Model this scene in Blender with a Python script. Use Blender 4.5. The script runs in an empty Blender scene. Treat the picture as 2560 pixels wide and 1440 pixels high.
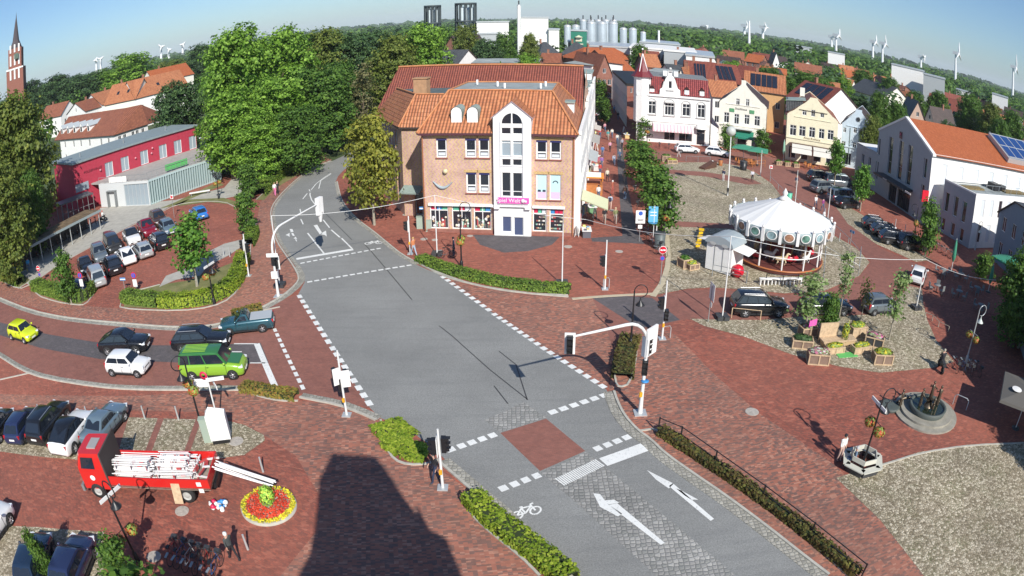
import bpy,bmesh,math,random
from mathutils import Vector,Matrix
R=random.Random(7)
PI=math.pi
rad=math.radians
# ------------------------------------------------------------------ camera (wide lens webcam on the tower)
CH=20.5
K1,K3,PITCH,ROLL=0.73753,0.07457,0.39668,-0.00791
scn=bpy.context.scene
cam=bpy.data.cameras.new("camera")
cam.type='PANO'
cam.panorama_type='FISHEYE_LENS_POLYNOMIAL'
cam.sensor_width=36.0
cam.sensor_height=20.25
cam.fisheye_fov=rad(180)
cam.fisheye_polynomial_k0=0.0
cam.fisheye_polynomial_k1=-K1/18.0
cam.fisheye_polynomial_k2=0.0
cam.fisheye_polynomial_k3=-K3/18.0**3
cam.fisheye_polynomial_k4=0.0
cam.clip_start=0.1
cam.clip_end=40000
camo=bpy.data.objects.new("camera",cam)
scn.collection.objects.link(camo)
_c,_s=math.cos(PITCH),math.sin(PITCH)
_f,_u=Vector((0,_c,-_s)),Vector((0,_s,_c))
_r=Vector((1,0,0))
_cr,_sr=math.cos(ROLL),math.sin(ROLL)
_X=_r*_cr+_u*_sr
_Y=-_r*_sr+_u*_cr
camo.matrix_world=Matrix(((_X.x,_Y.x,-_f.x,0),(_X.y,_Y.y,-_f.y,0),(_X.z,_Y.z,-_f.z,CH),(0,0,0,1)))
scn.camera=camo
# ------------------------------------------------------------------ sky, sun, exposure
SUN_EL,SUN_AZ=rad(36.0),rad(161.0)
w=bpy.data.worlds.new("World")
scn.world=w
w.use_nodes=True
nt=w.node_tree
sky=nt.nodes.new('ShaderNodeTexSky')
sky.sky_type='NISHITA'
sky.sun_disc=False
sky.sun_elevation=SUN_EL
sky.sun_rotation=SUN_AZ
sky.air_density=1.0
sky.dust_density=0.6
sky.ozone_density=2.2
hs=nt.nodes.new('ShaderNodeMix');hs.data_type='RGBA';hs.blend_type='MULTIPLY';hs.inputs[0].default_value=1.0;hs.inputs[7].default_value=(0.78,0.99,1.22,1)
nt.links.new(sky.outputs[0],hs.inputs[6]);nt.links.new(hs.outputs[2],nt.nodes['Background'].inputs[0])
nt.nodes['Background'].inputs[1].default_value=0.08
sl=bpy.data.lights.new("sun",'SUN')
sl.energy=4.6
sl.angle=rad(0.5)
sl.color=(1.0,0.955,0.88)
slo=bpy.data.objects.new("sun",sl)
scn.collection.objects.link(slo)
sdir=Vector((math.sin(SUN_AZ)*math.cos(SUN_EL),math.cos(SUN_AZ)*math.cos(SUN_EL),math.sin(SUN_EL)))
slo.rotation_euler=sdir.to_track_quat('Z','Y').to_euler()
slo.location=(0,-30,60)
scn.view_settings.view_transform='Standard'
scn.view_settings.look='None'
scn.view_settings.exposure=0.30
scn.view_settings.gamma=1.0
scn.cycles.max_bounces=5
scn.cycles.transparent_max_bounces=6
# ------------------------------------------------------------------ survey: rays from the photograph to the ground
def ray(x,y):
 dx,dy=(x-1280)/1280.0,(720-y)/1280.0
 r=math.hypot(dx,dy)+1e-12
 th=K1*r+K3*r**3
 s=math.sin(th)/r
 return(_X*(dx*s)+_Y*(dy*s)+_f*math.cos(th))
CAMP=Vector((0,0,CH))
def g(x,y,z=0.0):
 d=ray(x,y)
 t=(CH-z)/max(-d.z,1e-4)
 return Vector((d.x*t,d.y*t,z))
def at_dist(x,y,dist):
 """point on the ray at horizontal distance dist"""
 d=ray(x,y)
 t=dist/math.hypot(d.x,d.y)
 return CAMP+d*t
def hgt(b,yt,xt=None):
 """height above ground of something standing at ground point b (Vector) whose top shows at row yt"""
 lo,hi=0.0,60.0
 for _ in range(40):
  m=(lo+hi)/2
  if proj(Vector((b.x,b.y,m)))[1]>yt:lo=m
  else:hi=m
 return lo
def proj(P):
 d=P-CAMP
 v=Vector((d.dot(_X),d.dot(_Y),d.dot(_f)))
 n=math.hypot(v.x,v.y)+1e-12
 th=math.atan2(n,v.z)
 r=th/K1
 for _ in range(12):r-=(K1*r+K3*r**3-th)/(K1+3*K3*r*r)
 return 1280+1280*r*v.x/n,720-1280*r*v.y/n
 # ------------------------------------------------------------------ mesh helpers
class MB:
 def __init__(s):s.v=[];s.f=[];s.m=[];s.sm=[]
 def add(s,vs,fs,mi=0,smooth=False):
  o=len(s.v);s.v.extend([tuple(p)for p in vs])
  for f in fs:s.f.append([i+o for i in f]);s.m.append(mi);s.sm.append(smooth)
  return s
 def box(s,c,d,rz=0,mi=0,tilt=None):
  hx,hy,hz=d[0]/2,d[1]/2,d[2]/2
  cr,sr=math.cos(rz),math.sin(rz)
  vs=[]
  for z in(-hz,hz):
   for x,y in((-hx,-hy),(hx,-hy),(hx,hy),(-hx,hy)):
    p=Vector((x,y,z))
    if tilt is not None:p=tilt@p
    vs.append((c[0]+p.x*cr-p.y*sr,c[1]+p.x*sr+p.y*cr,c[2]+p.z))
  return s.add(vs,[(3,2,1,0),(4,5,6,7),(0,1,5,4),(1,2,6,5),(2,3,7,6),(3,0,4,7)],mi)
 def prism(s,poly,z0,z1,mi=0,mtop=None):
  n=len(poly);a=sum(poly[i][0]*poly[(i+1)%n][1]-poly[(i+1)%n][0]*poly[i][1]for i in range(n))
  if a<0:poly=list(poly)[::-1]
  f0=(lambda p:z0)if not callable(z0)else z0
  f1=(lambda p:z1)if not callable(z1)else z1
  s.add([(p[0],p[1],f0(p))for p in poly]+[(p[0],p[1],f1(p))for p in poly],[tuple(range(n))[::-1]]+[(i,(i+1)%n,n+(i+1)%n,n+i)for i in range(n)],mi)
  s.add([(p[0],p[1],f1(p))for p in poly],[tuple(range(n))],mi if mtop is None else mtop)
  return s
 def sheet(s,poly,z,mi=0):
  n=len(poly);a=sum(poly[i][0]*poly[(i+1)%n][1]-poly[(i+1)%n][0]*poly[i][1]for i in range(n))
  if a<0:poly=list(poly)[::-1]
  return s.add([(p[0],p[1],z)for p in poly],[tuple(range(n))],mi)
 def tube(s,pts,r,n=8,mi=0,cap=True,smooth=True):
  pts=[Vector(p)for p in pts];rs=r if isinstance(r,(list,tuple))else[r]*len(pts)
  vs=[];up=None
  for i,p in enumerate(pts):
   t=(pts[min(i+1,len(pts)-1)]-pts[max(i-1,0)]).normalized()
   if up is None:
    up=Vector((0,0,1))if abs(t.z)<0.9 else Vector((1,0,0))
   a=t.cross(up)
   if a.length<1e-5:a=t.cross(Vector((0,1,0)))
   a.normalize();b=t.cross(a).normalized();up=-b if False else up
   for k in range(n):
    q=2*PI*k/n
    vs.append(p+(a*math.cos(q)+b*math.sin(q))*rs[i])
  fs=[]
  for i in range(len(pts)-1):
   for k in range(n):
    fs.append((i*n+k,i*n+(k+1)%n,(i+1)*n+(k+1)%n,(i+1)*n+k))
  s.add(vs,fs,mi,smooth)
  if cap:s.add(vs[:n],[tuple(range(n))[::-1]],mi);s.add(vs[-n:],[tuple(range(n))],mi)
  return s
 def lathe(s,prof,c=(0,0,0),n=16,mi=0,smooth=True,a0=0,a1=2*PI):
  vs=[];full=abs(a1-a0-2*PI)<1e-6;m=n if full else n+1
  for k in range(m):
   a=a0+(a1-a0)*k/n
   for r,z in prof:vs.append((c[0]+r*math.cos(a),c[1]+r*math.sin(a),c[2]+z))
  L=len(prof);fs=[]
  for k in range(n):
   for i in range(L-1):
    k2=(k+1)%m
    fs.append((k*L+i,k2*L+i,k2*L+i+1,k*L+i+1))
  return s.add(vs,fs,mi,smooth)
 def ball(s,c,r,n=8,mi=0,sz=1.0):
  L=n;return s.lathe([(r*math.sin(PI*i/L),-r*sz*math.cos(PI*i/L))for i in range(L+1)],c,n*2 if n<8 else n+4,mi)
 def quad(s,a,b,c,d,mi=0):return s.add([a,b,c,d],[(0,1,2,3)],mi)
 def merge(s,o,M=None,mi=None):
  vs=o.v if M is None else[tuple(M@Vector(p))for p in o.v]
  k=len(s.v);s.v.extend(vs)
  for f,m,q in zip(o.f,o.m,o.sm):s.f.append([i+k for i in f]);s.m.append(m if mi is None else mi);s.sm.append(q)
  return s
 def data(s,name,mats):
  me=bpy.data.meshes.new(name);me.from_pydata(s.v,[],s.f)
  for m in(mats if isinstance(mats,(list,tuple))else[mats]):me.materials.append(m)
  me.polygons.foreach_set('material_index',s.m);me.polygons.foreach_set('use_smooth',s.sm);me.update()
  return me
 def obj(s,name,mats,parent=None,loc=None,rz=0):
  o=bpy.data.objects.new(name,s.data(name,mats));scn.collection.objects.link(o)
  if parent is not None:o.parent=parent
  if loc is not None:o.location=loc
  if rz:o.rotation_euler=(0,0,rz)
  return o
def tag(o,label=None,cat=None,group=None,kind=None):
 if label:o['label']=label
 if cat:o['category']=cat
 if group:o['group']=group
 if kind:o['kind']=kind
 return o
def thing(name,label,cat,loc=(0,0,0),rz=0,group=None):
 o=bpy.data.objects.new(name,None);scn.collection.objects.link(o)
 o.location=loc;o.rotation_euler=(0,0,rz);o.empty_display_size=0.3
 return tag(o,label,cat,group)
KIDS={}
def clone(root,loc,rz=0,label=None,group=None,scale=None,swap=None):
 """copy a thing with its parts and sub-parts; swap maps material name -> material for the copy"""
 def cp(o,par):
  c=o.copy();scn.collection.objects.link(c);c.parent=par
  if swap and o.data is not None and any(m and m.name in swap for m in o.data.materials):
   key=(o.data.name,tuple(sorted((k,v.name)for k,v in swap.items())))
   if key not in KIDS:
    d=o.data.copy()
    for i,m in enumerate(d.materials):
     if m and m.name in swap:d.materials[i]=swap[m.name]
    KIDS[key]=d
   c.data=KIDS[key]
  for ch in[x for x in scn.collection.objects if x.parent==o]:cp(ch,c)
  return c
 c=cp(root,None);c.location=loc;c.rotation_euler=(0,0,rz)
 if scale:c.scale=(scale,)*3 if not isinstance(scale,(tuple,list))else scale
 if label:c['label']=label
 if group:c['group']=group
 return c
 # ------------------------------------------------------------------ materials
MAT={}
def nodes(name):
 m=bpy.data.materials.new(name);m.use_nodes=True
 t=m.node_tree;b=t.nodes['Principled BSDF'];return m,t,b
def L(t,a,b):t.links.new(a,b)
def coords(t,scale=1.0,rot=0.0,kind='Object'):
 c=t.nodes.new('ShaderNodeTexCoord');mp=t.nodes.new('ShaderNodeMapping')
 mp.inputs['Scale'].default_value=(scale,)*3 if not isinstance(scale,tuple)else scale
 mp.inputs['Rotation'].default_value=(0,0,rot)if not isinstance(rot,tuple)else rot
 L(t,c.outputs[kind],mp.inputs[0]);return mp.outputs[0]
def noise(t,v,sc,det=3,rough=0.55):
 n=t.nodes.new('ShaderNodeTexNoise');n.inputs['Scale'].default_value=sc;n.inputs['Detail'].default_value=det
 n.inputs['Roughness'].default_value=rough;L(t,v,n.inputs['Vector']);return n.outputs['Fac']
def ramp(t,f,stops,interp='LINEAR'):
 r=t.nodes.new('ShaderNodeValToRGB');r.color_ramp.interpolation=interp
 e=r.color_ramp.elements
 while len(e)<len(stops):e.new(0.5)
 for i,(p,c)in enumerate(stops):e[i].position=p;e[i].color=(*c[:3],1)
 L(t,f,r.inputs[0]);return r.outputs[0]
def mixc(t,f,a,b,mode='MIX'):
 n=t.nodes.new('ShaderNodeMix');n.data_type='RGBA';n.blend_type=mode
 for i,x in((0,f),(6,a),(7,b)):
  if hasattr(x,'links'):L(t,x,n.inputs[i])
  elif i==0:n.inputs[0].default_value=x
  else:n.inputs[i].default_value=(*x[:3],1)
 return n.outputs[2]
def bump(t,b,h,st=0.4,dist=0.02):
 n=t.nodes.new('ShaderNodeBump');n.inputs['Strength'].default_value=st;n.inputs['Distance'].default_value=dist
 L(t,h,n.inputs['Height']);L(t,n.outputs[0],b.inputs['Normal'])
def plain(name,c,rough=0.6,metal=0.0,var=0.0,vs=2.0,spec=0.5,emit=None):
 if name in MAT:return MAT[name]
 m,t,b=nodes(name)
 b.inputs['Roughness'].default_value=rough;b.inputs['Metallic'].default_value=metal
 b.inputs['Specular IOR Level'].default_value=spec
 if var>0:
  v=coords(t);f=noise(t,v,vs,4)
  lo=tuple(x*(1-var)for x in c);hi=tuple(min(1,x*(1+var))for x in c)
  L(t,ramp(t,f,[(0.3,lo),(0.7,hi)]),b.inputs['Base Color'])
 else:b.inputs['Base Color'].default_value=(*c,1)
 if emit:b.inputs['Emission Color'].default_value=(*emit[0],1);b.inputs['Emission Strength'].default_value=emit[1]
 MAT[name]=m;return m
def paver(name,base,dark,light,grout,scale=1.0,rot=0.0,bw=0.2,bh=0.1,patch=0.35,mixed=0.0):
 m,t,b=nodes(name);v=coords(t,scale,rot)
 br=t.nodes.new('ShaderNodeTexBrick');L(t,v,br.inputs['Vector'])
 br.inputs['Scale'].default_value=1.0;br.inputs['Brick Width'].default_value=bw;br.inputs['Row Height'].default_value=bh
 br.inputs['Mortar Size'].default_value=bh*0.07;br.inputs['Bias'].default_value=-0.1;br.offset=0.5
 br.inputs['Color1'].default_value=(*base,1);br.inputs['Color2'].default_value=(*dark,1);br.inputs['Mortar'].default_value=(*grout,1)
 f1=noise(t,coords(t,1.0),0.22,5,0.6)
 if mixed:
  fl=t.nodes.new('ShaderNodeTexWhiteNoise');fl.noise_dimensions='2D';sn=t.nodes.new('ShaderNodeVectorMath');sn.operation='SNAP';sn.inputs[1].default_value=(bw,bh,1);L(t,v,sn.inputs[0]);L(t,sn.outputs[0],fl.inputs[0])
  c=mixc(t,.8,br.outputs[0],ramp(t,fl.outputs[0],[(0,dark),(.32,dark),(.38,base),(.8,base),(.86,light),(1,light)],'CONSTANT'));bo=c
 else:bo=br.outputs[0]
 c=mixc(t,ramp(t,f1,[(0.42,(0,0,0)),(0.62,(1,1,1))]),bo,mixc(t,0.4,bo,dark))
 # single darker and lighter stones in the courses
 vo=t.nodes.new('ShaderNodeTexVoronoi');vo.inputs['Scale'].default_value=3.2;vo.distance='MANHATTAN'
 L(t,coords(t,(1.0,2.2,1.0),rot),vo.inputs['Vector'])
 sp=t.nodes.new('ShaderNodeSeparateColor');L(t,vo.outputs['Color'],sp.inputs[0])
 c=mixc(t,ramp(t,sp.outputs[0],[(0.0,(patch,)*3),(0.35,(0,0,0)),(1.0,(0,0,0))]),c,dark)
 c=mixc(t,ramp(t,sp.outputs[1],[(0.0,(0,0,0)),(0.75,(0,0,0)),(1.0,(patch*1.1,)*3)]),c,light)
 f2=noise(t,coords(t,1.0),0.06,3)
 c=mixc(t,ramp(t,f2,[(0.35,(0.0,)*3),(0.7,(0.35,)*3)]),c,light)
 f3=noise(t,coords(t,1.0),1.3,6,0.7)
 c=mixc(t,0.5,c,mixc(t,1.0,c,ramp(t,f3,[(0.3,(0.72,)*3),(0.7,(1.3,)*3)]),'MULTIPLY'))
 L(t,c,b.inputs['Base Color']);b.inputs['Roughness'].default_value=0.85;b.inputs['Specular IOR Level'].default_value=0.25
 bump(t,b,mixc(t,0.5,br.outputs[1],f3),0.35,0.02)
 MAT[name]=m;return m
def cobble(name,a,bcol,c3,grout,scale=7.0,grass=0.0,rnd=0.9):
 m,t,b=nodes(name);v=coords(t)
 vo=t.nodes.new('ShaderNodeTexVoronoi');vo.inputs['Scale'].default_value=scale;vo.inputs['Randomness'].default_value=rnd
 L(t,v,vo.inputs['Vector']);sp=t.nodes.new('ShaderNodeSeparateColor');L(t,vo.outputs['Color'],sp.inputs[0])
 c=ramp(t,sp.outputs[0],[(0.0,a),(0.5,bcol),(1.0,c3)])
 ed=t.nodes.new('ShaderNodeTexVoronoi');ed.feature='DISTANCE_TO_EDGE';ed.inputs['Scale'].default_value=scale;ed.inputs['Randomness'].default_value=rnd
 L(t,v,ed.inputs['Vector'])
 f=noise(t,v,0.5,4)
 gr=mixc(t,ramp(t,f,[(0.45,(0,0,0)),(0.62,(grass,)*3)]),grout,(0.10,0.13,0.035))
 c=mixc(t,ramp(t,ed.outputs['Distance'],[(0.0,(1,)*3),(0.09,(0,)*3)]),c,gr)
 f2=noise(t,v,0.16,4)
 c=mixc(t,1.0,c,ramp(t,f2,[(0.3,(0.78,)*3),(0.7,(1.15,)*3)]),'MULTIPLY')
 L(t,c,b.inputs['Base Color']);b.inputs['Roughness'].default_value=0.85
 bump(t,b,ramp(t,ed.outputs['Distance'],[(0.0,(0,)*3),(0.25,(1,)*3)]),0.6,0.03)
 MAT[name]=m;return m
def leafmat(name,c1,c2,c3,tr=0.38):
 m,t,b=nodes(name)
 ge=t.nodes.new('ShaderNodeNewGeometry')
 oi=t.nodes.new('ShaderNodeObjectInfo')
 K=lambda q:tuple(min(.8,v*1.6)for v in q);c=ramp(t,ge.outputs['Random Per Island'],[(0.0,K(c1)),(0.55,K(c2)),(1.0,K(c3))])
 f=noise(t,coords(t),0.5,3)
 c=mixc(t,1.0,c,ramp(t,f,[(0.3,(0.72,0.78,0.8)),(0.7,(1.25,1.18,1.0))]),'MULTIPLY')
 L(t,c,b.inputs['Base Color']);b.inputs['Roughness'].default_value=0.55;b.inputs['Specular IOR Level'].default_value=0.3
 if tr:
  tb=t.nodes.new('ShaderNodeBsdfTranslucent');L(t,c,tb.inputs[0]);mx=t.nodes.new('ShaderNodeMixShader')
  mx.inputs[0].default_value=tr;L(t,b.outputs[0],mx.inputs[1]);L(t,tb.outputs[0],mx.inputs[2])
  L(t,mx.outputs[0],t.nodes['Material Output'].inputs[0])
 MAT[name]=m;return m
def tiles(name,base,dark,light,su=0.28,sv=0.36,rust=0.3):
 """pantiles: UV based, u along the eave (m), v up the slope (m)"""
 m,t,b=nodes(name)
 uv=t.nodes.new('ShaderNodeTexCoord');sx=t.nodes.new('ShaderNodeSeparateXYZ');L(t,uv.outputs['UV'],sx.inputs[0])
 def saw(o,p):
  a=t.nodes.new('ShaderNodeMath');a.operation='DIVIDE';L(t,o,a.inputs[0]);a.inputs[1].default_value=p
  f=t.nodes.new('ShaderNodeMath');f.operation='FRACT';L(t,a.outputs[0],f.inputs[0]);return f.outputs[0],a.outputs[0]
 fu,au=saw(sx.outputs[0],su);fv,av=saw(sx.outputs[1],sv)
 prof=ramp(t,fu,[(0.0,(0.0,)*3),(0.12,(0.15,)*3),(0.5,(1,)*3),(0.85,(0.5,)*3),(1.0,(0,)*3)])
 edge=ramp(t,fv,[(0.0,(0,)*3),(0.12,(1,)*3),(1.0,(0.8,)*3)])
 wn=t.nodes.new('ShaderNodeTexWhiteNoise');wn.noise_dimensions='2D'
 fl=t.nodes.new('ShaderNodeVectorMath');fl.operation='FLOOR';cb=t.nodes.new('ShaderNodeCombineXYZ')
 L(t,au,cb.inputs[0]);L(t,av,cb.inputs[1]);L(t,cb.outputs[0],fl.inputs[0]);L(t,fl.outputs[0],wn.inputs[0])
 hm=lambda a,b_,k:tuple(x+(y-x)*k for x,y in zip(a,b_));c=ramp(t,wn.outputs[0],[(0.0,hm(base,dark,.55)),(0.5,base),(1.0,hm(base,light,.5))])
 f=noise(t,coords(t),0.45,5,0.65)
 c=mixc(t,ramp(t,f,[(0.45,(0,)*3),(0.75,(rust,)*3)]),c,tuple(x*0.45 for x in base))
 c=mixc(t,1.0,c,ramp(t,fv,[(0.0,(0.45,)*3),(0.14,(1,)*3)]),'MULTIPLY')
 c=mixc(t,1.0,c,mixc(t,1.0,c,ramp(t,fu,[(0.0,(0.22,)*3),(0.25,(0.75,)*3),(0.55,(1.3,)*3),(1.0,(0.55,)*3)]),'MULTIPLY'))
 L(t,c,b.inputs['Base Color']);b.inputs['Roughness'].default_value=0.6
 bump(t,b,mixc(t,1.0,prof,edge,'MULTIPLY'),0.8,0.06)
 MAT[name]=m;return m
def wallmat(name,c,var=0.08,rough=0.8,scale=1.5,streak=0.15):
 m,t,b=nodes(name)
 v=coords(t);f=noise(t,v,scale,5,0.6)
 col=ramp(t,f,[(0.3,tuple(x*(1-var)for x in c)),(0.7,tuple(min(1,x*(1+var*0.5))for x in c))])
 v2=coords(t,(1.2,1.2,0.12));f2=noise(t,v2,1.6,4)
 col=mixc(t,ramp(t,f2,[(0.5,(0,)*3),(0.8,(streak,)*3)]),col,tuple(x*0.6 for x in c))
 L(t,col,b.inputs['Base Color']);b.inputs['Roughness'].default_value=rough
 MAT[name]=m;return m
def brickwall(name,c1,c2,mort,scale=1.0,zig=None):
 """UV based brick wall: u along wall, v up (m)"""
 m,t,b=nodes(name)
 uv=t.nodes.new('ShaderNodeTexCoord')
 br=t.nodes.new('ShaderNodeTexBrick');L(t,uv.outputs['UV'],br.inputs['Vector'])
 br.inputs['Scale'].default_value=scale;br.inputs['Brick Width'].default_value=0.24;br.inputs['Row Height'].default_value=0.077
 br.inputs['Mortar Size'].default_value=0.008;br.inputs['Color1'].default_value=(*c1,1);br.inputs['Color2'].default_value=(*c2,1)
 br.inputs['Mortar'].default_value=(*mort,1)
 c=br.outputs[0]
 if zig:
  sx=t.nodes.new('ShaderNodeSeparateXYZ');L(t,uv.outputs['UV'],sx.inputs[0])
  pp=t.nodes.new('ShaderNodeMath');pp.operation='PINGPONG';L(t,sx.outputs[1],pp.inputs[0]);pp.inputs[1].default_value=0.24
  ad=t.nodes.new('ShaderNodeMath');ad.operation='ADD';L(t,pp.outputs[0],ad.inputs[0]);L(t,sx.outputs[0],ad.inputs[1])
  mo=t.nodes.new('ShaderNodeMath');mo.operation='PINGPONG';L(t,ad.outputs[0],mo.inputs[0]);mo.inputs[1].default_value=0.18
  f=noise(t,uv.outputs['UV'],0.6,3)
  k=ramp(t,mo.outputs[0],[(0.08,(0,)*3),(0.11,(1,)*3)])
  k=mixc(t,1.0,k,ramp(t,f,[(0.3,(0.35,)*3),(0.65,(0.95,)*3)]),'MULTIPLY')
  c=mixc(t,k,c,zig)
 f=noise(t,coords(t),0.8,4)
 c=mixc(t,1.0,c,ramp(t,f,[(0.3,(0.82,)*3),(0.7,(1.12,)*3)]),'MULTIPLY')
 L(t,c,b.inputs['Base Color']);b.inputs['Roughness'].default_value=0.85
 bump(t,b,br.outputs[1],0.2,0.01)
 MAT[name]=m;return m
brick_red=paver('red_pavers',(0.39,0.108,0.07),(0.17,0.07,0.055),(0.51,0.19,0.125),(0.15,0.085,0.07),rot=0.5,patch=0.5)
brick_road=paver('red_road_pavers',(0.30,0.12,0.09),(0.21,0.093,0.075),(0.38,0.17,0.13),(0.15,0.085,0.07),rot=0.2,patch=0.2)
brick_mixed=paver('mixed_pavers',(0.38,0.14,0.092),(0.15,0.095,0.082),(0.51,0.25,0.17),(0.19,0.12,0.10),rot=-0.15,patch=0.25,mixed=1)
brick_dark=paver('dark_pavers',(0.125,0.112,0.115),(0.085,0.08,0.086),(0.19,0.16,0.16),(0.08,0.075,0.075),rot=0.6)
cob_gray=cobble('granite_cobbles',(0.21,0.168,0.105),(0.39,0.325,0.225),(0.64,0.56,0.42),(0.12,0.10,0.06),6.6,0.8)
cob_road=cobble('granite_setts',(0.25,0.25,0.23),(0.31,0.30,0.28),(0.40,0.39,0.36),(0.13,0.13,0.12),4.2,0.0,0.35)
cob_kerb=cobble('kerb_granite',(0.27,0.26,0.22),(0.36,0.34,0.29),(0.43,0.41,0.35),(0.16,0.15,0.12),4.5,0.0,0.4)
def asphalt():
 m,t,b=nodes('asphalt');v=coords(t)
 f=noise(t,v,14.0,6,0.85);f2=noise(t,v,0.12,5,0.6)
 c=ramp(t,f,[(0.33,(0.15,0.15,0.142)),(0.67,(0.345,0.345,0.325))])
 c=mixc(t,1.0,c,ramp(t,f2,[(0.3,(0.82,)*3),(0.7,(1.12,)*3)]),'MULTIPLY')
 v3=coords(t,(0.18,2.2,1),rad(-63));f3=noise(t,v3,1.0,3)
 c=mixc(t,ramp(t,f3,[(0.5,(0,)*3),(0.75,(0.22,)*3)]),c,(0.11,0.115,0.12))
 L(t,c,b.inputs['Base Color']);b.inputs['Roughness'].default_value=0.85;bump(t,b,f,0.3,0.01)
 MAT['asphalt']=m;return m
asph=asphalt()
def worn_paint():
 m,t,b=nodes('white_paint');v=coords(t);f=noise(t,v,7.0,7,.8);f2=noise(t,v,.5,3)
 c=mixc(t,ramp(t,f,[(0.56,(0,)*3),(0.64,(.75,)*3)]),mixc(t,ramp(t,f2,[(.4,(0,)*3),(.7,(.35,)*3)]),(.80,.80,.76),(.55,.56,.54)),(.24,.25,.25))
 L(t,c,b.inputs['Base Color']);b.inputs['Roughness'].default_value=.7;MAT['white_paint']=m;return m
white_paint=worn_paint()
concrete=plain('pale_concrete',(0.42,0.40,0.35),0.85,var=0.15,vs=1.2)
kerbstone=plain('kerbstone',(0.45,0.43,0.37),0.85,var=0.15,vs=3)
def grassmat(name,a,b_,c_):
 m,t,b=nodes(name);v=coords(t);f=noise(t,v,9.0,6,0.8);f2=noise(t,v,0.7,4)
 c=mixc(t,ramp(t,f2,[(0.4,(0,)*3),(0.65,(1,)*3)]),ramp(t,f,[(0.35,a),(0.65,b_)]),ramp(t,f,[(0.35,b_),(0.65,c_)]))
 L(t,c,b.inputs['Base Color']);b.inputs['Roughness'].default_value=0.9;bump(t,b,f,0.8,0.05);MAT[name]=m;return m
lawn=grassmat('dry_lawn',(0.10,0.12,0.03),(0.20,0.20,0.07),(0.28,0.24,0.11))
land=None
def landmat():
 m,t,b=nodes('far_land');v=coords(t);f=noise(t,v,0.004,5,0.6);f2=noise(t,v,0.05,5,0.7)
 c=mixc(t,ramp(t,f2,[(0.35,(0,)*3),(0.65,(1,)*3)]),(0.035,0.06,0.018),(0.07,0.10,0.03))
 c=mixc(t,ramp(t,f,[(0.5,(0,)*3),(0.56,(1,)*3)]),c,(0.12,0.16,0.05))
 L(t,c,b.inputs['Base Color']);b.inputs['Roughness'].default_value=0.95;MAT['far_land']=m;return m
land=landmat()
dark_glass=plain('dark_glass',(0.02,0.025,0.035),0.08,spec=0.9)
pane_sky=plain('pale_glass',(0.30,0.36,0.40),0.12,spec=0.8)
blind=plain('white_blind',(0.62,0.66,0.70),0.4)
pvc=plain('white_frame',(0.80,0.80,0.78),0.35)
wht=wallmat('white_render',(0.78,0.765,0.73))
black=plain('black_metal',(0.018,0.018,0.02),0.4)
dgrey=plain('dark_grey',(0.05,0.052,0.055),0.5)
mgrey=plain('mid_grey',(0.20,0.21,0.21),0.5)
lgrey=plain('light_grey_metal',(0.52,0.54,0.54),0.35,0.3)
polew=plain('pole_white',(0.72,0.72,0.70),0.35)
galv=plain('galvanised',(0.42,0.44,0.44),0.4,0.5)
bark=plain('bark',(0.11,0.085,0.06),0.9,var=0.3,vs=8)
bark_pale=plain('pale_bark',(0.30,0.27,0.21),0.9,var=0.25,vs=8)
woodp=plain('pale_wood',(0.52,0.38,0.24),0.7,var=0.2,vs=5)
woodo=plain('orange_wood',(0.45,0.17,0.05),0.6,var=0.2,vs=5)
# ================================================================== GROUND
def P2(*px,z=0.0):return[g(x,y,z)for x,y in px]
def S(name,mb,mat,kind='structure',label=None):
 o=mb.obj(name,mat);tag(o,label,None,None,kind);return o
mb=MB()
ringr=[0,60,150,400,1000,2500,6000,14000,30000]
vs=[(0,0,0)];fs=[]
N=48
for r in ringr[1:]:
 for k in range(N):vs.append((r*math.cos(2*PI*k/N),r*math.sin(2*PI*k/N),0))
for k in range(N):fs.append((0,1+k,1+(k+1)%N))
for i in range(len(ringr)-2):
 for k in range(N):fs.append((1+i*N+k,1+(i+1)*N+k,1+(i+1)*N+(k+1)%N,1+i*N+(k+1)%N))
mb.add(vs,fs);S('ground',mb,land)
S('town_paving',MB().sheet([(-75,-30),(80,-30),(95,60),(80,130),(45,190),(-8,190),(-20,95),(-75,95)],0.004),brick_red)
ZM_=0.008
S('mottled_footway',MB().sheet(P2((1520,985),(1534,905),(1560,830),(1640,815),(1690,838),(1790,940),(1900,1035),(2090,1165),(2185,1262),(2330,1441),(2040,1441),(1900,1325),(1720,1195),(1612,1105),(1545,1045)),ZM_),brick_mixed)
S('mottled_footway',MB().sheet(P2((590,975),(750,1003),(850,1010),(955,1050),(985,1150),(1080,1160),(1170,1225),(1200,1310),(1350,1441),(700,1441),(790,1330),(800,1240),(740,1140),(640,1075),(540,1030),(300,1025),(0,1010),(0,985),(330,990)),ZM_),brick_mixed)
S('mottled_footway',MB().sheet(P2((0,745),(200,800),(480,820),(610,795),(755,705),(720,636),(684,540),(705,492),(770,432),(830,400),(810,392),(740,425),(650,505),(635,600),(612,705),(530,772),(440,780),(210,765),(80,730),(0,700)),ZM_),brick_mixed)
S('mottled_footway',MB().sheet(P2((1320,740),(1480,745),(1510,800),(1540,900),(1515,970),(1353,865),(1235,782),(1105,690),(1180,716)),0.0145),brick_mixed)
Z1,Z2,Z3,Z4=0.012,0.016,0.020,0.024
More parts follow.
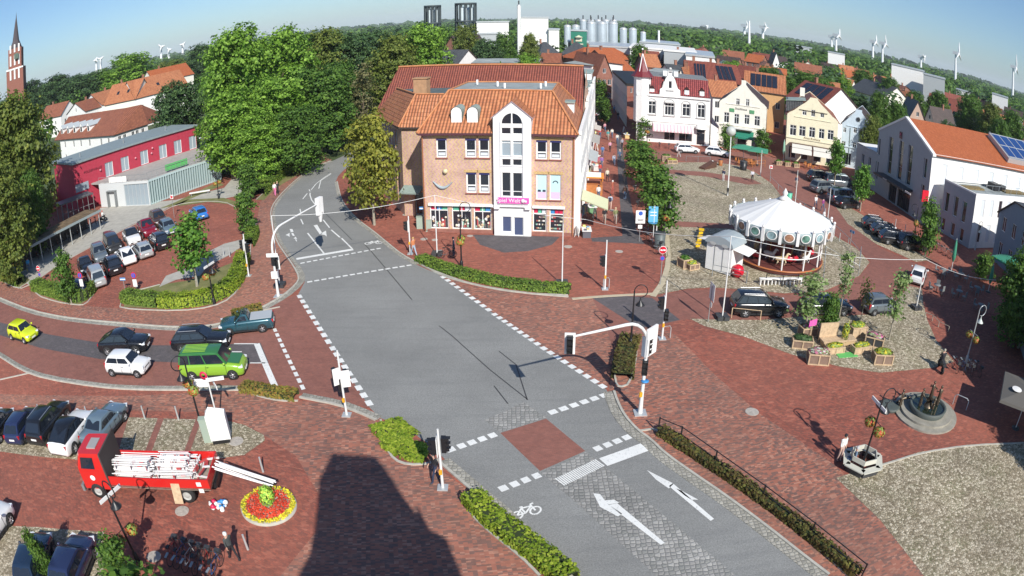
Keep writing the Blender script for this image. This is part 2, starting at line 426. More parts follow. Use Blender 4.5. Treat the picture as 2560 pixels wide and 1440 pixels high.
road_px=[(1440,1441),(1350,1360),(1260,1275),(1215,1235),(1150,1180),(1112,1148),(1075,1112),(1010,1068),(950,1045),(925,1020),(865,925),(827,865),(786,798),(745,737),(762,705),(755,694),(744,667),(722,636),(700,605),(689,572),(683,539),(686,517),(703,492),(733,461),(767,433),(794,417),(830,403),(880,380),(925,360),(960,372),(905,395),(860,425),(845,441),(839,455),(847,494),(855,511),(872,533),(894,555),(928,580),(961,608),(1000,640),(1042,662),(1097,687),(1233,783),(1353,867),(1516,974),(1527,1000),(1545,1040),(1580,1080),(1612,1102),(1650,1140),(1720,1190),(1800,1245),(1900,1320),(2000,1400),(2055,1441)]
S('asphalt_road',MB().sheet(P2(*road_px),Z1),asph)
left_road=[(0,752),(75,782),(150,798),(210,806),(300,814),(400,823),(480,825),(550,817),(610,797),(660,774),(710,747),(745,737),(786,798),(827,865),(865,925),(925,1020),(850,1003),(762,985),(650,975),(560,968),(450,969),(330,968),(250,962),(120,942),(60,922),(0,884),(-120,800),(-120,690)]
S('brick_road',MB().sheet(P2(*left_road),Z1),brick_road)
S('road_band',MB().sheet(P2((-60,790),(0,806),(120,836),(280,862),(450,864),(652,858),(672,908),(540,910),(400,905),(250,898),(100,870),(0,838),(-60,815)),Z2),brick_dark)
# wide red crossing strip on the right of the asphalt and its red lane to the plaza
S('side_road',MB().sheet(P2((1097,687),(1180,715),(1300,735),(1420,745),(1560,738),(1640,740),(1720,724),(1880,728),(1960,738),(2060,732),(2150,690),(2178,655),(2140,615),(2065,573),(2000,535),(1955,490),(1925,450),(1860,412),(1700,403),(1560,398),(1560,380),(1700,378),(1850,380),(1960,400),(2030,440),(2060,480),(2110,545),(2200,620),(2290,660),(2330,700),(2290,735),(2250,740),(2200,785),(2000,792),(1815,802),(1725,797),(1650,812),(1560,830),(1540,900),(1516,974),(1353,867),(1233,783)),Z1),brick_road)
S('dark_paving_band',MB().sheet(P2((1475,742),(1560,740),(1630,745),(1700,800),(1600,822)),Z2),brick_dark)
S('street_gutter_band',MB().sheet(P2((1541,330),(1553,330),(1560,398),(1572,480),(1592,578),(1612,610),(1480,604),(1478,595),(1556,590),(1548,480),(1543,398)),Z2),brick_dark)
S('entrance_band',MB().sheet(P2((1182,587),(1400,592),(1380,612),(1320,628),(1260,632),(1200,612)),Z1),brick_dark)
cobs={'cobbled_square':[(1668,600),(1672,640),(1662,690),(1640,728),(1637,738),(1720,722),(1780,719),(1880,725),(1960,734),(2060,728),(2148,690),(2174,656),(2140,620),(2065,578),(2000,540),(1958,497),(1930,460),(1890,432),(1850,415),(1790,406),(1700,406),(1655,412),(1660,500)],'cobbled_island':[(1725,797),(1815,800),(1900,800),(2000,792),(2100,790),(2200,785),(2250,742),(2275,715),(2305,722),(2308,760),(2318,800),(2340,850),(2385,905),(2330,920),(2200,932),(2100,917),(1980,887),(1860,842),(1760,815)],'cobbled_corner':[(2185,1165),(2300,1130),(2420,1112),(2530,1107),(2640,1112),(2700,1441),(2310,1441),(2200,1300),(2090,1195)],'cobbled_parking':[(-60,1075),(290,1042),(560,1050),(610,1062),(660,1088),(662,1102),(610,1138),(560,1145),(200,1150),(100,1142),(-60,1120)],'cobbled_bays':[(-60,1310),(95,1318),(260,1330),(260,1441),(-60,1441)],'cobbled_parking_strip':[(2080,505),(2110,510),(2160,540),(2165,555),(2230,600),(2330,650),(2290,655),(2190,610),(2120,560)],}
for n,px in cobs.items():S(n,MB().sheet(P2(*px),Z2),cob_gray)
mb=MB()
for px in([(1655,552),(1820,560),(1905,566),(1905,578),(1820,572),(1655,566)],[(1668,424),(1760,430),(1880,448),(1905,460),(1870,462),(1760,441),(1668,434)]):mb.sheet(P2(*px),Z3)
S('brick_path',mb,brick_road)
mb=MB()
for px in([(290,1042),(322,1044),(290,1150),(262,1150)],[(395,1046),(410,1047),(372,1150),(355,1150)],[(490,1048),(504,1049),(470,1145),(455,1146)]):mb.sheet(P2(*px),Z3)
S('bay_divider',mb,brick_road)
# setts in the asphalt and the red island
mb=MB();mb.sheet(P2((1310,1006),(1365,1045),(1250,1082),(1212,1050)),Z2)
mb.sheet(P2((1352,1182),(1463,1130),(1540,1190),(1700,1322),(1840,1441),(1642,1441),(1600,1402),(1440,1256)),Z2)
S('sett_median',mb,cob_road)
S('red_island',MB().sheet(P2((1365,1047),(1463,1128),(1350,1178),(1251,1083)),Z3),brick_road)
# concrete forecourt, lawns
S('forecourt',MB().sheet(P2((40,690),(30,660),(140,605),(255,548),(250,520),(440,500),(560,470),(600,425),(640,405),(720,395),(700,430),(680,455),(640,480),(545,500),(440,508),(400,531),(330,562),(220,620),(150,660),(75,715)),Z2),concrete)
S('lawn_verge',MB().sheet(P2((398,522),(440,505),(545,455),(560,462),(470,500),(452,512)),Z3),lawn)
S('lawn_strip',MB().sheet(P2((437,512),(470,499),(560,495),(592,505),(585,512),(520,505),(450,515)),Z3),lawn)
S('lawn_island',MB().sheet(P2((310,730),(350,722),(400,712),(470,702),(500,690),(585,655),(625,640),(610,700),(580,735),(530,762),(440,774),(310,768)),Z3),lawn)
S('lawn_corner',MB().sheet(P2((0,670),(30,665),(75,700),(60,712),(48,722),(0,700)),Z3),lawn)
S('lawn_wedge',MB().sheet(P2((120,712),(142,698),(165,720),(225,745),(200,763),(90,735)),Z3),lawn)
S('park_floor',MB().sheet(P2((640,500),(660,500),(690,470),(790,410),(820,385),(800,330),(500,300),(380,330),(560,420),(600,425),(705,400),(690,450)),Z1),lawn)
S('bay_paving',MB().sheet(P2((398,718),(415,690),(475,668),(500,640),(560,610),(600,600),(612,612),(570,640),(520,665),(500,690),(440,700)),Z4),concrete)
# kerbs: raised strips that follow a line
def strip(mb,px,w,z0,z1,side=0.0,smooth=1):
 p=P2(*px)if not isinstance(px[0],Vector)else px
 for _ in range(smooth):
  q=[p[0]]
  for a,b in zip(p,p[1:]):q+=[a.lerp(b,.25),a.lerp(b,.75)]
  q.append(p[-1]);p=q
 nl=[]
 for i,a in enumerate(p):
  t=(p[min(i+1,len(p)-1)]-p[max(i-1,0)]);t.z=0;t.normalize();nl.append(Vector((-t.y,t.x,0)))
 vs=[]
 for a,n in zip(p,nl):
  for o,z in((-w/2+side,z0),(-w/2+side,z1),(w/2+side,z1),(w/2+side,z0)):
   q=a+n*o;vs.append((q.x,q.y,z))
 fs=[]
 for i in range(len(p)-1):
  for k in range(3):fs.append((i*4+k,(i+1)*4+k,(i+1)*4+k+1,i*4+k+1))
 mb.add(vs,fs)
mb=MB();mk=MB()
up=[(-40,733),(0,751),(75,781),(150,797),(210,805),(300,813),(400,822),(480,824),(550,816),(610,796),(660,773),(715,742),(750,712),(758,694),(744,667),(722,636),(700,605),(689,572),(683,539),(686,517),(703,492),(733,461),(767,433),(794,417),(830,403)]
lo=[(-40,862),(0,885),(60,923),(120,943),(250,963),(330,969),(450,970),(560,969),(600,970)]
lo2=[(755,988),(850,1006),(905,1026),(950,1046)]
rt=[(1520,980),(1527,1003),(1545,1042),(1580,1082),(1612,1104),(1650,1142),(1720,1192),(1800,1247),(1900,1322),(2000,1402),(2060,1448)]
lf=[(1112,1150),(1150,1182),(1215,1238),(1262,1277),(1350,1362),(1440,1444)]
ru=[(839,455),(847,494),(855,511),(872,533),(894,555),(928,580),(961,608),(1000,640),(1042,662),(1097,688),(1180,716),(1300,736),(1420,746)]
for l,w in((up[:15],0.5),(lo,0.45),(lo2,.45),(rt,0.55),(lf,.5),(up[14:],.35),(ru[:9],.3)):
 strip(mb,l,w,0.0,0.034)
S('gutter',mb,cob_kerb)
def offs(px,d):
 p=P2(*px);out=[]
 for i,a in enumerate(p):
  t=p[min(i+1,len(p)-1)]-p[max(i-1,0)];t.z=0;t.normalize();out.append(a+Vector((-t.y,t.x,0))*d)
 return out
for l,d in((up,.33),(lo,-.3),(lo2,-.3),(rt,.35),(lf,-.33),(ru,.22)):strip(mk,offs(l,d),0.14,0.0,0.10)
S('kerb',mk,kerbstone)
mk=MB()
strip(mk,[(1632,742),(1658,705),(1672,655),(1668,600),(1664,560)],0.45,0,0.045);strip(mk,[(1430,748),(1500,742),(1570,738),(1632,735)],.3,0,.05)
S('pale_kerb',mk,plain('sandy_kerb',(0.50,0.43,0.30),0.85,var=0.12))
mk=MB()
for l in([(83,712),(90,738),(140,755),(190,763),(215,762),(235,735)],[(300,768),(330,774),(450,778),(530,768),(580,745),(610,700),(625,650),(628,600),(640,560)],[(300,768),(310,735),(400,712)],[(75,712),(48,724),(0,701)],[(45,722),(130,672),(220,622),(330,564),(400,533),(440,512),(500,504),(560,504),(592,520)],[(1045,655),(1100,690),(1180,712),(1260,728),(1330,735),(1420,738)],[(600,972),(640,990),(700,1003),(745,1003)],[(952,1050),(955,1080),(965,1120),(985,1150),(1020,1163),(1075,1160),(1100,1148)],[(1170,1232),(1165,1270),(1200,1310),(1300,1390),(1350,1441)],[(1533,900),(1538,955),(1548,970),(1575,960),(1590,900),(1592,860)],[(1600,1078),(1640,1072),(1700,1110),(1850,1210),(2000,1330),(2120,1441)],[(600,800),(640,780),(700,768)],[(640,500),(690,455),(740,420),(790,400)],[(2192,1168),(2300,1133),(2420,1114),(2560,1108)],[(0,950),(80,932)]):
 strip(mk,l,0.12,0,0.07)
S('kerb_edging',mk,kerbstone)
# ---- painted markings
mb=MB()
def line(a,b,w,z=Z4,n=1,fill=0.62):
 A,B=g(*a),g(*b);d=B-A;Ln=d.length;d.normalize();nn=Vector((-d.y,d.x,0))*w/2
 st=Ln/n
 for i in range(n):
  p=A+d*(i*st);q=A+d*(i*st+(st*fill if n>1 else st));j=lambda:R.uniform(-.02,.02)
  mb.sheet([p-nn,q-nn+d*j(),q+nn+d*j(),p+nn],z)
def pline(px,w,n=None):
 for a,b in zip(px,px[1:]):line(a,b,w)
dz=0.62
line((1105,691),(1231,782),.38,n=10);line((1233,784),(1353,867),.38,n=9);line((1354,868),(1520,975),.38,n=9,fill=.66)
line((747,738),(828,866),.38,n=9);line((829,867),(932,1022),.38,n=9)
line((768,706),(1034,662),.28,n=15,fill=.7);line((751,659),(957,620),.26,n=13,fill=.68)
line((741,648),(883,624),.5)
line((1519,986),(1365,1036),.42,n=6,fill=.7);line((1240,1086),(1110,1130),.42,n=5,fill=.7)
line((1575,1091),(1478,1128),.42,n=4,fill=.7);line((1350,1187),(1240,1228),.42,n=4,fill=.66)
line((1615,1117),(1508,1156),.75)
line((686,822),(762,980),.26,n=11,fill=.66)
line((642,860),(690,972),.42)
pline([(585,860),(642,860)],.13);pline([(625,908),(664,908)],.13);pline([(580,880),(604,880)],.13)
line((769,583),(810,634),.16);line((854,596),(881,623),.16);line((828,575),(850,594),.16);line((808,550),(824,570),.14)
line((752,548),(758,561),.13);line((750,523),(752,532),.13);line((757,498),(768,484),.13);line((776,482),(773,474),.12)
pline([(788,512),(779,500),(775,488),(776,478)],.14);pline([(778,475),(790,460),(812,443),(828,433)],.13);pline([(797,472),(802,452),(828,435)],.12);line((798,533),(800,540),.14)
S('road_marking',mb,white_paint)
mb=MB()
def arrow(px,z=Z4):mb.sheet(P2(*px),z)
# straight/right arrow in the near lane
arrow([(1617,1176),(1684,1210),(1672,1222),(1640,1200)]);arrow([(1672,1216),(1682,1209),(1785,1298),(1776,1303)]);arrow([(1690,1222),(1705,1228),(1745,1250),(1728,1250),(1712,1240)])
# left arrow on the setts
arrow([(1483,1234),(1500,1236),(1512,1252),(1535,1250),(1548,1258),(1520,1262),(1555,1285),(1545,1292),(1500,1268)]);arrow([(1522,1263),(1543,1259),(1662,1358),(1652,1363)])
# upper lane arrows
arrow([(784,564),(793,562),(806,584),(800,587)]);arrow([(800,586),(806,582),(815,577),(817,592),(812,588)]);arrow([(724,573),(731,573),(734,580),(727,581)]);arrow([(714,588),(724,583),(724,593),(720,590)]);arrow([(728,583),(733,583),(737,590),(732,590)]);arrow([(734,597),(739,592),(743,598)]);arrow([(737,599),(741,599),(743,604),(741,604)])
S('lane_arrow',mb,white_paint)
mb=MB()
A,B=g(1500,1157),g(1397,1207);d=(B-A);Ln=d.length;d.normalize();nn=Vector((-d.y,d.x,0))*.35
for i in range(22):
 p=A+d*(Ln*i/22);mb.sheet([p-nn,p+d*Ln*.030-nn,p+d*Ln*.030+nn,p+nn],Z4)
S('worn_stop_line',mb,white_paint)
def bike_mark(c,ax,ay,s):
 mb=MB();C0=g(*c);ux=(g(*ax)-C0).normalized();uy=(g(*ay)-C0).normalized()
 def q(x,y):p=C0+ux*x*s+uy*y*s;return Vector((p.x,p.y,Z4))
 def seg(a,b):
  A,B=q(*a),q(*b);d=(B-A).normalized();n=Vector((-d.y,d.x,0))*.035*s*1.6;mb.sheet([A-n,B-n,B+n,A+n],Z4+R.uniform(0,.0015))
 for cx in(-.55,.55):
  pts=[(cx+.33*math.cos(a*PI/6),.33*math.sin(a*PI/6))for a in range(12)]
  for a,b in zip(pts,pts[1:]+pts[:1]):seg(a,b)
 for a,b in(((-.55,0),(-.25,.5)),((-.25,.5),(.35,.5)),((-.05,0),(.35,.5)),((-.05,0),(-.25,.5)),((-.55,0),(-.05,0)),((.55,0),(.3,.65)),((.3,.65),(.5,.7)),((-.35,.62),(-.15,.62))):seg(a,b)
 S('bicycle_marking',mb,white_paint)
bike_mark((1316,1283),(1345,1275),(1312,1262),.8);bike_mark((934,608),(948,607),(936,600),.95)
# asphalt cracks sealed with tar
mk=MB()
for l in([(1247,878),(1290,912),(1318,1000)],[(1235,965),(1270,1010)],[(910,610),(925,625),(980,690),(1030,750)],[(1098,815),(1130,840),(1225,925),(1320,1000)],[(810,530),(880,600)]):strip(mk,l,.07,Z2,Z2+.003,smooth=0)
S('tar_seam',mk,plain('tar',(0.05,0.05,0.05),.5))
# manhole covers and drains
mh=MB()
for x,y,r in((1880,1030,.42),(2,0,0),(590,1104,.45),(1060,598,.35),(1175,590,.3),(1420,617,.38),(1548,629,.35),(1087,600,.3),(1168,678,.35),(1530,526,.35),(1014,537,.35),(455,1278,.4),(385,1392,.4)):
 if r:p=g(x,y);mh.lathe([(0,.028),(r,.028),(r,.0)],(p.x,p.y,0),18,smooth=False)
S('manhole_cover',mh,plain('manhole_iron',(0.42,0.38,0.33),0.7,var=.2,vs=6))
# ================================================================== BUILDING KIT
def uvproj(me,sc=1.0):
 uv=me.uv_layers.new(name='UVMap')
 for p in me.polygons:
  n=p.normal
  h=Vector((-n.y,n.x,0))
  if h.length<1e-3:h=Vector((1,0,0));v=Vector((0,1,0))
  else:h.normalize();v=n.cross(h)
  for li in p.loop_indices:
   co=me.vertices[me.loops[li].vertex_index].co
   uv.data[li].uv=(co.dot(h)*sc,co.dot(v)*sc)
KEEP,VIEW=[],[]
class Bld:
 """local frame: x along the front from A to B (left to right seen from the square), y into the building, z up"""
 def __init__(s,name,label,cat,A,B,group=None):
  s.A=Vector((A[0],A[1],0));s.B=Vector((B[0],B[1],0))
  d=s.B-s.A;s.W=d.length;s.ux=d.normalized();s.uy=Vector((-s.ux.y,s.ux.x,0))
  s.rz=math.atan2(d.y,d.x)
  s.t=thing(name,label,cat,s.A,s.rz,group)
 def on(s,px,py,y=0.0):
  r=ray(px,py);t=(y-(CAMP-s.A).dot(s.uy))/r.dot(s.uy);q=CAMP+r*t
  return(q-s.A).dot(s.ux),q.z
 def xon(s,px,py,x=0.0):
  r=ray(px,py);t=(x-(CAMP-s.A).dot(s.ux))/r.dot(s.ux);q=CAMP+r*t
  return(q-s.A).dot(s.uy),q.z
 def at(s,px,py,z):
  q=g(px,py,z);return(q-s.A).dot(s.ux),(q-s.A).dot(s.uy)
 def part(s,name,mb,mat,parent=None,uv=False):
  o=mb.obj(name,mat,parent or s.t)
  if uv:uvproj(o.data)
  return o
def topf(prof,u):
 for(a,za),(b,zb)in zip(prof,prof[1:]):
  if a<=u<=b:return za+(zb-za)*(u-a)/max(b-a,1e-9)
 return prof[0][1]if u<prof[0][0]else prof[-1][1]
def wall(mb,prof,holes,M,depth=0.14,z0=0.0,mi=0,thick=None):
 """wall in the plane y=0 of frame M, outline under prof [(u,z)...], with real openings (u0,z0,u1,z1) and reveals"""
 us=sorted(set([p[0]for p in prof]+[h[0]for h in holes]+[h[2]for h in holes]))
 us=[u for u in us if prof[0][0]-1e-6<=u<=prof[-1][0]+1e-6]
 zs=sorted(set([z0]+[h[1]for h in holes]+[h[3]for h in holes]));zs.append(1e6)
 T=lambda u,y,z:M@Vector((u,y,z))
 for a,b in zip(us,us[1:]):
  if b-a<1e-5:continue
  ta,tb=topf(prof,a+1e-7),topf(prof,b-1e-7)
  for c,d in zip(zs,zs[1:]):
   mu,mz=(a+b)/2,(c+min(d,max(ta,tb)))/2
   if any(h[0]-1e-6<=mu<=h[2]+1e-6 and h[1]-1e-6<=mz<=h[3]+1e-6 for h in holes):continue
   pts=[]
   if ta<=c and tb<=c:continue
   def add(u,z):pts.append((u,z))
   add(a,c)if ta>c else None
   if ta<=c:add(a+(b-a)*(c-ta)/(tb-ta),c)
   if tb>c:add(b,c)
   else:add(a+(b-a)*(c-ta)/(tb-ta),c)
   if tb>c:add(b,min(d,tb))
   if tb<d<ta or ta<d<tb:add(a+(b-a)*(d-ta)/(tb-ta),d)
   if ta>c:add(a,min(d,ta))
   if len(pts)>=3:mb.add([T(u,0,z)for u,z in pts],[tuple(range(len(pts)))],mi)
 for h in holes:
  u0,w0,u1,w1=h[:4]
  for p,q in(((u0,w0),(u0,w1)),((u0,w1),(u1,w1)),((u1,w1),(u1,w0)),((u1,w0),(u0,w0))):
   mb.add([T(p[0],0,p[1]),T(q[0],0,q[1]),T(q[0],depth,q[1]),T(p[0],depth,p[1])],[(0,1,2,3)],mi)
I4=Matrix.Identity(4)
def frame_at(x,y,ang=0):return Matrix.Translation((x,y,0))@Matrix.Rotation(ang,4,'Z')
def window(b,r,M=I4,nx=2,nz=1,fm=None,pm=None,y=0.10,fw=0.07,parent=None,name='window',sill=None,tr=None,arch=False):
 fm=fm or pvc;pm=pm or dark_glass
 u0,z0,u1,z1=r;mb=MB();T=lambda u,yy,z:M@Vector((u,yy,z))
 ang=math.atan2(M[1][0],M[0][0])
 def bar(a,c,bb,d,yy=y,th=0.06):
  mb.box(T((a+bb)/2,yy,(c+d)/2),(bb-a,th,d-c),ang)
 bar(u0,z0,u0+fw,z1);bar(u1-fw,z0,u1,z1);bar(u0+fw,z0,u1-fw,z0+fw);bar(u0+fw,z1-fw,u1-fw,z1)
 for i in range(1,nx):u=u0+(u1-u0)*i/nx;bar(u-fw*.4,z0+fw,u+fw*.4,z1-fw,y,.05)
 for i in range(1,nz):z=z0+(z1-z0)*i/nz;bar(u0+fw,z-fw*.3,u1-fw,z+fw*.3,y+.004,.045)
 if tr:z=z0+(z1-z0)*tr;bar(u0+fw,z-fw*.5,u1-fw,z+fw*.5,y+.004,.05)
 o=b.part(name,mb,fm,parent)
 p=MB().quad(T(u0+.02,y+.02,z0+.02),T(u1-.02,y+.02,z0+.02),T(u1-.02,y+.02,z1-.02),T(u0+.02,y+.02,z1-.02))
 b.part('pane',p,pm,o)
 if sill:
  q=MB().box(T((u0+u1)/2,-.06,z0-.04),(u1-u0+.16,.16,.08),ang);b.part('sill',q,sill,o)
 return o
def roofslab(mb,polys,th=0.16,mi=0,mu=1):
 for p in polys:
  p=[Vector(q)for q in p];n=(p[1]-p[0]).cross(p[2]-p[0])
  if n.z<0:p=p[::-1]
  k=len(p);lo=[q-Vector((0,0,th))for q in p]
  mb.add(p,[tuple(range(k))],mi);mb.add(lo,[tuple(range(k))[::-1]],mu)
  mb.add(p+lo,[(i,i+k,(i+1)%k+k,(i+1)%k)for i in range(k)],mu)
def house(name,label,cat,A,B,depth,ze,rise,wm,rm,ridge='x',nwin=3,floors=1,group=None,chimney=True,ov=0.35,winm=None,gap=None,sidewin=True,skylight=0,detail=True,hip=0.0):
 """simple dwelling: A,B ground corners of the front; ridge 'x' parallel to the front, 'y' gable to the front"""
 b=Bld(name,label,cat,A,B,group);W=b.W;D=depth
 holes=[];H0=ze;mm=(b.A+b.B)/2;VIEW.append((math.atan2(mm.x,mm.y),(W*.55+2)/mm.length,mm.length-60,mm.length+16))
 for f in range(floors):
  zc=1.0+f*(ze-.4)/floors
  for i in range(nwin):
   u=W*(i+.5)/nwin;holes.append((u-.5,zc,u+.5,min(zc+1.4,ze-.25)))
 prof=[(0,ze),(W,ze)]if ridge=='x' else[(0,ze),(W/2,ze+rise),(W,ze)]
 if ridge=='y' and rise>2:holes.append((W/2-.45,ze+.3,W/2+.45,ze+1.5))
 mb=MB();wall(mb,prof,holes if detail else[],I4)
 sp=[(0,ze),(D/2,ze+rise*(1 if not hip else 0)),(D,ze)]if ridge=='x' and not hip else[(0,ze),(D,ze)]
 sh=[(D*(i+.5)/2-.5,1+f*(ze-.4)/floors,D*(i+.5)/2+.5,min(1+f*(ze-.4)/floors+1.3,ze-.2))for f in range(floors)for i in range(2)]if sidewin and detail else[]
 ML=frame_at(0,D,-PI/2);MR=frame_at(W,0,PI/2)
 wall(mb,sp,sh,ML);wall(mb,sp,sh,MR);wall(mb,[(0,ze),(W,ze)]if ridge=='x' else[(0,ze),(W/2,ze+rise),(W,ze)],[],frame_at(W,D,PI))
 b.part('wall',mb,wm,uv=True)
 if detail:
  for h in holes:window(b,h,pm=winm)
  if sidewin:
   for M in(ML,MR):
    for h in sh:window(b,h,M,pm=winm)
 rf=MB();o=ov;zo=ze-o*rise/(D/2 if ridge=='x' else W/2)+.1;zr=ze+rise+.1
 if ridge=='x':
  h=hip
  roofslab(rf,[[(-o,-o,zo),(W+o,-o,zo),(W+o-(h+o if h else 0),D/2,zr),(-o+(h+o if h else 0),D/2,zr)],[(W+o,D+o,zo),(-o,D+o,zo),(-o+(h+o if h else 0),D/2,zr),(W+o-(h+o if h else 0),D/2,zr)]])
  if h:roofslab(rf,[[(-o,D+o,zo),(-o,-o,zo),(h,D/2,zr)],[(W+o,-o,zo),(W+o,D+o,zo),(W-h,D/2,zr)]])
 else:
  roofslab(rf,[[(-o,D+o,zo),(-o,-o,zo),(W/2,-o,zr),(W/2,D+o,zr)],[(W+o,-o,zo),(W+o,D+o,zo),(W/2,D+o,zr),(W/2,-o,zr)]])
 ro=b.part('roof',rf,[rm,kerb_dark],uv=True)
 if chimney:
  c=MB();cx,cy=(W*.3,D*.5)if ridge=='x' else(W*.5,D*.6)
  c.box((cx,cy,zr+.2),(.6,.6,1.6));c.box((cx,cy,zr+1.05),(.75,.75,.12));b.part('chimney',c,chim,ro)
 if skylight:
  for i in range(skylight):
   u=W*(i+1)/(skylight+1);f=.45;y=D/2*f if ridge=='x' else D*.3
   if ridge=='x':
    z=ze+rise*f+.16;a=math.atan2(rise,D/2);m=MB().box((u,y,z),(1.0,1.3,.1),0,0,Matrix.Rotation(a,3,'X'));b.part('roof_window',m,dark_glass,ro)
 return b
kerb_dark=plain('eave_dark',(0.06,0.04,0.035),.7)
chim=wallmat('chimney_brick',(0.30,0.14,0.09))
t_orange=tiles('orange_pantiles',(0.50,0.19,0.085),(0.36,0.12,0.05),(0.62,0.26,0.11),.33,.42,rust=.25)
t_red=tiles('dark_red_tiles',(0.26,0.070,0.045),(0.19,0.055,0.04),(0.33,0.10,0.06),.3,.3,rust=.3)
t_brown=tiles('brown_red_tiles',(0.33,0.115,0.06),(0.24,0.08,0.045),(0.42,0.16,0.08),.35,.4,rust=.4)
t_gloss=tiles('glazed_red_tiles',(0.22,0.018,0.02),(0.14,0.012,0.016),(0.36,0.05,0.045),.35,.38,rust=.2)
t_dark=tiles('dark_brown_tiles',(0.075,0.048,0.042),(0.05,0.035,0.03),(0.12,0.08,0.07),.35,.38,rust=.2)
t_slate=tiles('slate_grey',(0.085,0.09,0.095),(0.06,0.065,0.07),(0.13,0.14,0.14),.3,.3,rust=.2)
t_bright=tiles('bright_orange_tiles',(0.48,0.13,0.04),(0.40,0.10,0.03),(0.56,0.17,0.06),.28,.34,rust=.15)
bk_main=brickwall('patterned_brick',(0.42,0.20,0.165),(0.55,0.32,0.28),(0.62,0.50,0.49),zig=(0.58,0.44,0.20))
bk_red=brickwall('red_brick',(0.30,0.10,0.065),(0.24,0.08,0.055),(0.30,0.22,0.17))
cream=wallmat('cream_render',(0.79,0.76,0.66));yellow=wallmat('yellow_render',(0.78,0.72,0.52));bluew=wallmat('pale_blue_render',(0.60,0.70,0.76))
bankg=wallmat('bank_grey_panels',(0.34,0.36,0.385),.06)
whitew=wallmat('bright_white_render',(0.82,0.81,0.78),streak=.08);redw=wallmat('crimson_render',(0.42,0.035,0.065),.12)
bitumen=plain('roof_felt',(0.30,0.33,0.32),.8,var=.2,vs=.6);zinc=plain('patina_zinc',(0.27,0.34,0.31),.6,var=.15)
# ================================================================== MAIN BRICK BUILDING
MA,MBx=g(1062,579),g(1434,591)
b=Bld('shop_building','patterned brick shop and office building with orange pantile roof and tall white gabled bay','building',MA,MBx)
W=b.W;ZE=9.9
def rc(x0,y0,x1,y1,y=0.0):
 u0,z1=b.on(x0,y0,y);u1,z0=b.on(x1,y1,y);return(u0,z0,u1,z1)
wins=[rc(1090,346,1117.5,394),rc(1162.5,346,1191,394),rc(1196,346,1224,394.5),rc(1340.5,350,1368,399),rc(1375,351,1403,399.5),rc(1165,431,1192,482.5),rc(1197.5,432,1224.5,483)]
post=[rc(1340.5,435.5,1367.5,500),rc(1374.5,436,1402,501)]
shops=[rc(1074,511,1122,573),rc(1129,513,1180,575),rc(1184,515,1229,577),rc(1332,520,1366,584),rc(1374,522,1409,585)]
shops=[(a,.35,c,d)for a,_,c,d in shops]
bayL,bayR=6.9,10.35;BY=-0.55
mb=MB();wall(mb,[(0,ZE),(bayL,ZE),(bayL+.01,ZE),(W,ZE)],wins+post+shops,I4,.2)
wall(mb,[(0,ZE),(17,ZE)],[(3,4.2,4.1,6),(6,4.2,7.1,6),(9,4.2,10.1,6),(12,4.2,13.1,6)],frame_at(0,17,-PI/2))
wall(mb,[(0,ZE),(17,ZE)],[],frame_at(W,0,PI/2));wall(mb,[(0,ZE),(W,ZE)],[],frame_at(W,17,PI))
b.part('wall',mb,bk_main,uv=True)
pinkb=plain('shop_pink',(0.75,0.12,0.42),.5);greenb=plain('shop_green',(0.10,0.45,0.30),.5);blueb=plain('shop_blue',(0.05,0.25,0.55),.5);redb=plain('shop_red',(0.6,0.02,0.08),.5)
reddish=plain('red_sill',(0.30,0.10,0.08),.7)
for r in wins:
 o=window(b,r,nx=1,y=.12,fw=.13,sill=reddish,tr=.36)
 u0,z0,u1,z1=r;h=z1-z0
 b.part('lower_light',MB().box(((u0+u1)/2,.125,z0+.18*h),(u1-u0-.34,.03,.16*h)),blind,o)
 b.part('shutter_box',MB().box(((u0+u1)/2,.1,z1-.1),(u1-u0,.1,.2)),plain('navy_shutter',(.03,.03,.12),.5),o)
for i,r in enumerate(post):
 u0,z0,u1,z1=r;o=window(b,r,nx=1,y=.12,fw=.07,sill=reddish,pm=plain('poster_white',(.70,.76,.78),.5))
 pm=MB().quad((u0+.12,.105,z0+.12),(u1-.12,.105,z0+.12),(u1-.12,.105,z0+.75),(u0+.12,.105,z0+.75));b.part('poster_base',pm,plain('poster_lilac',(.62,.5,.66),.5),o)
 pm=MB().quad((u0+.12,.107,z0+.75),(u1-.12,.107,z0+.75),(u1-.12,.107,z1-.12),(u0+.12,.107,z1-.12));b.part('poster',pm,plain('poster_aqua',(.50,.74,.76),.5),o)
 mk=MB()
 if i==0:
  for cx in(-.22,.22):mk.box(((u0+u1)/2+cx,.095,z0+.85),(.28,.01,.2))
 else:mk.lathe([(.17,-.005),(.17,.005),(.26,.005),(.26,-.005)],(0,0,0),14,a0=0,a1=PI);mk.v=[((u0+u1)/2+x,.09+z,z0+1.6+y)for x,y,z in mk.v]
 b.part('poster_figure',mk,plain('poster_ink',(.03,.05,.08),.6),o)
flagc=[[redb,blueb,greenb],[greenb,redb,blind],[redb,greenb,blueb],[redb,greenb,blind],[blueb,redb,redb]]
goods=[plain('goods_%d'%i,c,.6)for i,c in enumerate([(.75,.75,.72),(.12,.10,.10),(.55,.40,.25),(.25,.45,.35),(.7,.65,.5),(.45,.08,.08)])]
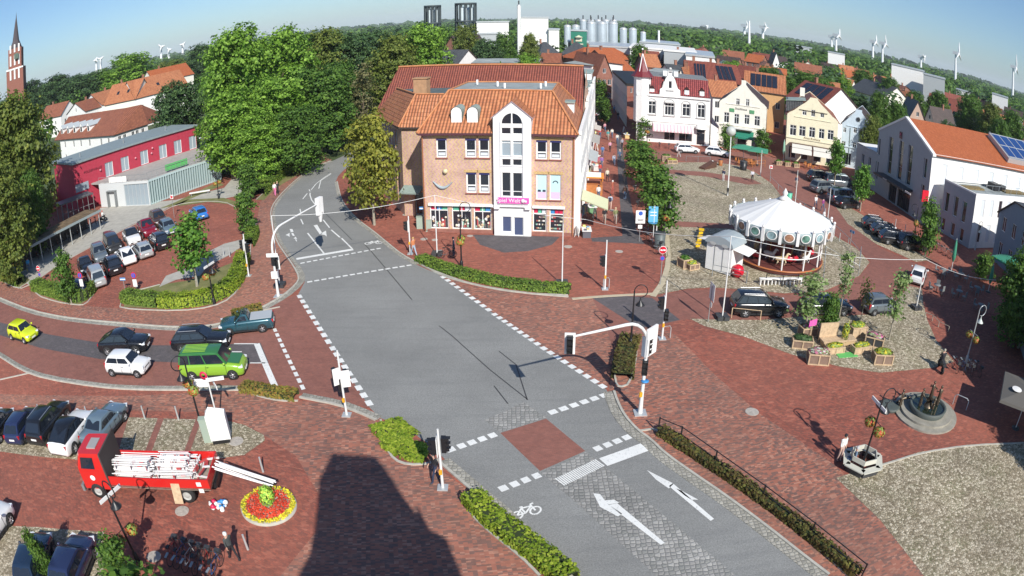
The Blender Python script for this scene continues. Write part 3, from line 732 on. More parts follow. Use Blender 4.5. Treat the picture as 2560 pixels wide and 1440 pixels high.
for i,r in enumerate(shops):
 o=window(b,r,nx=2 if i<3 else 1,y=.14,fw=.09,tr=.76)
 o.name='shop_window'
 u0,z0,u1,z1=r
 for k in range(3):
  a=u0+.1+(u1-u0-.2)*k/3;c=a+(u1-u0-.2)/3
  b.part('banner',MB().box(((a+c)/2,.15,z0+(z1-z0)*.86),(c-a-.06,.02,(z1-z0)*.16)),flagc[i][k],o)
 for k,gm in enumerate(goods):
  m=MB()
  for q in range(4):
   x=R.uniform(u0+.2,u1-.2)
   if i<3:hh=R.uniform(.2,.9);m.box((x,.152,z0+.15+hh/2),(R.uniform(.1,.28),.02,hh),0,0)if k%2 else m.ball((x,.16,z0+R.uniform(.2,1.3)),R.uniform(.08,.15),6)
   else:m.box((x,.152,z0+.3+(k+q)%5*.36),(R.uniform(.12,.3),.02,.14))
  b.part('display_goods',m,gm,o)
fas=MB();a,c=rc(1072,507,1233,518)[::2];fas.box(((a+bayL)/2-.02,-.12,2.80),(bayL-a,.3,.22));b.part('fascia',fas,whitew)
fas=MB();a=b.on(1330,519)[0];c=b.on(1411,521)[0];fas.box(((a+c)/2+.05,-.1,2.78),(c-a,.26,.22));b.part('fascia',fas,whitew)
pl=MB();pl.box((bayL/2,-.03,.16),(bayL,.06,.32));pl.box(((bayR+W)/2,-.03,.16),(W-bayR,.06,.32));b.part('plinth',pl,plain('brown_plinth',(.28,.12,.09),.8,var=.2))
# brick lintel bands
lb=MB()
for r in wins+post:lb.box(((r[0]+r[2])/2,-.015,r[3]+.14),(r[2]-r[0]+.35,.03,.26))
b.part('lintel',lb,plain('yellow_brick',(.52,.36,.16),.85,var=.2,vs=9))
dp=MB()
for x in(.12,W-.12):dp.tube([(x,-.1,.1),(x,-.1,ZE-.1)],.06,8)
b.part('downpipe',dp,plain('orange_brown_pipe',(.34,.13,.06),.5))
# smile shaped wall ornament
om=MB();pts=[]
for k in range(13):
 t=k/12;px=1083+(1131-1083)*t;py=451+20*math.sin(PI*(t*.85+.06))**1.0-2;u,z=b.on(px,py);pts.append((u,-.08,z))
om.tube(pts,[.05+.11*math.sin(PI*min(1,t/12*1.1))for t in range(13)],8);b.part('crescent_ornament',om,plain('ornament_grey',(.32,.38,.40),.5))
u,z=b.on(1114.5,427);b.part('round_lamp',MB().ball((u,-.2,z),.24,8),plain('lamp_cream',(.65,.58,.35),.4))
# the white bay
bt=[(bayL,11.35),((bayL+bayR)/2,12.75),(bayR,11.35)]
bh=[]
def rb(*a):return rc(*a,y=BY)
arch=rb(1254,285,1305,309);rows=[rb(1252.5,319,1277,336),rb(1281,319,1306,336),rb(1253,351,1277,391),rb(1281,352,1306,391),rb(1254,397,1277,415),rb(1281,398,1305,415),rb(1254,431,1277,492),rb(1281,432,1306,493)]
doors=[rb(1255,541,1279,587),rb(1284,543,1309,589)]
doors=[(d[0],.02 if i else.35,d[2],d[3])for i,d in enumerate(doors)]
mb=MB();MBY=frame_at(0,BY)
archc=((arch[0]+arch[2])/2,arch[1],(arch[2]-arch[0])/2)
wall(mb,bt,rows+doors,MBY,.16)
mb.box((bayL+.01,BY/2+.01,5.66),(.02,-BY,11.32));mb.box((bayR-.01,BY/2+.01,5.66),(.02,-BY,11.32))
# gable body runs back into the roof
mb.add([(bayL,0,ZE),(bayL,1.6,ZE),(bayL,1.6,11.35),(bayL,0,11.35)],[(0,1,2,3)]);mb.add([(bayR,0,ZE),(bayR,1.6,ZE),(bayR,1.6,11.35),(bayR,0,11.35)],[(0,3,2,1)])
bay=b.part('entrance_bay',mb,whitew)
rf=MB();cx=(bayL+bayR)/2
roofslab(rf,[[(bayL-.18,BY-.1,11.28),(cx,BY-.1,12.85),(cx,3.2,12.85),(bayL-.18,1.7,11.28)],[(bayR+.18,BY-.1,11.28),(bayR+.18,1.7,11.28),(cx,3.2,12.85),(cx,BY-.1,12.85)]],.1)
b.part('bay_roof',rf,[t_orange,plain('lilac_edge',(.35,.28,.32),.6)],bay,uv=True)
am=MB();ax,az,ar=archc
for s_ in(0,1):
 a0=PI/2+.06 if s_ else 0.0;a1=PI if s_ else PI/2-.06;vs=[(ax+(.08 if not s_ else-.08),BY-.012,az)]
 for k in range(9):
  a=a0+(a1-a0)*k/8;vs.append((ax+ar*math.cos(a),BY-.012,az+ar*1.05*math.sin(a)))
 am.add(vs,[tuple(range(len(vs)))[::-1]])
b.part('arched_window',am,dark_glass,bay)
for i,r in enumerate(rows):
 window(b,r,MBY,nx=1,y=.12,fw=.06,tr=None if i in(0,1,4,5)else(.84 if i<4 else.22),parent=bay,pm=pane_sky if i in(2,3)else dark_glass)
for r in doors:window(b,r,MBY,nx=1,y=.12,fw=.07,parent=bay,name='door',pm=plain('blue_grey_door',(.07,.09,.17),.3))
tr=MB();k=rb(1250,320,1308,495)
for u in(k[0],k[2]):tr.box((u,BY-.04,6.9),(.07,.08,8.0))
for z in(b.on(1280,391,BY)[1],b.on(1280,416,BY)[1]):tr.box(((k[0]+k[2])/2,BY-.03,z),(k[2]-k[0],.05,.06))
b.part('trim',tr,plain('trim_grey',(.6,.6,.62),.6),bay)
lg=MB();z=b.on(1280,514,BY)[1];lg.box((cx,BY-.15,z),(bayR-bayL-.04,.3,.12));lg.box((bayL+.3,BY-.2,z-.17),(.5,.3,.2));lg.box((bayR-.3,BY-.2,z-.17),(.5,.3,.2));b.part('ledge',lg,whitew,bay)
sg=rb(1245,494,1323,509);so=MB().box(((sg[0]+sg[2])/2,BY-.2,(sg[1]+sg[3])/2+.05),(sg[2]-sg[0],.12,sg[3]-sg[1]+.05));sb=b.part('sign_board',so,plain('magenta_sign',(.72,.10,.42),.5),bay)
def text(parent,s,loc,size,mat,rot=(PI/2,0,0),ext=.01,name='lettering',align='CENTER'):
 cu=bpy.data.curves.new('lettering','FONT');cu.body=s;cu.size=size;cu.extrude=ext;cu.align_x=align;cu.align_y='CENTER';cu.resolution_u=2
 o=bpy.data.objects.new(name,cu);dg=None
 me=bpy.data.meshes.new_from_object(o);bpy.data.objects.remove(o);me.materials.clear();me.materials.append(mat)
 o=bpy.data.objects.new(name,me);scn.collection.objects.link(o);o.parent=parent;o.location=loc;o.rotation_euler=rot;return o
text(sb,'Spiel Welt',((sg[0]+sg[2])/2-.45,BY-.27,(sg[1]+sg[3])/2+.06),.52,whitew)
b.part('sign_figure',MB().ball((sg[2]-.55,BY-.28,(sg[1]+sg[3])/2+.05),.2,6).ball((sg[2]-.3,BY-.28,(sg[1]+sg[3])/2),.13,6),plain('pale_pink',(.8,.6,.7),.6),sb)
# roof
ZR=13.3;e=.35;fl=[(1.7,4.7),(11.95,4.1),(11.95,12.8),(2.0,13.1)]
rf=MB();zo=ZE-.12
E4=[(-.35,-e),(W+.3,-e),(W+.3,17.3),(-.35,17.3)]
hole0,hole1=bayL-.02,bayR+.02
def yz(z):return-e+(z-zo)/(ZR-zo)*(4.7+e)
sl=lambda x,z:(x,-e+(z-zo)/(ZR-zo)*((4.7-.6*(x-1.7)/10.25)+e),z)
top=lambda x:(x,4.7-.6*(x-1.7)/10.25,ZR)
roofslab(rf,[[(E4[0][0],-e,zo),(hole0,-e,zo),top(hole0),(1.7,4.7,ZR)],[(hole1,-e,zo),(E4[1][0],-e,zo),(11.95,4.1,ZR),top(hole1)],[sl(hole0,11.1),sl(hole1,11.1),top(hole1),top(hole0)],[(E4[1][0],-e,zo),(E4[2][0],17.3,zo),(11.95,12.8,ZR),(11.95,4.1,ZR)],[(E4[3][0],17.3,zo),(E4[0][0],-e,zo),(1.7,4.7,ZR),(2.0,13.1,ZR)],[(E4[2][0],17.3,zo),(E4[3][0],17.3,zo),(2.0,13.1,ZR),(11.95,12.8,ZR)]])
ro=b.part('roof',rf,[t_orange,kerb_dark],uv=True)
b.part('roof_deck',MB().prism(fl,ZR-.3,ZR-.02),bitumen,ro)
ed=MB()
for i in range(4):
 p,q=Vector((*fl[i],ZR+.06)),Vector((*fl[(i+1)%4],ZR+.06));ed.tube([p,q],.09,6)
for p,q in(((E4[0][0],-e,zo+.05),(1.7,4.7,ZR+.05)),((E4[1][0],-e,zo+.05),(11.95,4.1,ZR+.05)),((E4[2][0],17.3,zo+.05),(11.95,12.8,ZR+.05))):ed.tube([p,q],.11,6)
b.part('ridge_tile',ed,plain('ridge_orange',(.50,.21,.09),.7,var=.2),ro)
b.part('gutter',MB().box((bayL/2-.2,-e-.07,zo-.1),(bayL-.1,.16,.18)).box(((bayR+W)/2+.1,-e-.07,zo-.1),(W-bayR+.1,.16,.18)),plain('gutter_dark',(.09,.03,.04),.5))
for x,y in((3.5,10.5),(6.0,8.4),(7.0,6.5),(10.6,6.6),(10.9,8.9)):b.part('roof_vent',MB().lathe([(0,.55),(.12,.55),(.12,0)],(x,y,ZR),8),polew,ro)
for px in(1141,1181):
 u=b.on(px,290,1.0)[0];z0=b.on(px,307,1.1)[1]
 for k in range(30):
  yy=-e+(z0-zo)/(ZR-zo)*5.0;z0=b.on(px,307,yy)[1]
 u=b.on(px,290,yy)[0];z1=b.on(px,268,yy)[1];w2=.5
 m=MB();prof=[(-w2,0),(w2,0)]+[(w2*math.cos(a*PI/8),(z1-z0-w2)+w2*math.sin(a*PI/8))for a in range(9)]
 n=len(prof);ln=2.2
 m.add([(u+p,yy,z0+q)for p,q in prof]+[(u+p,yy+ln,z0+q)for p,q in prof],[tuple(range(n))],0)
 m.add([(u+p*1.12,yy-.05,z0+q*1.03)for p,q in prof[1:]]+[(u+p*1.12,yy+ln,z0+q*1.03)for p,q in prof[1:]],[(i,i+1,i+n,i+n-1)for i in range(n-2)],1)
 m.add([(u+s_*w2,yy,z0)for s_ in(-1,)]+[(u-w2,yy+ln,z0),(u-w2,yy+ln,z0+1),(u-w2,yy,z0+1)],[(0,1,2,3)],1)
 d=b.part('dormer',m,[whitew,zinc],ro)
 b.part('hatch_line',MB().box((u,yy-.01,z0+1.15),(.5,.02,.03)),mgrey,d)
u,y=b.at(1415,262,11.6);b.part('dormer',MB().box((u,y+.8,11.1),(1.6,1.6,1.5)).box((u,y+.7,11.9),(1.8,1.9,.12),0,1),[whitew,zinc],ro)
# ------------------------------------------------------------------ angled wing to the left
a1=(-3.5,5.25);a0=(-9.5,15.3);a2=(-0.36,4.9)
wl=Bld('office_wing','angled brick wing with orange hip roof and dark window band left of the gabled bay','building',MA+b.ux*a1[0]+b.uy*a1[1],MA+b.ux*a2[0]+b.uy*a2[1])
def L2(p,z=None):
 q=MA+b.ux*p[0]+b.uy*p[1]-wl.A;r=(q.dot(wl.ux),q.dot(wl.uy));return r if z is None else(r[0],r[1],z)
mb=MB();q0,q1,q2=L2(a0),L2(a1),L2(a2);Lw=math.hypot(q0[0]-q1[0],q0[1]-q1[1]);an=math.atan2(q1[1]-q0[1],q1[0]-q0[0])
band=[(.8+i*1.15,6.8,1.75+i*1.15,8.9)for i in range(8)];MW=frame_at(q0[0],q0[1],an)
arcs=[(.9+i*2.7,1.0,2.2+i*2.7,5.0)for i in range(4)]
wall(mb,[(0,9.7),(Lw,9.7)],band+arcs,MW,.25);wall(mb,[(0,9.7),(wl.W,9.7)],[(1.2,.1,2.6,2.6)],I4,.3)
wl.part('wall',mb,bk_main,uv=True)
for r in band:window(wl,r,MW,nx=1,y=.15,fw=.08,name='window')
for r in arcs:window(wl,r,MW,nx=1,y=.2,fw=.08,name='window')
window(wl,(1.2,.1,2.6,2.6),I4,nx=1,y=.25,fm=lgrey,name='door')
f0,f1,f2,f3=(-6.6,14.2),(-2.3,6.8),(.9,6.1),(1.2,14.2)
rf=MB();roofslab(rf,[[L2((-9.9,15.3),9.55),L2((-3.7,4.9),9.55),L2(f1,12.75),L2(f0,12.75)],[L2((-3.7,4.9),9.55),L2((0,4.5),9.55),L2(f2,12.75),L2(f1,12.75)]])
ro=wl.part('roof',rf,[t_orange,kerb_dark],uv=True)
wl.part('roof_deck',MB().prism([L2(f0),L2(f1),L2(f2),L2(f3)],12.4,12.6),plain('dark_felt',(.10,.13,.13),.8,var=.2),ro)
c=L2((-3.0+.9,8.6));wl.part('chimney',MB().box((c[0],c[1],13.3),(1.5,1.1,2.0)).box((c[0],c[1],14.35),(1.7,1.3,.12)),plain('tan_cladding',(.42,.24,.13),.8,var=.15),ro)
ed=MB()
for p,q in((f0,f1),(f1,f2)):ed.tube([L2(p,12.8),L2(q,12.8)],.1,6)
ed.tube([L2((-3.7,4.9),9.6),L2(f1,12.8)],.1,6);wl.part('ridge_tile',ed,MAT['ridge_orange'],ro)
m=MB();p=L2((-2.3,4.4));m.box((p[0],p[1]-.3,3.1),(2.2,1.6,.12),0,0,Matrix.Rotation(.3,3,'X'));wl.part('porch_roof',m,zinc)
# ------------------------------------------------------------------ long dark red roof behind
def M2(p):q=MA+b.ux*p[0]+b.uy*p[1];return q
lb_=Bld('long_brick_hall','long brick building with weathered dark red tile roof behind the orange roofs','building',M2((-9.7,15.6)),M2((14.6,14.4)))
Wd=lb_.W;mb=MB();wall(mb,[(0,9.7),(Wd,9.7)],[],I4);wall(mb,[(0,9.5),(10,9.5)],[],frame_at(0,10,-PI/2));wall(mb,[(0,9.7),(5,14.6),(10,9.7)],[],frame_at(Wd,0,PI/2));wall(mb,[(0,9.7),(Wd,9.7)],[],frame_at(Wd,10,PI));lb_.part('wall',mb,bk_main,uv=True)
rf=MB();roofslab(rf,[[(-.1,-.4,9.5),(Wd,-.4,9.5),(Wd-.3,4.8,14.8),(1.3,4.8,14.8)],[(Wd,10.4,9.5),(-.1,10.4,9.5),(1.3,4.8,14.8),(Wd-.3,4.8,14.8)],[(-.1,10.4,9.5),(-.1,-.4,9.5),(1.3,4.8,14.8)]])
ro=lb_.part('roof',rf,[t_red,kerb_dark],uv=True);lb_.part('ridge_tile',MB().tube([(1.3,4.8,14.9),(Wd-.3,4.8,14.9)],.13,6).tube([(3.2,.2,10.3),(4.6,2.9,13.0)],.1,6),MAT['ridge_orange'],ro)
# ------------------------------------------------------------------ white shops along the pedestrian street (facing right)
# front runs from the street corner back; frame: A far end, B near end so that y points left into the block
cor=M2((W+.55,.3));far=g(1487,352)
dd=(far-cor);Ls=dd.length;dd.normalize();segs=[(0,17.5,9.6),(17.7,29.5,10.6),(29.7,42,9.5),(42.2,Ls,10.5)]
labs=['white rendered shop beside the brick building with pale yellow awning over its door','white gabled townhouse with grey dormers in the pedestrian street','white narrow shop house with ivy on its far side in the shopping street','pale flat-fronted shop at the far left end of the shopping street']
for i,(s0,s1,hh)in enumerate(segs):
 q=Bld('street_shop',labs[i],'building',cor+dd*s0,cor+dd*s1,'white shops down the left side of the pedestrian street')
 LL=q.W;D=1.5 if i==0 else 6
 hl=[(u0,z,u0+1.1,z+1.6)for z in(4.2,7.0)for u0 in[1.0+k*2.3 for k in range(int((LL-1.5)/2.3))]if z+1.6<hh]+[(1.0+k*3.4,.3,3.6+k*3.4,2.7)for k in range(int((LL-1)/3.4))]
 mb=MB();wall(mb,[(0,hh),(LL,hh)],hl,I4);wall(mb,[(0,hh),(D,hh)]if i!=1 else[(0,hh),(D/2,hh+1.6),(D,hh)],[],frame_at(LL,0,PI/2));wall(mb,[(0,hh),(D,hh)],[],frame_at(0,D,-PI/2));mb.box((LL/2,D/2,hh+.05),(LL,D,.1),0,1)
 q.part('wall',mb,[whitew,bitumen],uv=True)
 for h in hl:window(q,h,nx=1 if h[1]>3 else 2,name='window' if h[1]>3 else 'shop_window')
 q.part('parapet',MB().box((LL/2,.1,hh+.25),(LL,.3,.45)),whitew)
 if i>0:
  rf=MB();roofslab(rf,[[(0,.6,hh+.3),(LL,.6,hh+.3),(LL,3,hh+1.7),(0,3,hh+1.7)],[(LL,5.9,hh+.3),(0,5.9,hh+.3),(0,3,hh+1.7),(LL,3,hh+1.7)]]);ro=q.part('roof',rf,[t_red if i==2 else zinc,kerb_dark],uv=True)
  for k in range(3):q.part('dormer',MB().box((LL*(k+.5)/3,1.3,hh+.9),(1.6,1.6,1.4)).box((LL*(k+.5)/3,1.2,hh+1.65),(1.9,2.0,.12),0,1),[whitew,zinc],ro)
 if i==0:
  c0=MB();a,bb=.5,4.4;c0.add([(a,-.05,3.4),(bb,-.05,3.4),(bb,-2.6,2.5),(a,-2.6,2.5),(bb,-2.6,2.25),(a,-2.6,2.25)],[(0,1,2,3),(3,2,4,5)])
  c0.add([(a,-.05,3.34),(bb,-.05,3.34),(bb,-2.58,2.44),(a,-2.58,2.44)],[(3,2,1,0)]);q.part('awning',c0,plain('pale_yellow_canvas',(.66,.66,.42),.8))
 else:
  c0=MB();c0.box((LL/2,-.55,2.95),(LL*.55,1.1,.06),0,0,Matrix.Rotation(.3,3,'X'));q.part('awning',c0,plain('grey_canvas_%d'%i,[(.4,.42,.42),(.35,.33,.3),(.5,.45,.4)][i-1],.8))
  # ================================================================== ROW OF HOUSES ON THE FAR SIDE OF THE SQUARE
  # --- ornate corner house
b=Bld('corner_house','ornate white corner house with glossy red mansard, spired turret and curved gable','building',g(1590,352),g(1772,366))
W=b.W;ZE=8.3;ZM=11.3
def rc(x0,y0,x1,y1,y=0.0):
 u0,z1=b.on(x0,y0,y);u1,z0=b.on(x1,y1,y);return(u0,z0,u1,z1)
w1=[rc(1621,252,1639,285),rc(1662,255,1685,289),rc(1706,259,1725,291),rc(1744,261,1762,295)]
sh=[rc(1660,335,1687,353),rc(1697,336,1730,357)];sh=[(a,.5,c,2.4)for a,_,c,_ in sh]
dr=rc(1742,320,1761,366);dr=(dr[0],.1,dr[2],3.1)
gx=(b.on(1675,240)[0]);gw=1.75
prof=[(0,ZE),(gx-gw,ZE)]+[(gx+gw*s_,ZE+z)for s_,z in((-1,.3),(-.98,1.0),(-.75,1.3),(-.6,1.9),(-.5,2.7),(-.3,3.3),(-.16,3.5),(-.15,4.2),(.15,4.2),(.16,3.5),(.3,3.3),(.5,2.7),(.6,1.9),(.75,1.3),(.98,1.0),(1,.3))]+[(gx+gw,ZE),(W,ZE)]
prof=[(u+i*1e-4,z)for i,(u,z)in enumerate(prof)]
aw=(gx-.3,ZE+1.2,gx+.3,ZE+2.5)
mb=MB();wall(mb,prof,w1+sh+[dr,aw],I4,.2);D=12
wall(mb,[(0,ZE),(D,ZE)],[(1+i*2.3,4.6,2+i*2.3,6.6)for i in range(5)],frame_at(0,D,-PI/2),.2);wall(mb,[(0,ZE),(D,ZE)],[],frame_at(W,0,PI/2));wall(mb,[(0,ZE),(W,ZE)],[],frame_at(W,D,PI))
b.part('wall',mb,whitew)
for i,r in enumerate(w1):window(b,r,nx=3 if i==1 else 2,tr=.7,fw=.09)
for i in range(5):window(b,(1+i*2.3,4.6,2+i*2.3,6.6),frame_at(0,D,-PI/2),nx=2)
for r in sh:window(b,r,nx=2,name='shop_window')
window(b,dr,nx=1,name='door',tr=.7,fm=plain('cream_door',(.6,.55,.5),.5));window(b,aw,nx=1)
tr=MB();tr.box((W/2,-.15,ZE-.12),(W,.35,.3));tr.box((W/2,-.1,3.75),(W,.25,.22));tr.box((W/2,-.05,3.35),(W,.12,.12))
b.part('cornice',tr,whitew)
tr=MB()
for r in w1:
 cx=(r[0]+r[2])/2;w2=(r[2]-r[0])/2+.15
 tr.lathe([(w2-.2,-.06),(w2,-.06),(w2,.06),(w2-.2,.06)],(0,0,0),10,a0=0,a1=PI);n=44
 k=len(tr.v)-44;tr.v[k:]=[(cx+x,-.06+z,r[3]+.02+y*.7)for x,y,z in tr.v[k:]]
 tr.box((cx,-.12,r[1]-.08),(w2*2+.1,.28,.14));tr.box((r[0]-.1,-.06,(r[1]+r[3])/2),(.12,.12,r[3]-r[1]));tr.box((r[2]+.1,-.06,(r[1]+r[3])/2),(.12,.12,r[3]-r[1]))
tr.box((gx,-.1,ZE+.9),(1.3,.25,.15));tr.box((gx,-.22,ZE-1.2),(1.6,.5,.2));tr.box((gx,-.14,ZE+4.25),(.8,.4,.16));tr.ball((gx,-.1,ZE+4.65),.25,6)
b.part('window_surround',tr,plain('stone_trim',(.55,.54,.52),.7))
rf=MB();roofslab(rf,[[(1.6,.15,ZE+.1),(gx-gw,.15,ZE+.1),(gx-gw*.5,1.7,ZM),(1.9,1.7,ZM)],[(gx+gw,.15,ZE+.1),(W-.1,.15,ZE+.1),(W-.3,1.7,ZM),(gx+gw*.5,1.7,ZM)],[(gx-gw,.15,ZE+.2),(gx,.3,ZE+3.4),(gx,3.5,ZE+3.4),(gx-gw,1.9,ZE+.2)],[(gx+gw,.15,ZE+.2),(gx+gw,1.9,ZE+.2),(gx,3.5,ZE+3.4),(gx,.3,ZE+3.4)],[(0,D,ZE+.1),(0,1.6,ZE+.1),(1.7,1.8,ZM),(1.7,D-1,ZM)]])
ro=b.part('mansard_roof',rf,[t_gloss,kerb_dark],uv=True);b.part('roof_deck',MB().box((W/2+.7,1.7+5,ZM+.0),(W-2.0,10,.15)),plain('grey_deck',(.2,.21,.21),.8,var=.2),ro)
for px,py in((1630,228),(1717,232),(1755,235)):
 u,z=b.on(px,py,.4);d=b.part('dormer',MB().box((u,.9,z),(.8,1.2,1.1)).add([(u-.5,.2,z+.5),(u+.5,.2,z+.5),(u,.2,z+1.1),(u-.5,1.6,z+.5),(u+.5,1.6,z+.5),(u,1.9,z+1.1)],[(0,1,2),(0,2,5,3),(1,4,5,2)],1),[whitew,t_gloss],ro);b.part('pane',MB().box((u,.29,z),(.45,.03,.7)),blind,d)
ch=MB()
for px,py in((1663,186),(1675,186),(1690,188)):u,z=b.on(px,py,4.0);ch.box((u,4.2,z-.3),(.75,.8,1.9))
b.part('chimney',ch,whitew,ro)
tu=MB();tc=(.9,.9);tu.lathe([(1.45,3.4),(1.45,11.0),(1.65,11.05),(1.65,11.3),(1.45,11.3)],(tc[0],tc[1],0),8,smooth=False);tt=b.part('turret',tu,whitew)
for k in(3,4,5,6,7):
 a=2*PI*(k+.5)/8+PI;
 for z in(5.6,9.4):tt2=b.part('window',MB().box((tc[0]+1.36*math.cos(a),tc[1]+1.36*math.sin(a),z),(.06,.55,1.5 if z<8 else 1.1),a),dark_glass,tt)
b.part('turret_spire',MB().lathe([(1.95,11.2),(1.25,12.1),(.6,13.5),(.15,15.2),(0,15.9)],(tc[0],tc[1],0),8,smooth=False),plain('spire_maroon',(.16,.02,.025),.45),tt)
b.part('spire_trim',MB().tube([(tc[0]+.9,tc[1]-.6,12.1),(tc[0]+.05,tc[1]-.1,15.2)],.09,5).tube([(tc[0]-.5,tc[1]-1.0,12.1),(tc[0],tc[1]-.1,15.2)],.09,5).ball((tc[0],tc[1],16.0),.18,5),whitew,tt)
aw_=MB();u0=b.on(1632,305)[0];u1=b.on(1733,315)[0];n=24
for k in range(n):
 a=u0+(u1-u0)*k/n;c=u0+(u1-u0)*(k+1)/n;aw_.add([(a,-.06,3.3),(c,-.06,3.3),(c,-1.9,2.45),(a,-1.9,2.45),(c,-1.9,2.2),(a,-1.9,2.2)],[(0,1,2,3),(3,2,4,5)],k%2)
b.part('awning',aw_,[plain('awning_pink',(.72,.42,.46),.8),plain('awning_white',(.74,.70,.68),.8)])
m=MB();u,z=b.on(1752,322);m.lathe([(0,.8),(.6,.7),(1.0,.25),(1.05,0)],(u,-.3,3.0),12);b.part('door_hood',m,whitew)
m=MB();m.add([(W+.3,.6,0),(W+1.9,.4,0),(W+1.6,.4,3.2),(W+.3,.6,3.9),(W+.3,3,0),(W+.3,3,3.9)],[(0,1,2,3),(4,0,3,5)]);b.part('gate_screen',m,whitew)
# --- generic gabled fronts
def gable_front(name,label,A,B,ZE,ZP,flat,wm,rm,D,wins,shops,extra=None,curve=True):
 b=Bld(name,label,'building',A,B);W=b.W;cx=W/2;f=flat/2
 if curve:prof=[(0,ZE),(.35,ZE+.3),(.36,ZE+.35)]+[(W*t,ZE+(ZP-ZE)*v)for t,v in((.12,.22),(.25,.52),(.34,.70),(.40,.86))]+[(cx-f,ZP),(cx+f,ZP)]+[(W*(1-t),ZE+(ZP-ZE)*v)for t,v in((.40,.86),(.34,.70),(.25,.52),(.12,.22))]+[(W-.36,ZE+.35),(W-.35,ZE+.3),(W,ZE)]
 else:prof=[(0,ZE),(cx-f,ZP),(cx+f,ZP),(W,ZE)]
 H=[]
 for q in wins:u0,z1=b.on(q[0],q[1]);u1,z0=b.on(q[2],q[3]);H.append((u0,z0,u1,z1))
 S_=[(W*a,.4,W*c,2.5)for a,c in shops]
 mb=MB();wall(mb,prof,H+S_,I4,.18);sp=[(0,ZE-.1),(D,ZE-.1)]
 sh_=[(1+i*2.6,z,1.9+i*2.6,z+1.6)for i in range(int(D/2.6))for z in(1.0,4.6)]
 ML=frame_at(0,D,-PI/2);MR=frame_at(W,0,PI/2)
 wall(mb,sp,sh_,ML,.15);wall(mb,sp,[],MR);wall(mb,[(0,ZE),(cx,ZP-.3),(W,ZE)],[],frame_at(W,D,PI));b.part('wall',mb,wm)
 for r in H:window(b,r,nx=2,tr=.7,fw=.08)
 for r in S_:window(b,r,nx=1,name='shop_window')
 for r in sh_:window(b,r,ML,nx=2)
 rf=MB();zr=ZP-.45;roofslab(rf,[[(-.35,D+.2,ZE-.25),(-.35,.18,ZE-.25),(cx,.18,zr),(cx,D+.2,zr)],[(W+.35,.18,ZE-.25),(W+.35,D+.2,ZE-.25),(cx,D+.2,zr),(cx,.18,zr)]])
 ro=b.part('roof',rf,[rm,kerb_dark],uv=True)
 b.part('cornice',MB().box((cx,-.07,ZE-3.9),(W,.14,.18)).box((cx,-.05,ZE-.25),(W*.72,.1,.1)),wm)
 if extra:extra(b,ro,W,ZE,ZP)
 return b
def ex_cream(b,ro,W,ZE,ZP):
 m=MB();u0=b.on(1838,335)[0];u1=b.on(1884,345)[0];m.add([(u0,-.06,3.3),(u1,-.06,3.3),(u1,-2.2,2.5),(u0,-2.2,2.5),(u1,-2.2,2.2),(u0,-2.2,2.2)],[(0,1,2,3),(3,2,4,5)]);b.part('awning',m,plain('green_canvas',(.02,.20,.13),.8))
 for px in(1830,1880):u,z=b.on(px,275+(px-1830)*.1);b.part('round_sign',MB().box((u,-.06,z),(.85,.08,.6)),plain('brewery_green',(.10,.30,.14),.5))
 u,z=b.on(1853,275);text(b.t,'Stadthaus',(u,-.04,z+.15),.55,plain('letter_grey',(.15,.15,.13),.6))
 m=MB();u0=b.on(1835,300)[0];u1=b.on(1885,300)[0];m.box(((u0+u1)/2,-.7,3.75),(u1-u0,1.4,.12));m.box(((u0+u1)/2,-1.38,4.6),(u1-u0,.04,.05))
 for k in range(12):m.box((u0+(u1-u0)*k/11,-1.38,4.2),(.04,.04,.8))
 b.part('balcony',m,polew);b.part('chimney',MB().box((W/2,.3,ZP+.3),(.8,.5,.9)),cream,ro)
gable_front('gabled_house','cream gabled house with green awning and two round green signs',g(1795,366),g(1911,382),8.0,11.4,.9,cream,t_dark,13,[(1840,246,1849,264),(1864.5,247,1873,266),(1810,280,1822.5,307.5),(1835.5,284,1847,311),(1861,286,1873,312),(1886,289.5,1899,316)],[(.1,.3),(.4,.6),(.7,.9)],ex_cream)
def ex_yel(b,ro,W,ZE,ZP):
 for i in range(5):u0=W*(.05+i*.18);
 m=MB()
 for s0,s1 in((.12,.5),(.53,.88)):m.add([(W*s0,-1.2,3.1),(W*s1,-1.2,3.1),(W*s1,-3.0,2.75),(W*s0,-3.0,2.75)],[(0,1,2,3)]);m.add([(W*s0,-3.02,2.7),(W*s1,-3.02,2.7),(W*s1,-3.35,1.9),(W*s0,-3.35,1.9)],[(0,1,2,3)])
 b.part('awning',m,plain('offwhite_canvas',(.66,.64,.58),.8))
 m=MB();m.box((W/2,-.7,3.0),(W*.85,1.2,.2));m.box((W*.51,-3.1,1.4),(.15,.15,2.8));m.box((W*.1,-3.1,1.4),(.15,.15,2.8));m.box((W*.9,-3.1,1.4),(.15,.15,2.8));b.part('terrace_frame',m,plain('brown_frame',(.10,.05,.04),.6))
 m=MB();y=5.0;m.box((1.3,y,ZE+1.2),(3.0,4.6,2.0));d=b.part('dormer',m,t_slate,ro,uv=True);b.part('dormer_roof',MB().box((1.5,y,ZE+2.3),(3.6,5.0,.15),0,0,Matrix.Rotation(-.12,3,'Y')),zinc,d);b.part('dormer_window',MB().box((-.22,y,ZE+1.3),(.06,3.2,1.1)),blind,d)
 u,z=b.on(2033,352);text(b.t,'Altes Rathaus',(W/2,-.03,4.15),.55,plain('letter_brown',(.2,.14,.08),.6))
 b.part('gable_trim',MB().box((W/2,-.06,ZE+1.05),(W*.55,.1,.1)).lathe([(0,-.05),(.3,-.05),(.3,.05)],(0,0,0),8),plain('trim_dark',(.12,.1,.07),.6))
 b.part('chimney',MB().box((W*.3,8,ZP+.1),(.9,.9,1.5)),cream,ro)
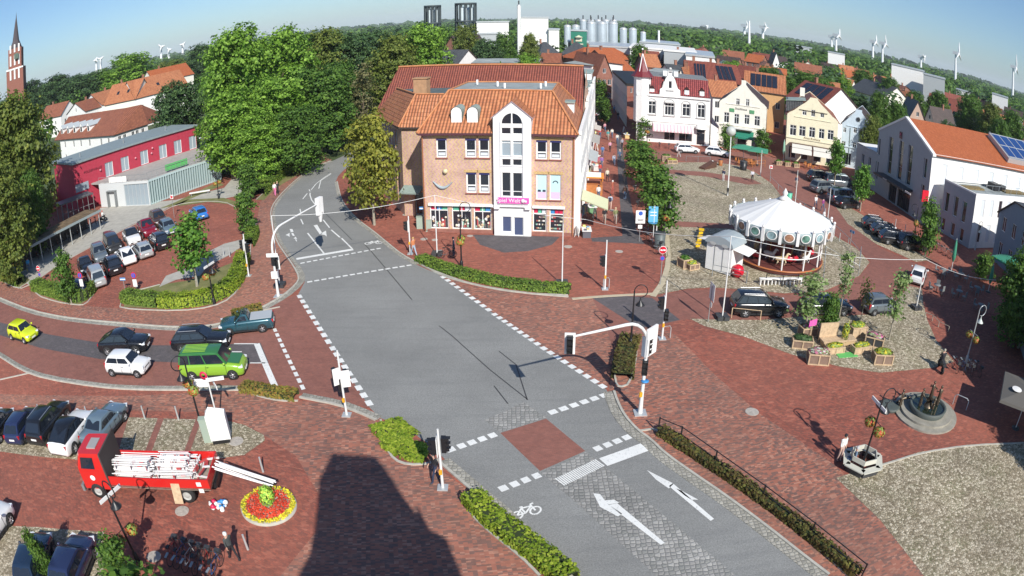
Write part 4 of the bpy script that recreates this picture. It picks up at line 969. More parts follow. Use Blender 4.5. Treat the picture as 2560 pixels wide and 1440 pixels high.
gable_front('gabled_house','pale yellow house with wide curved gable, slate dormer and five tall first-floor windows',g(1962,398),g(2088,419),7.8,11.2,1.2,yellow,t_brown,18,[(1975,311,1990,340),(1998,314,2013,342),(2023,317,2037,345),(2047.5,321,2060,348),(2069.5,324,2083,351),(2006,274.5,2016,289),(2028,274,2037.5,292.5),(2051,281,2060,295)],[(.06,.2),(.3,.44),(.55,.7),(.8,.94)],ex_yel)
def ex_blu(b,ro,W,ZE,ZP):
 m=MB();m.lathe([(.3,-.05),(.3,.05),(.42,.05),(.42,-.05),(.3,-.05)],(0,0,0),14);m.v=[(W/2+x,-.05+z,ZE+1.2+y)for x,y,z in m.v];b.part('round_window',m,mgrey)
 b.part('pane',MB().lathe([(0,0),(.3,0)],(0,0,0),12),dark_glass).data.transform(Matrix.Translation((W/2,-.06,ZE+1.2))@Matrix.Rotation(PI/2,4,'X'))
 m=MB();[m.tube([(W*t,-.08,.5),(W*t,-.08,ZE-.5)],.05,5)for t in(.27,.55)];b.part('drainpipe',m,zinc)
 b.part('solar_collector',MB().box((1.5,6,ZE+1.3),(2.2,3.2,.1),0,0,Matrix.Rotation(-.75,3,'Y')),plain('solar_dark',(.04,.045,.06),.2),ro)
gable_front('gabled_house','narrow pale blue gabled house with round attic window and dark brown roof',g(2098,414),g(2176,431),7.5,10.4,1.2,bluew,t_dark,15,[(2108,318,2115,332),(2134,317,2142,334),(2147,319,2156,336),(2160,326,2169,338),(2104,352,2113,369),(2132,355,2140,372)],[(.1,.35),(.5,.7)],ex_blu)
# --- bank with grey gable
b=Bld('bank_building','modern bank with grey gable front, bright orange roof and long white side','building',(53.6,92.2),(52.4,68.4))
W=b.W;g0=7.6;zl,zm,zp=5.9,9.5,12.7
def rc(x0,y0,x1,y1,y=0.0,fl=.8):
# tall slits: given by their top-left and bottom-right corners; the frames lean, so take the centre line
 u0,z1=b.on(x0,y0,y);u1,z0=b.on(x1,y1,y);return(u0,max(z0,.1),u1,z1)
def slit(xt,yt,xb,yb,w):u0,z1=b.on(xt,yt);u1,z0=b.on(xb,yb);u=(u0+u1)/2;return(u-w/2,max(z0,.3),u+w/2,z1)
H=[slit(2159,386,2155,418,.8),slit(2176,394,2171,425,.8),slit(2198,346,2196,388,.9),slit(2194,404,2189,448,.9),slit(2229,343,2218,465,1.35),slit(2255,353,2243,480,1.35),slit(2279,364,2264,492,1.35),slit(2315,396,2310,445,.9),slit(2308,462,2303,500,.9)]
low=[(g0+4.8,.1,g0+7.2,3.0),(g0+7.6,.1,g0+11.4,3.0)]
prof=[(0,zl),(g0,zl),(g0+.001,zm),((g0+W)/2,zp),(W,zm)]
H=[(a,3.75 if(z1-z0>4 and a>g0)else z0,c,z1)for a,z0,c,z1 in H]
mb=MB();wall(mb,prof,H+low,I4,.25);b.part('front_wall',mb,bankg)
LB=46
mb=MB();sw=[]
for k in range(9):sw.append((2.0+k*3.2,5.6,3.0+k*3.2,8.4));sw.append((2.2+k*3.2,1.2,3.2+k*3.2,3.8))
MR=frame_at(W,0,PI/2);wall(mb,[(0,zm),(LB,zm)],sw,MR,.12);wall(mb,[(0,zl),(12,zl)],[],frame_at(0,12,-PI/2));wall(mb,[(0,zm),(LB,zm)],[],frame_at(g0,LB,-PI/2));wall(mb,[(0,zm),((W-g0)/2,zp),(W-g0,zm)],[],frame_at(W,LB,PI));mb.box((g0/2,6,zl-.1),(g0,12,.2))
b.part('side_wall',mb,whitew)
for h in H:window(b,h,nx=1,nz=3 if h[3]-h[1]>4 else 1,y=.2,fm=lgrey if h[2]-h[0]>1.2 else pvc,fw=.06)
for h in low:window(b,h,nx=3,y=.2,fm=dgrey,name='entrance_glazing')
for h in sw:window(b,h,MR,nx=1,y=.07,pm=blind)
rf=MB();cx=(g0+W)/2
roofslab(rf,[[(cx,.3,zp+.05),(cx,LB,zp+.05),(W+.25,LB,zm-.15),(W+.25,.3,zm-.15)],[(cx,LB,zp+.05),(cx,.3,zp+.05),(g0-.25,.3,zm-.15),(g0-.25,LB,zm-.15)]])
ro=b.part('roof',rf,[t_bright,kerb_dark],uv=True)
vg=MB();roofslab(vg,[[(cx,-.08,zp+.2),(cx,.5,zp+.2),(W+.3,.5,zm),(W+.3,-.08,zm)],[(cx,.5,zp+.2),(cx,-.08,zp+.2),(g0-.2,-.08,zm),(g0-.2,.5,zm)]],.3);vg.box((cx+.2,LB,zp-.2),(.3,.3,.3));b.part('verge_trim',vg,plain('verge_white',(.7,.7,.68),.6),ro)
# glazed roof light
sa=math.atan2(zp-zm,(W-g0)/2);ca,sn=math.cos(sa),math.sin(sa)
def onroof(t,y,h):
 return(cx+t*ca+h*sn,y,zp-t*sn+h*ca)
Y0,Y1,T0,T1=16.5,31.5,.9,7.4
bx=MB();P=[onroof(t,y,h)for h in(0,.8)for t,y in((T0,Y0),(T1,Y0),(T1,Y1),(T0,Y1))];bx.add(P,[(4,5,6,7),(0,1,5,4),(1,2,6,5),(2,3,7,6),(3,0,4,7)]);sk=b.part('roof_light',bx,lgrey,ro)
gl=MB();fr=MB()
for i in range(7):
 for j in range(2):
  y0=Y0+.3+i*(Y1-Y0-.6)/7;y1=y0+(Y1-Y0-.6)/7-.22;t0=T0+.3+j*(T1-T0-.6)/2;t1=t0+(T1-T0-.6)/2-.25
  gl.add([onroof(t0,y0,.82),onroof(t1,y0,.82),onroof(t1,y1,.82),onroof(t0,y1,.82)],[(0,1,2,3)])
b.part('roof_light_glass',gl,plain('blue_glass',(.02,.06,.20),.1),sk)
fr.tube([onroof(T0,Y0,1.05),onroof(T1,Y0,1.05)],.04,5);fr.tube([onroof(T1,Y0,1.05),onroof(T1,Y1,1.05)],.04,5);b.part('rail',fr,galv,sk)
cn=MB();cn.box((g0+7.2,-.9,3.35),(9.5,1.9,.28));b.part('canopy',cn,plain('dark_canopy',(.03,.035,.045),.4))
u,z=b.on(2253,338);b.part('logo_panel',MB().box((u,-.06,z),(.75,.08,.95)),plain('dark_maroon',(.10,.01,.03),.5));b.part('logo',MB().lathe([(0,.30),(.12,.15),(.24,0)],(u,-.12,z),5),plain('pink_red',(.6,.08,.12),.5))
u,z=b.on(2310,492,-.9);b.part('bank_sign',MB().box((u,-.7,z+.1),(.14,1.1,1.5)),plain('bank_red',(.62,.02,.04),.4));b.part('bank_sign_mark',MB().box((u-.08,-.7,z+.15),(.02,.5,.8)).box((u-.08,-.7,z-.5),(.02,.9,.35)),whitew)
u,z=b.on(2268,505,-1.8);b.part('name_plate',MB().box((u,-1.9,3.45),(1.6,.06,.22)),whitew);text(b.t,'SPARKASSE',(g0+6.3,-1.87,3.35),.26,whitew)
# --- lower wing with roof terrace
lw=Bld('bank_annex','two-storey annex with grey end, white side of slit windows and planted roof terrace','building',(53.8,66.6),(54.6,60.1))
W=lw.W;Z=6.7;LB=30
b=lw
H=[slit(2371,482,2362,528,.85),slit(2394,492,2384,540,.85),slit(2415,505,2404,555,.85),slit(2360,545,2353,580,.8),slit(2384,558,2376,600,.8),slit(2406,572,2398,612,.8)]
mb=MB();wall(mb,[(0,Z),(W,Z)],H,I4,.2);lw.part('end_wall',mb,bankg)
sw=[(1.4+k*2.1,z,2.3+k*2.1,z+2.3)for k in range(12)for z in(.7,3.9)]
mb=MB();wall(mb,[(0,Z),(LB,Z)],sw,frame_at(W,0,PI/2),.12);wall(mb,[(0,Z),(W,Z)],[],frame_at(W,LB,PI));wall(mb,[(0,Z),(LB,Z)],[],frame_at(0,LB,-PI/2));lw.part('side_wall',mb,whitew)
for h in H:window(lw,h,nx=1,y=.15)
for k,h in enumerate(sw):window(lw,h,frame_at(W,0,PI/2),nx=1,y=.07,pm=blind if k%5 else dark_glass)
dk=lw.part('roof_deck',MB().box((W/2,LB/2,Z-.35),(W-.3,LB-.3,.1)),bitumen)
pp=MB();pp.box((.12,LB/2,Z+.05),(.3,LB,.2));pp.box((W-.12,LB/2,Z+.05),(.3,LB,.2));pp.box((W/2,.12,Z+.052),(W-.6,.3,.2));lw.part('parapet',pp,whitew)
lw.part('sedum_strip',MB().box((W*.35,3.5,Z-.2),(1.4,5,.2)).box((W*.4,14,Z-.2),(1.6,6,.2)),plain('sedum',(.18,.13,.05),.9,var=.4,vs=3),dk)
rl=MB()
for k in range(9):rl.tube([(W*.75,4+k*1.6,Z-.3),(W*.75,4+k*1.6,Z+.9)],.03,5)
rl.tube([(W*.75,4,Z+.9),(W*.75,17,Z+.9)],.03,5);lw.part('railing',rl,galv)
lw.part('terrace_furniture',MB().box((W*.3,9.5,Z+.2),(1.6,1.6,.9)).box((W*.3,11.5,Z+.1),(1,1.2,.7)),black)
# --- blue grey house at the right edge
pA,pB=Vector((56.3,56.6,0)),Vector((54.0,44.5,0))
b=Bld('blue_grey_house','blue-grey rendered house with dark windows at the right edge behind green parasols','building',pA,pB);W=b.W
H=[(1.2+k*2.6,z,2.2+k*2.6,z+1.7)for k in range(4)for z in(1.0,4.0)]
mb=MB();wall(mb,[(0,5.9),(3.5,8.0),(W,8.2)],H,I4,.15);bw=wallmat('blue_grey_render',(.20,.25,.31));wall(mb,[(0,6),(14,6)],[],frame_at(0,14,-PI/2));wall(mb,[(0,8.2),(14,8.2)],[],frame_at(W,0,PI/2));b.part('wall',mb,bw)
for h in H:window(b,h,nx=2,y=.1)
rf=MB();roofslab(rf,[[(-.3,-.2,5.8),(3.6,-.2,8.15),(3.6,14,8.15),(-.3,14,5.8)],[(3.6,-.2,8.2),(W+.3,-.2,8.35),(W+.3,14,8.35),(3.6,14,8.2)]]);b.part('roof',rf,[t_slate,kerb_dark],uv=True)
# ================================================================== LEFT SIDE: RED HALL, GLASS FRONT, BIKE SHELTER, WHITE HOUSE
A,B=Vector((-66.0,82.0,0)),Vector((-47.4,97.5,0))
A=g(183,412,7.4);B=g(488,316,7.4);A.z=B.z=0
b=Bld('red_hall','crimson flat-roofed hall with terrace doors above a long glazed ground floor','building',A,B);W=b.W;ZT=7.4
TZ=3.6
def rr(x0,y0,x1,y1):
 u0,z1=b.on((x0*2+x1)/3,(y0*2+y1)/3);u1,_=b.on((x0+x1*2)/3,(y0+y1*2)/3);c=(u0+u1)/2;return(c-.8,TZ+.1,c+.8,TZ+2.35)
H=[rr(262,412,286,450),rr(302,397,325,437),rr(350,380,373,417),rr(398,364,418,400),rr(434,353,456,388),rr(473,348,492,373)]
mb=MB();wall(mb,[(0,ZT),(W,ZT)],H,I4,.2);D=11
wall(mb,[(0,ZT),(D,ZT)],[],frame_at(0,D,-PI/2));wall(mb,[(0,ZT),(D,ZT)],[],frame_at(W,0,PI/2));wall(mb,[(0,ZT),(W,ZT)],[],frame_at(W,D,PI));b.part('wall',mb,redw)
for h in H:window(b,h,nx=2,y=.12,name='terrace_door',pm=pane_sky)
ro=b.part('roof',MB().box((W/2,D/2-.1,ZT+.12),(W+.6,D+.5,.3)),plain('roof_grey',(.22,.27,.28),.7,var=.1))
rf=MB()
for k in range(3):rf.tube([(3+k*9,4,ZT+.2),(3+k*9,4,ZT+1)],.1,6)
b.part('roof_vent',rf,galv,ro)
m=MB();[m.ball((b.on(px,py)[0],-.15,b.on(px,py)[1]),.18,5)for px,py in((380,370),(250,425),(338,395),(378,383))];b.part('wall_lamp',m,plain('pink_lamp',(.6,.25,.3),.5))
text(b.t,'POLDERHALLE',(3.6,-.05,5.6),.55,plain('letter_dark_red',(.12,.02,.03),.5))
b.part('corner_window',MB().box((1.2,-.02,3.6),(2.6,.06,1.2)),pane_sky)
# glazed ground floor in front of it
gA,gB=g(377,512),g(552,449)
q=Bld('glass_pavilion','long pavilion of pale blue glass fins with timber terrace deck on its roof','building',gA,gB);GW=q.W
n=30;fn=MB();pn=MB()
for k in range(n+1):fn.box((GW*k/n,-.12,1.7),(.10,.35,3.3))
fn.box((GW/2,-.05,3.45),(GW,.3,.25));fn.box((GW/2,-.02,.1),(GW,.2,.2))
for k in range(n):pn.quad((GW*k/n+.05,.05,.2),(GW*(k+1)/n-.05,.05,.2),(GW*(k+1)/n-.05,.05,3.3),(GW*k/n+.05,.05,3.3))
q.part('glass_fin',fn,plain('fin_blue',(.42,.52,.52),.4));q.part('glazing',pn,plain('teal_glass',(.10,.16,.17),.15))
# terrace slab reaches from glass front back to the red wall
pts=[q.A,q.B,b.B,b.A+(b.B-b.A)*.12,g(254,516)]
loc=[((p-q.A).dot(q.ux),(p-q.A).dot(q.uy))for p in pts]
q.part('terrace_deck',MB().prism(loc,3.4,3.62,0),plain('deck_grey',(.38,.36,.33),.8,var=.12,vs=1.5))
rl=MB()
for s_,e_ in((0,GW),):
 for k in range(16):rl.tube([(s_+(e_-s_)*k/15,.2,3.6),(s_+(e_-s_)*k/15,.2,4.6)],.025,4)
 rl.tube([(s_,.2,4.6),(e_,.2,4.6)],.03,4);rl.tube([(s_,.2,4.1),(e_,.2,4.1)],.015,4)
q.part('railing',rl,galv)
q.part('banner',MB().box((5.6,.3,4.35),(4.2,.03,.9)),plain('green_banner',(.10,.42,.12),.6));
# entry block
eA,eB=g(254,518),g(377,513)
e=Bld('entry_block','light grey entrance block with wide portal and glass doors at the end of the pavilion','building',eA,eB);EW=e.W
hl=[(EW*.28-.9,.05,EW*.28+.9,2.3),(EW*.52,.05,EW*.98,3.2)]
mb=MB();wall(mb,[(0,3.55),(EW,3.55)],hl[1:],I4,.2);wall(mb,[(0,3.55),(9,3.55)],[],frame_at(0,9,-PI/2));mb.box((EW/2,3.4,3.42),(EW,6.6,.24));e.part('wall',mb,plain('entry_grey',(.58,.60,.60),.5))
window(e,hl[1],nx=6,y=.12,fm=lgrey,pm=pane_sky,name='glass_door');h=hl[0];e.part('portal_frame',MB().box((h[0],-.3,1.2),(.12,.6,2.4)).box((h[2],-.3,1.2),(.12,.6,2.4)).box(((h[0]+h[2])/2,-.3,2.45),(2.0,.6,.12)),mgrey)
rl=MB();[rl.tube([(EW*k/8,.1,3.5),(EW*k/8,.1,4.5)],.025,4)for k in range(9)];rl.tube([(0,.1,4.5),(EW,.1,4.5)],.03,4);e.part('railing',rl,galv);e.part('screen',MB().box((EW*.4,.15,4.05),(EW*.36,.04,.9)),whitew)
# bike shelter
z=2.4;s0,s1=g(70,622,z),g(250,528,z);s0.z=s1.z=0
q=Bld('bicycle_shelter','long open bicycle shelter with moss-covered flat roof along the concrete path','shelter',s0,s1);LW=q.W
q.part('roof',MB().box((LW/2,1.7,2.5),(LW,3.6,.16)).box((LW/2,-.15,2.5),(LW,.1,.3),0,1),[plain('moss_roof',(.16,.11,.06),.9,var=.5,vs=1.2),plain('edge_grey',(.30,.36,.36),.5)])
for k in range(8):q.part('post',MB().tube([(.3+(LW-.6)*k/7,.1,0),(.3+(LW-.6)*k/7,.1,2.42)],.06,6),lgrey)
q.part('back_panel',MB().box((LW/2,3.4,1.2),(LW,.06,2.3)),plain('dark_panel',(.03,.03,.035),.5))
# dark glazed bin enclosure and dark wall behind
eb=g(205,545);q=Bld('cage_enclosure','dark steel lattice enclosure in the shade beside the crimson wall','shelter',g(160,560),g(238,530));LW=q.W
m=MB();[m.box((LW*k/6,0,1.4),(.08,.08,2.8))for k in range(7)];[m.box((LW/2,0,z),(LW,.05,.06))for z in(.3,1.4,2.75)];[m.box((LW*k/6,3,1.4),(.08,.08,2.8))for k in range(7)];q.part('frame',m,mgrey)
q.part('roof',MB().box((LW/2,1.5,2.85),(LW+.2,3.2,.1)),plain('cage_roof',(.10,.12,.12),.4))
q=Bld('park_wall','low dark brick wall under the big tree on the left','wall',g(90,560),g(182,480));q.part('wall',MB().box((q.W/2,.2,1.4),(q.W,.4,2.8)),bk_red,uv=True)
# white house with brown roof and dormers
z=6.6;A,C,B=g(150,348,z),g(286,336,z),g(369,309,z)
for p in(A,B,C):p.z=0
b=Bld('white_house','large white house with long brown-red roof and a row of five pointed dormers','building',A,C);W=b.W
H=[(W*t-.45,zz,W*t+.45,zz+1.5)for t in(.1,.28,.42,.58,.78,.9)for zz in(1.2,4.4)]
mb=MB();wall(mb,[(0,z),(W,z)],H,I4,.15)
ang=math.atan2((B-C).dot(b.uy),(B-C).dot(b.ux));L2_=(B-C).length;MR=frame_at(W,0,ang);H2=[(L2_*t-.45,zz,L2_*t+.45,zz+1.5)for t in(.15,.3,.55,.68,.85)for zz in(1.2,4.4)]
wall(mb,[(0,z),(L2_,z)],H2,MR,.15);wall(mb,[(0,z),(14,z)],[],frame_at(0,14,-PI/2));b.part('wall',mb,whitew)
for h in H:window(b,h,nx=2)
for h in H2:window(b,h,MR,nx=2)
KEEP.append((-95,125,32));VIEW.append((math.atan2(-88,120),.20,60,175));zr=10.9;rl_=(b.on(100,302,6.5)[0],6.5);rl_=(-8,7.5);rr_=(W-6.5,8.0);r3=(W-3.5,10.5);c3=MR@Vector((L2_,0,0))
rf=MB();roofslab(rf,[[(-3,-.4,z-.1),(W+.3,-.4,z-.1),(rr_[0],rr_[1],zr),(rl_[0],rl_[1],zr)],[(W+.3,-.4,z-.1),(c3.x+.3,c3.y,z-.1),(r3[0],r3[1],zr),(rr_[0],rr_[1],zr)],[(c3.x+.3,c3.y,z-.1),(c3.x-3,c3.y+9,z-.1),(r3[0],r3[1],zr)],[(rl_[0],rl_[1],zr),(rr_[0],rr_[1],zr),(rr_[0],rr_[1]+9,z),(rl_[0],rl_[1]+9,z)]])
ro=b.part('roof',rf,[t_brown,kerb_dark],uv=True)
for k in range(5):
 u,y=-1.5+k*3.9,1.7
 m=MB();m.box((u,y+1.2,8.1),(1.3,2.6,1.5));m.add([(u-.95,y-.2,8.75),(u+.95,y-.2,8.75),(u,y-.2,9.7),(u-.95,y+4,8.75),(u+.95,y+4,8.75),(u,y+4,9.7)],[(0,1,2),(0,2,5,3),(1,4,5,2)],1);m.add([(u-.7,y-.22,8.8),(u+.7,y-.22,8.8),(u,y-.22,9.5)],[(0,1,2)],0)
 d=b.part('dormer',m,[whitew,plain('dormer_zinc',(.40,.44,.46),.5)],ro);b.part('pane',MB().box((u,y-.12,8.15),(.7,.04,1.0)),dark_glass,d)
 # green hedge wall etc. behind comes with the planting
 # ---- houses further back on the left
Z=lambda x,y,z=6.0:Vector((g(x,y,z).x,g(x,y,z).y,0))
house('town_house','white gabled house with terrace behind the big brown roof','house',Z(206,268,9),Z(256,262,9),10,9,4.2,whitew,t_orange,'y',3,2)
house('town_house','orange-roofed house with dark solar panels and cream gable behind the white house','house',Z(262,262,9.5),Z(338,246,9.5),12,9.5,5.5,cream,t_orange,'x',3,2,skylight=2)
house('town_house','long orange-roofed building in front of the dark tree','house',Z(338,246,9.5),Z(470,214,9.5),14,9.5,5.6,whitew,t_orange,'x',4,2,skylight=1)
house('town_house','bright orange-roofed house farther back by the dark evergreen tree','house',Z(388,206,11),Z(484,184,11),14,11,5,cream,t_bright,'x',3,2)
house('town_house','small red-brown roofed house half behind the left tree','house',Z(98,300,8),Z(152,288,8),10,8,4.5,whitew,t_brown,'x',2,2)
house('town_house','low brown-roofed house just behind the row of dormers','house',Z(168,286,8.5),Z(214,278,8.5),8,8.5,3.4,whitew,t_brown,'y',2,1)
# church tower
D_=330;P=at_dist(38,205,D_);zb=P.z;yy=lambda y:at_dist(38,y,D_).z
b=Bld('church_tower','tall red brick church tower with white niches and slender dark spire on the left skyline','tower',(P.x-4.2,P.y-3,0),(P.x+4.2,P.y+2.6,0));W=b.W
z1,z2,z3=yy(170),yy(120),yy(42)
b.part('shaft',MB().box((W/2,W/2,z1/2),(W,W,z1)),plain('church_brick',(.26,.10,.07),.85,var=.15));
b.part('belfry',MB().box((W/2,W/2,(z1+z2)/2),(W*.78,W*.78,z2-z1)),plain('church_brick',(.26,.10,.07)))
m=MB();[m.box((W*t,-.1 if k else.9,zz),(W*.09,.3,hh))for k,zz,hh in((1,z1-3,5),(0,z1+4,5),(0,z1+10,4))for t in(.25,.5,.75)];m.box((W/2,-.1,z1-.3),(W*1.02,.4,.8));b.part('niche',m,whitew)
b.part('clock_face',MB().box((W*.62,-.2,z1+5.8),(2.6,.3,2.8)),plain('copper_dark',(.08,.12,.09),.6))
b.part('spire',MB().lathe([(W*.42,z2-1),(W*.2,z2+4),(.25,z3),(0,z3+3)],(W/2,W/2,0),8,smooth=False),plain('spire_slate',(.07,.055,.06),.7))
# ================================================================== TREES, HEDGES, PLANTS
def rads(x,y):
 r=math.hypot((x-1280)/1280,(720-y)/1280);return(K1+3*K3*r*r)/1280
def leaf(vs,fs,p,n,s,asp=1.0):
 n=n.normalized();a=n.cross(Vector((R.uniform(-1,1),R.uniform(-1,1),R.uniform(-1,1))));
 if a.length<1e-3:return
 a.normalize();c=n.cross(a);a=a*s*.5;c=c*s*.5*asp;k=len(vs);d=n*s*.16
 vs.extend([p-a-c*.35,p-c+d*.6,p+a*1.05-c*.2,p+a*.45+c+d,p-a*.6+c*.8]);fs.append((k,k+1,k+2,k+3,k+4))
def crown_mb(lobes,nper,s,seed,droop=0.0,fill=.25,asp=1.0,jit=.12):
 """lobes: (x,y,z,rx,rz); leaves cluster in clumps over the surface of every lobe, with some inside"""
 R.seed(seed);vs,fs=[],[]
 for(x,y,z,rx,rz)in lobes:
  N=int(nper*(rx*rx*.6+rx*rz*.4));ncl=max(6,N//14);cl=[]
  for _ in range(ncl):
   d=Vector((R.gauss(0,1),R.gauss(0,1),R.gauss(0,1)+.25)).normalized();rr=R.uniform(.72,1.0+jit)if R.random()>fill else R.uniform(.3,.75)
   cl.append((d,rr))
  for k in range(N):
   d,rr=cl[R.randrange(ncl)];c=Vector((x+d.x*rx*rr,y+d.y*rx*rr,z+d.z*rz*rr))
   o=Vector((R.gauss(0,1),R.gauss(0,1),R.gauss(0,.6)))*(s*1.15)
   n=(d*.9+Vector((R.uniform(-1,1),R.uniform(-1,1),R.uniform(-.2,1.3)))*.75)
   leaf(vs,fs,c+o,n,s*R.uniform(.7,1.35),asp)
 m=MB();m.v=[tuple(v)for v in vs];m.f=[list(f)for f in fs];m.m=[0]*len(fs);m.sm=[False]*len(fs);return m
def limbs_mb(h,tr,lobes,seed,tw=.0):
 R.seed(seed);m=MB();zt=min(l[2]for l in lobes)
 m.tube([(0,0,-.05),(tw*.3,0,h*.12),(tw,tw*.4,h*.35),(tw*.6,tw,h*.62),(0,tw,h*.85)],[tr*1.35,tr,tr*.85,tr*.5,tr*.15],8)
 for i,l in enumerate(lobes[:9]):
  z0=min(h*R.uniform(.2,.45),l[2]*.8);m.tube([(tw*.6,tw*.3,z0),(l[0]*.5,l[1]*.5,(z0+l[2])/2),(l[0]*.85,l[1]*.85,l[2])],[tr*.5,tr*.3,tr*.1],5)
 return m
PROTO={}
def proto(kind,lm,bm,h,w,lobes,nper,s,trunk,seed=1,**kw):
 c=crown_mb(lobes,nper,s,seed,**kw).data(kind+'_crown',lm);t=limbs_mb(h,trunk,lobes,seed,.12*trunk).data(kind+'_trunk',bm)
 PROTO[kind]=(c,t,h,w)
g_bright=leafmat('leaf_bright',(0.055,0.115,0.014),(0.12,0.225,0.028),(0.21,0.335,0.06))
g_mid=leafmat('leaf_mid',(0.030,0.070,0.014),(0.062,0.125,0.022),(0.11,0.19,0.035))
g_dark=leafmat('leaf_dark',(0.016,0.038,0.014),(0.032,0.066,0.022),(0.06,0.105,0.035),.15)
g_olive=leafmat('leaf_olive',(0.050,0.075,0.014),(0.10,0.135,0.026),(0.16,0.185,0.045))
g_yellow=leafmat('leaf_yellow',(0.085,0.095,0.014),(0.16,0.175,0.028),(0.26,0.25,0.05))
g_grey=leafmat('leaf_sparse',(0.05,0.055,0.022),(0.085,0.085,0.035),(0.13,0.12,0.06),.1)
g_street=leafmat('leaf_street',(0.035,0.095,0.014),(0.075,0.17,0.025),(0.15,0.27,0.05))
g_silver=leafmat('leaf_silver',(0.09,0.15,0.04),(0.17,0.24,0.09),(0.28,0.34,0.17))
g_brown=leafmat('leaf_bronze',(0.07,0.04,0.02),(0.12,0.085,0.03),(0.10,0.11,0.03))
def lob(seed,n,R0,z0,z1,r0,r1,sq=1.0,top=.6):
 R.seed(seed);L_=[(0,0,(z0+z1)/2,R0*.62,(z1-z0)*.42)]
 for i in range(n):
  t=(i+.5)/n;z=z0+(z1-z0)*t;a=i*2.4+R.uniform(-.4,.4);k=math.sin(PI*(.12+.80*t))**.7;rr=R0*k*R.uniform(.55,.8);r=R.uniform(r0,r1)
  L_.append((rr*math.cos(a),rr*math.sin(a),z,r,r*sq))
 L_.append((0,0,z1-r0*.7,r0*1.1,r0*1.0));return L_
for i,(k,lm)in enumerate((('park_bright',g_bright),('park_mid',g_mid),('park_dark',g_dark),('park_olive',g_olive),('park_bright_b',g_bright))):
 proto(k,lm,bark,20,15,lob(10+i,22,6.4,3.0,18.0,2.1,3.4,.85),92,.42,.5,30+i)
proto('grey_tree',g_grey,bark,18,9,lob(21,12,3.6,4,16.5,1.3,2.0,1.2),34,.4,.3,41,fill=.5)
proto('street',g_street,bark_pale,7,4.2,lob(31,12,1.55,2.3,6.3,.75,1.05,1.0),210,.27,.11,42)
proto('street_dark',g_mid,bark_pale,7,4.2,lob(32,12,1.5,1.2,6.3,.75,1.05,1.0),210,.27,.11,43)
proto('yellow',g_yellow,bark_pale,12,9,lob(33,18,3.5,3.2,11.2,1.3,1.9,.7),95,.38,.16,44,asp=.7)
proto('column',g_silver,bark_pale,5,1.4,lob(34,7,.32,1.5,4.8,.3,.42,1.4),420,.16,.05,45)
proto('sapling',leafmat('leaf_sapling',(0.06,0.07,0.02),(0.11,0.12,0.03),(0.17,0.15,0.05)),bark_pale,4,2.4,lob(35,8,.75,1.4,3.6,.35,.5,.8),130,.17,.05,46,fill=.6)
proto('bush',g_mid,bark,2.2,3,lob(36,7,.9,.5,1.6,.6,.8,.8),150,.22,.06,47)
def tree(kind,label,pos,h,w,group=None,rz=None,name='tree',cat='tree'):
 c,t,h0,w0=PROTO[kind];r=thing(name,label,cat,(pos[0],pos[1],0),R.uniform(0,6.28)if rz is None else rz,group);r.scale=(w/w0,w/w0,h/h0)
 for n,me in(('crown',c),('trunk',t)):o=bpy.data.objects.new(n,me);scn.collection.objects.link(o);o.parent=r
 return r
def tree_px(kind,label,base,ytop,wpx,group=None,**k):
 b=g(*base);return tree(kind,label,b,hgt(b,ytop),wpx*rads(*base)*b.length*.98,group,**k)
def tree_far(kind,label,cx,ytop,wpx,dist,group=None,**k):
 p=at_dist(cx,ytop,dist);return tree(kind,label,p,max(p.z,5),wpx*rads(cx,ytop)*dist,group,**k)
gp='big trees of the park behind the road bend'
for a in(('park_bright','tallest bright green park tree, its ragged top highest against the sky',590,55,210,120),('park_bright_b','bright green park tree just right of the tallest one',705,62,200,124),('park_bright','bright green tree in front of the tallest park tree, above the pergola',570,215,190,100),('park_bright_b','broad bright tree in the middle front of the park',685,190,200,103),('park_mid','mid green tree at the front right of the park beside the road',790,165,190,108),('park_bright','low bright tree at the foot of the park behind the pergola',640,275,150,94),('park_mid','low dark tree by the hedge at the road bend',745,262,160,96),('park_olive','olive brown tree top behind the bright park trees',815,66,175,150),('park_dark','dark tree between the olive tree and the tiled roofs',882,82,150,148),('park_olive','rounded yellow-olive tree left of the long red roof',985,82,150,128),('park_bright_b','fresh green tree left of the first lattice gasholder',1060,54,150,150),('park_dark','dark wood edge tree behind the rounded olive tree',935,78,130,185),('park_mid','tree between the grey sparse tree and the park',850,150,130,118),('park_dark','dark evergreen tree in front of the orange roofs',440,200,140,128),('park_dark','dark round tree top left of the park against the sky',500,108,95,300),('park_bright_b','green round tree behind the orange roofs on the left',322,130,150,300),('park_dark','dark tree behind the white house with the terrace',205,182,120,320),('park_dark','dark tree right of the church tower',140,185,110,330),('park_mid','mid green tree between the dark tree and the round green tree',258,170,100,320),('park_olive','olive tree in front of the field turbines on the left',430,148,110,340),('park_dark','small dark tree at the foot of the church tower',75,200,90,340)):
 tree_far(a[0],a[1],*a[2:6],gp)
for a in(('grey_tree','sparse grey-brown tree beside the left end of the long red roof',905,155,95,112),('park_olive','round olive tree in front of the brewery hall',1163,58,80,200),('park_dark','dark purple-brown tree above the long red roof',1215,95,85,190),('park_mid','green tree left of the white chimney',1258,78,60,195),('park_olive','yellow-green tree at the foot of the white brewery block',1325,80,60,185),('park_mid','dark tree behind the first gasholder',1112,66,80,230)):
 tree_far(a[0],a[1],*a[2:6],'trees in front of the brewery')
 # big tree at the left edge
tree_far('park_olive','big olive green tree filling the left edge above the bicycle shelter',28,225,200,90,'big trees at the left edge');tree_far('park_olive','lower olive tree overhanging the near end of the bicycle shelter',-20,400,170,76,'big trees at the left edge');tree_far('park_mid','shaded tree beside the dark brick wall',70,420,70,84,'big trees at the left edge')
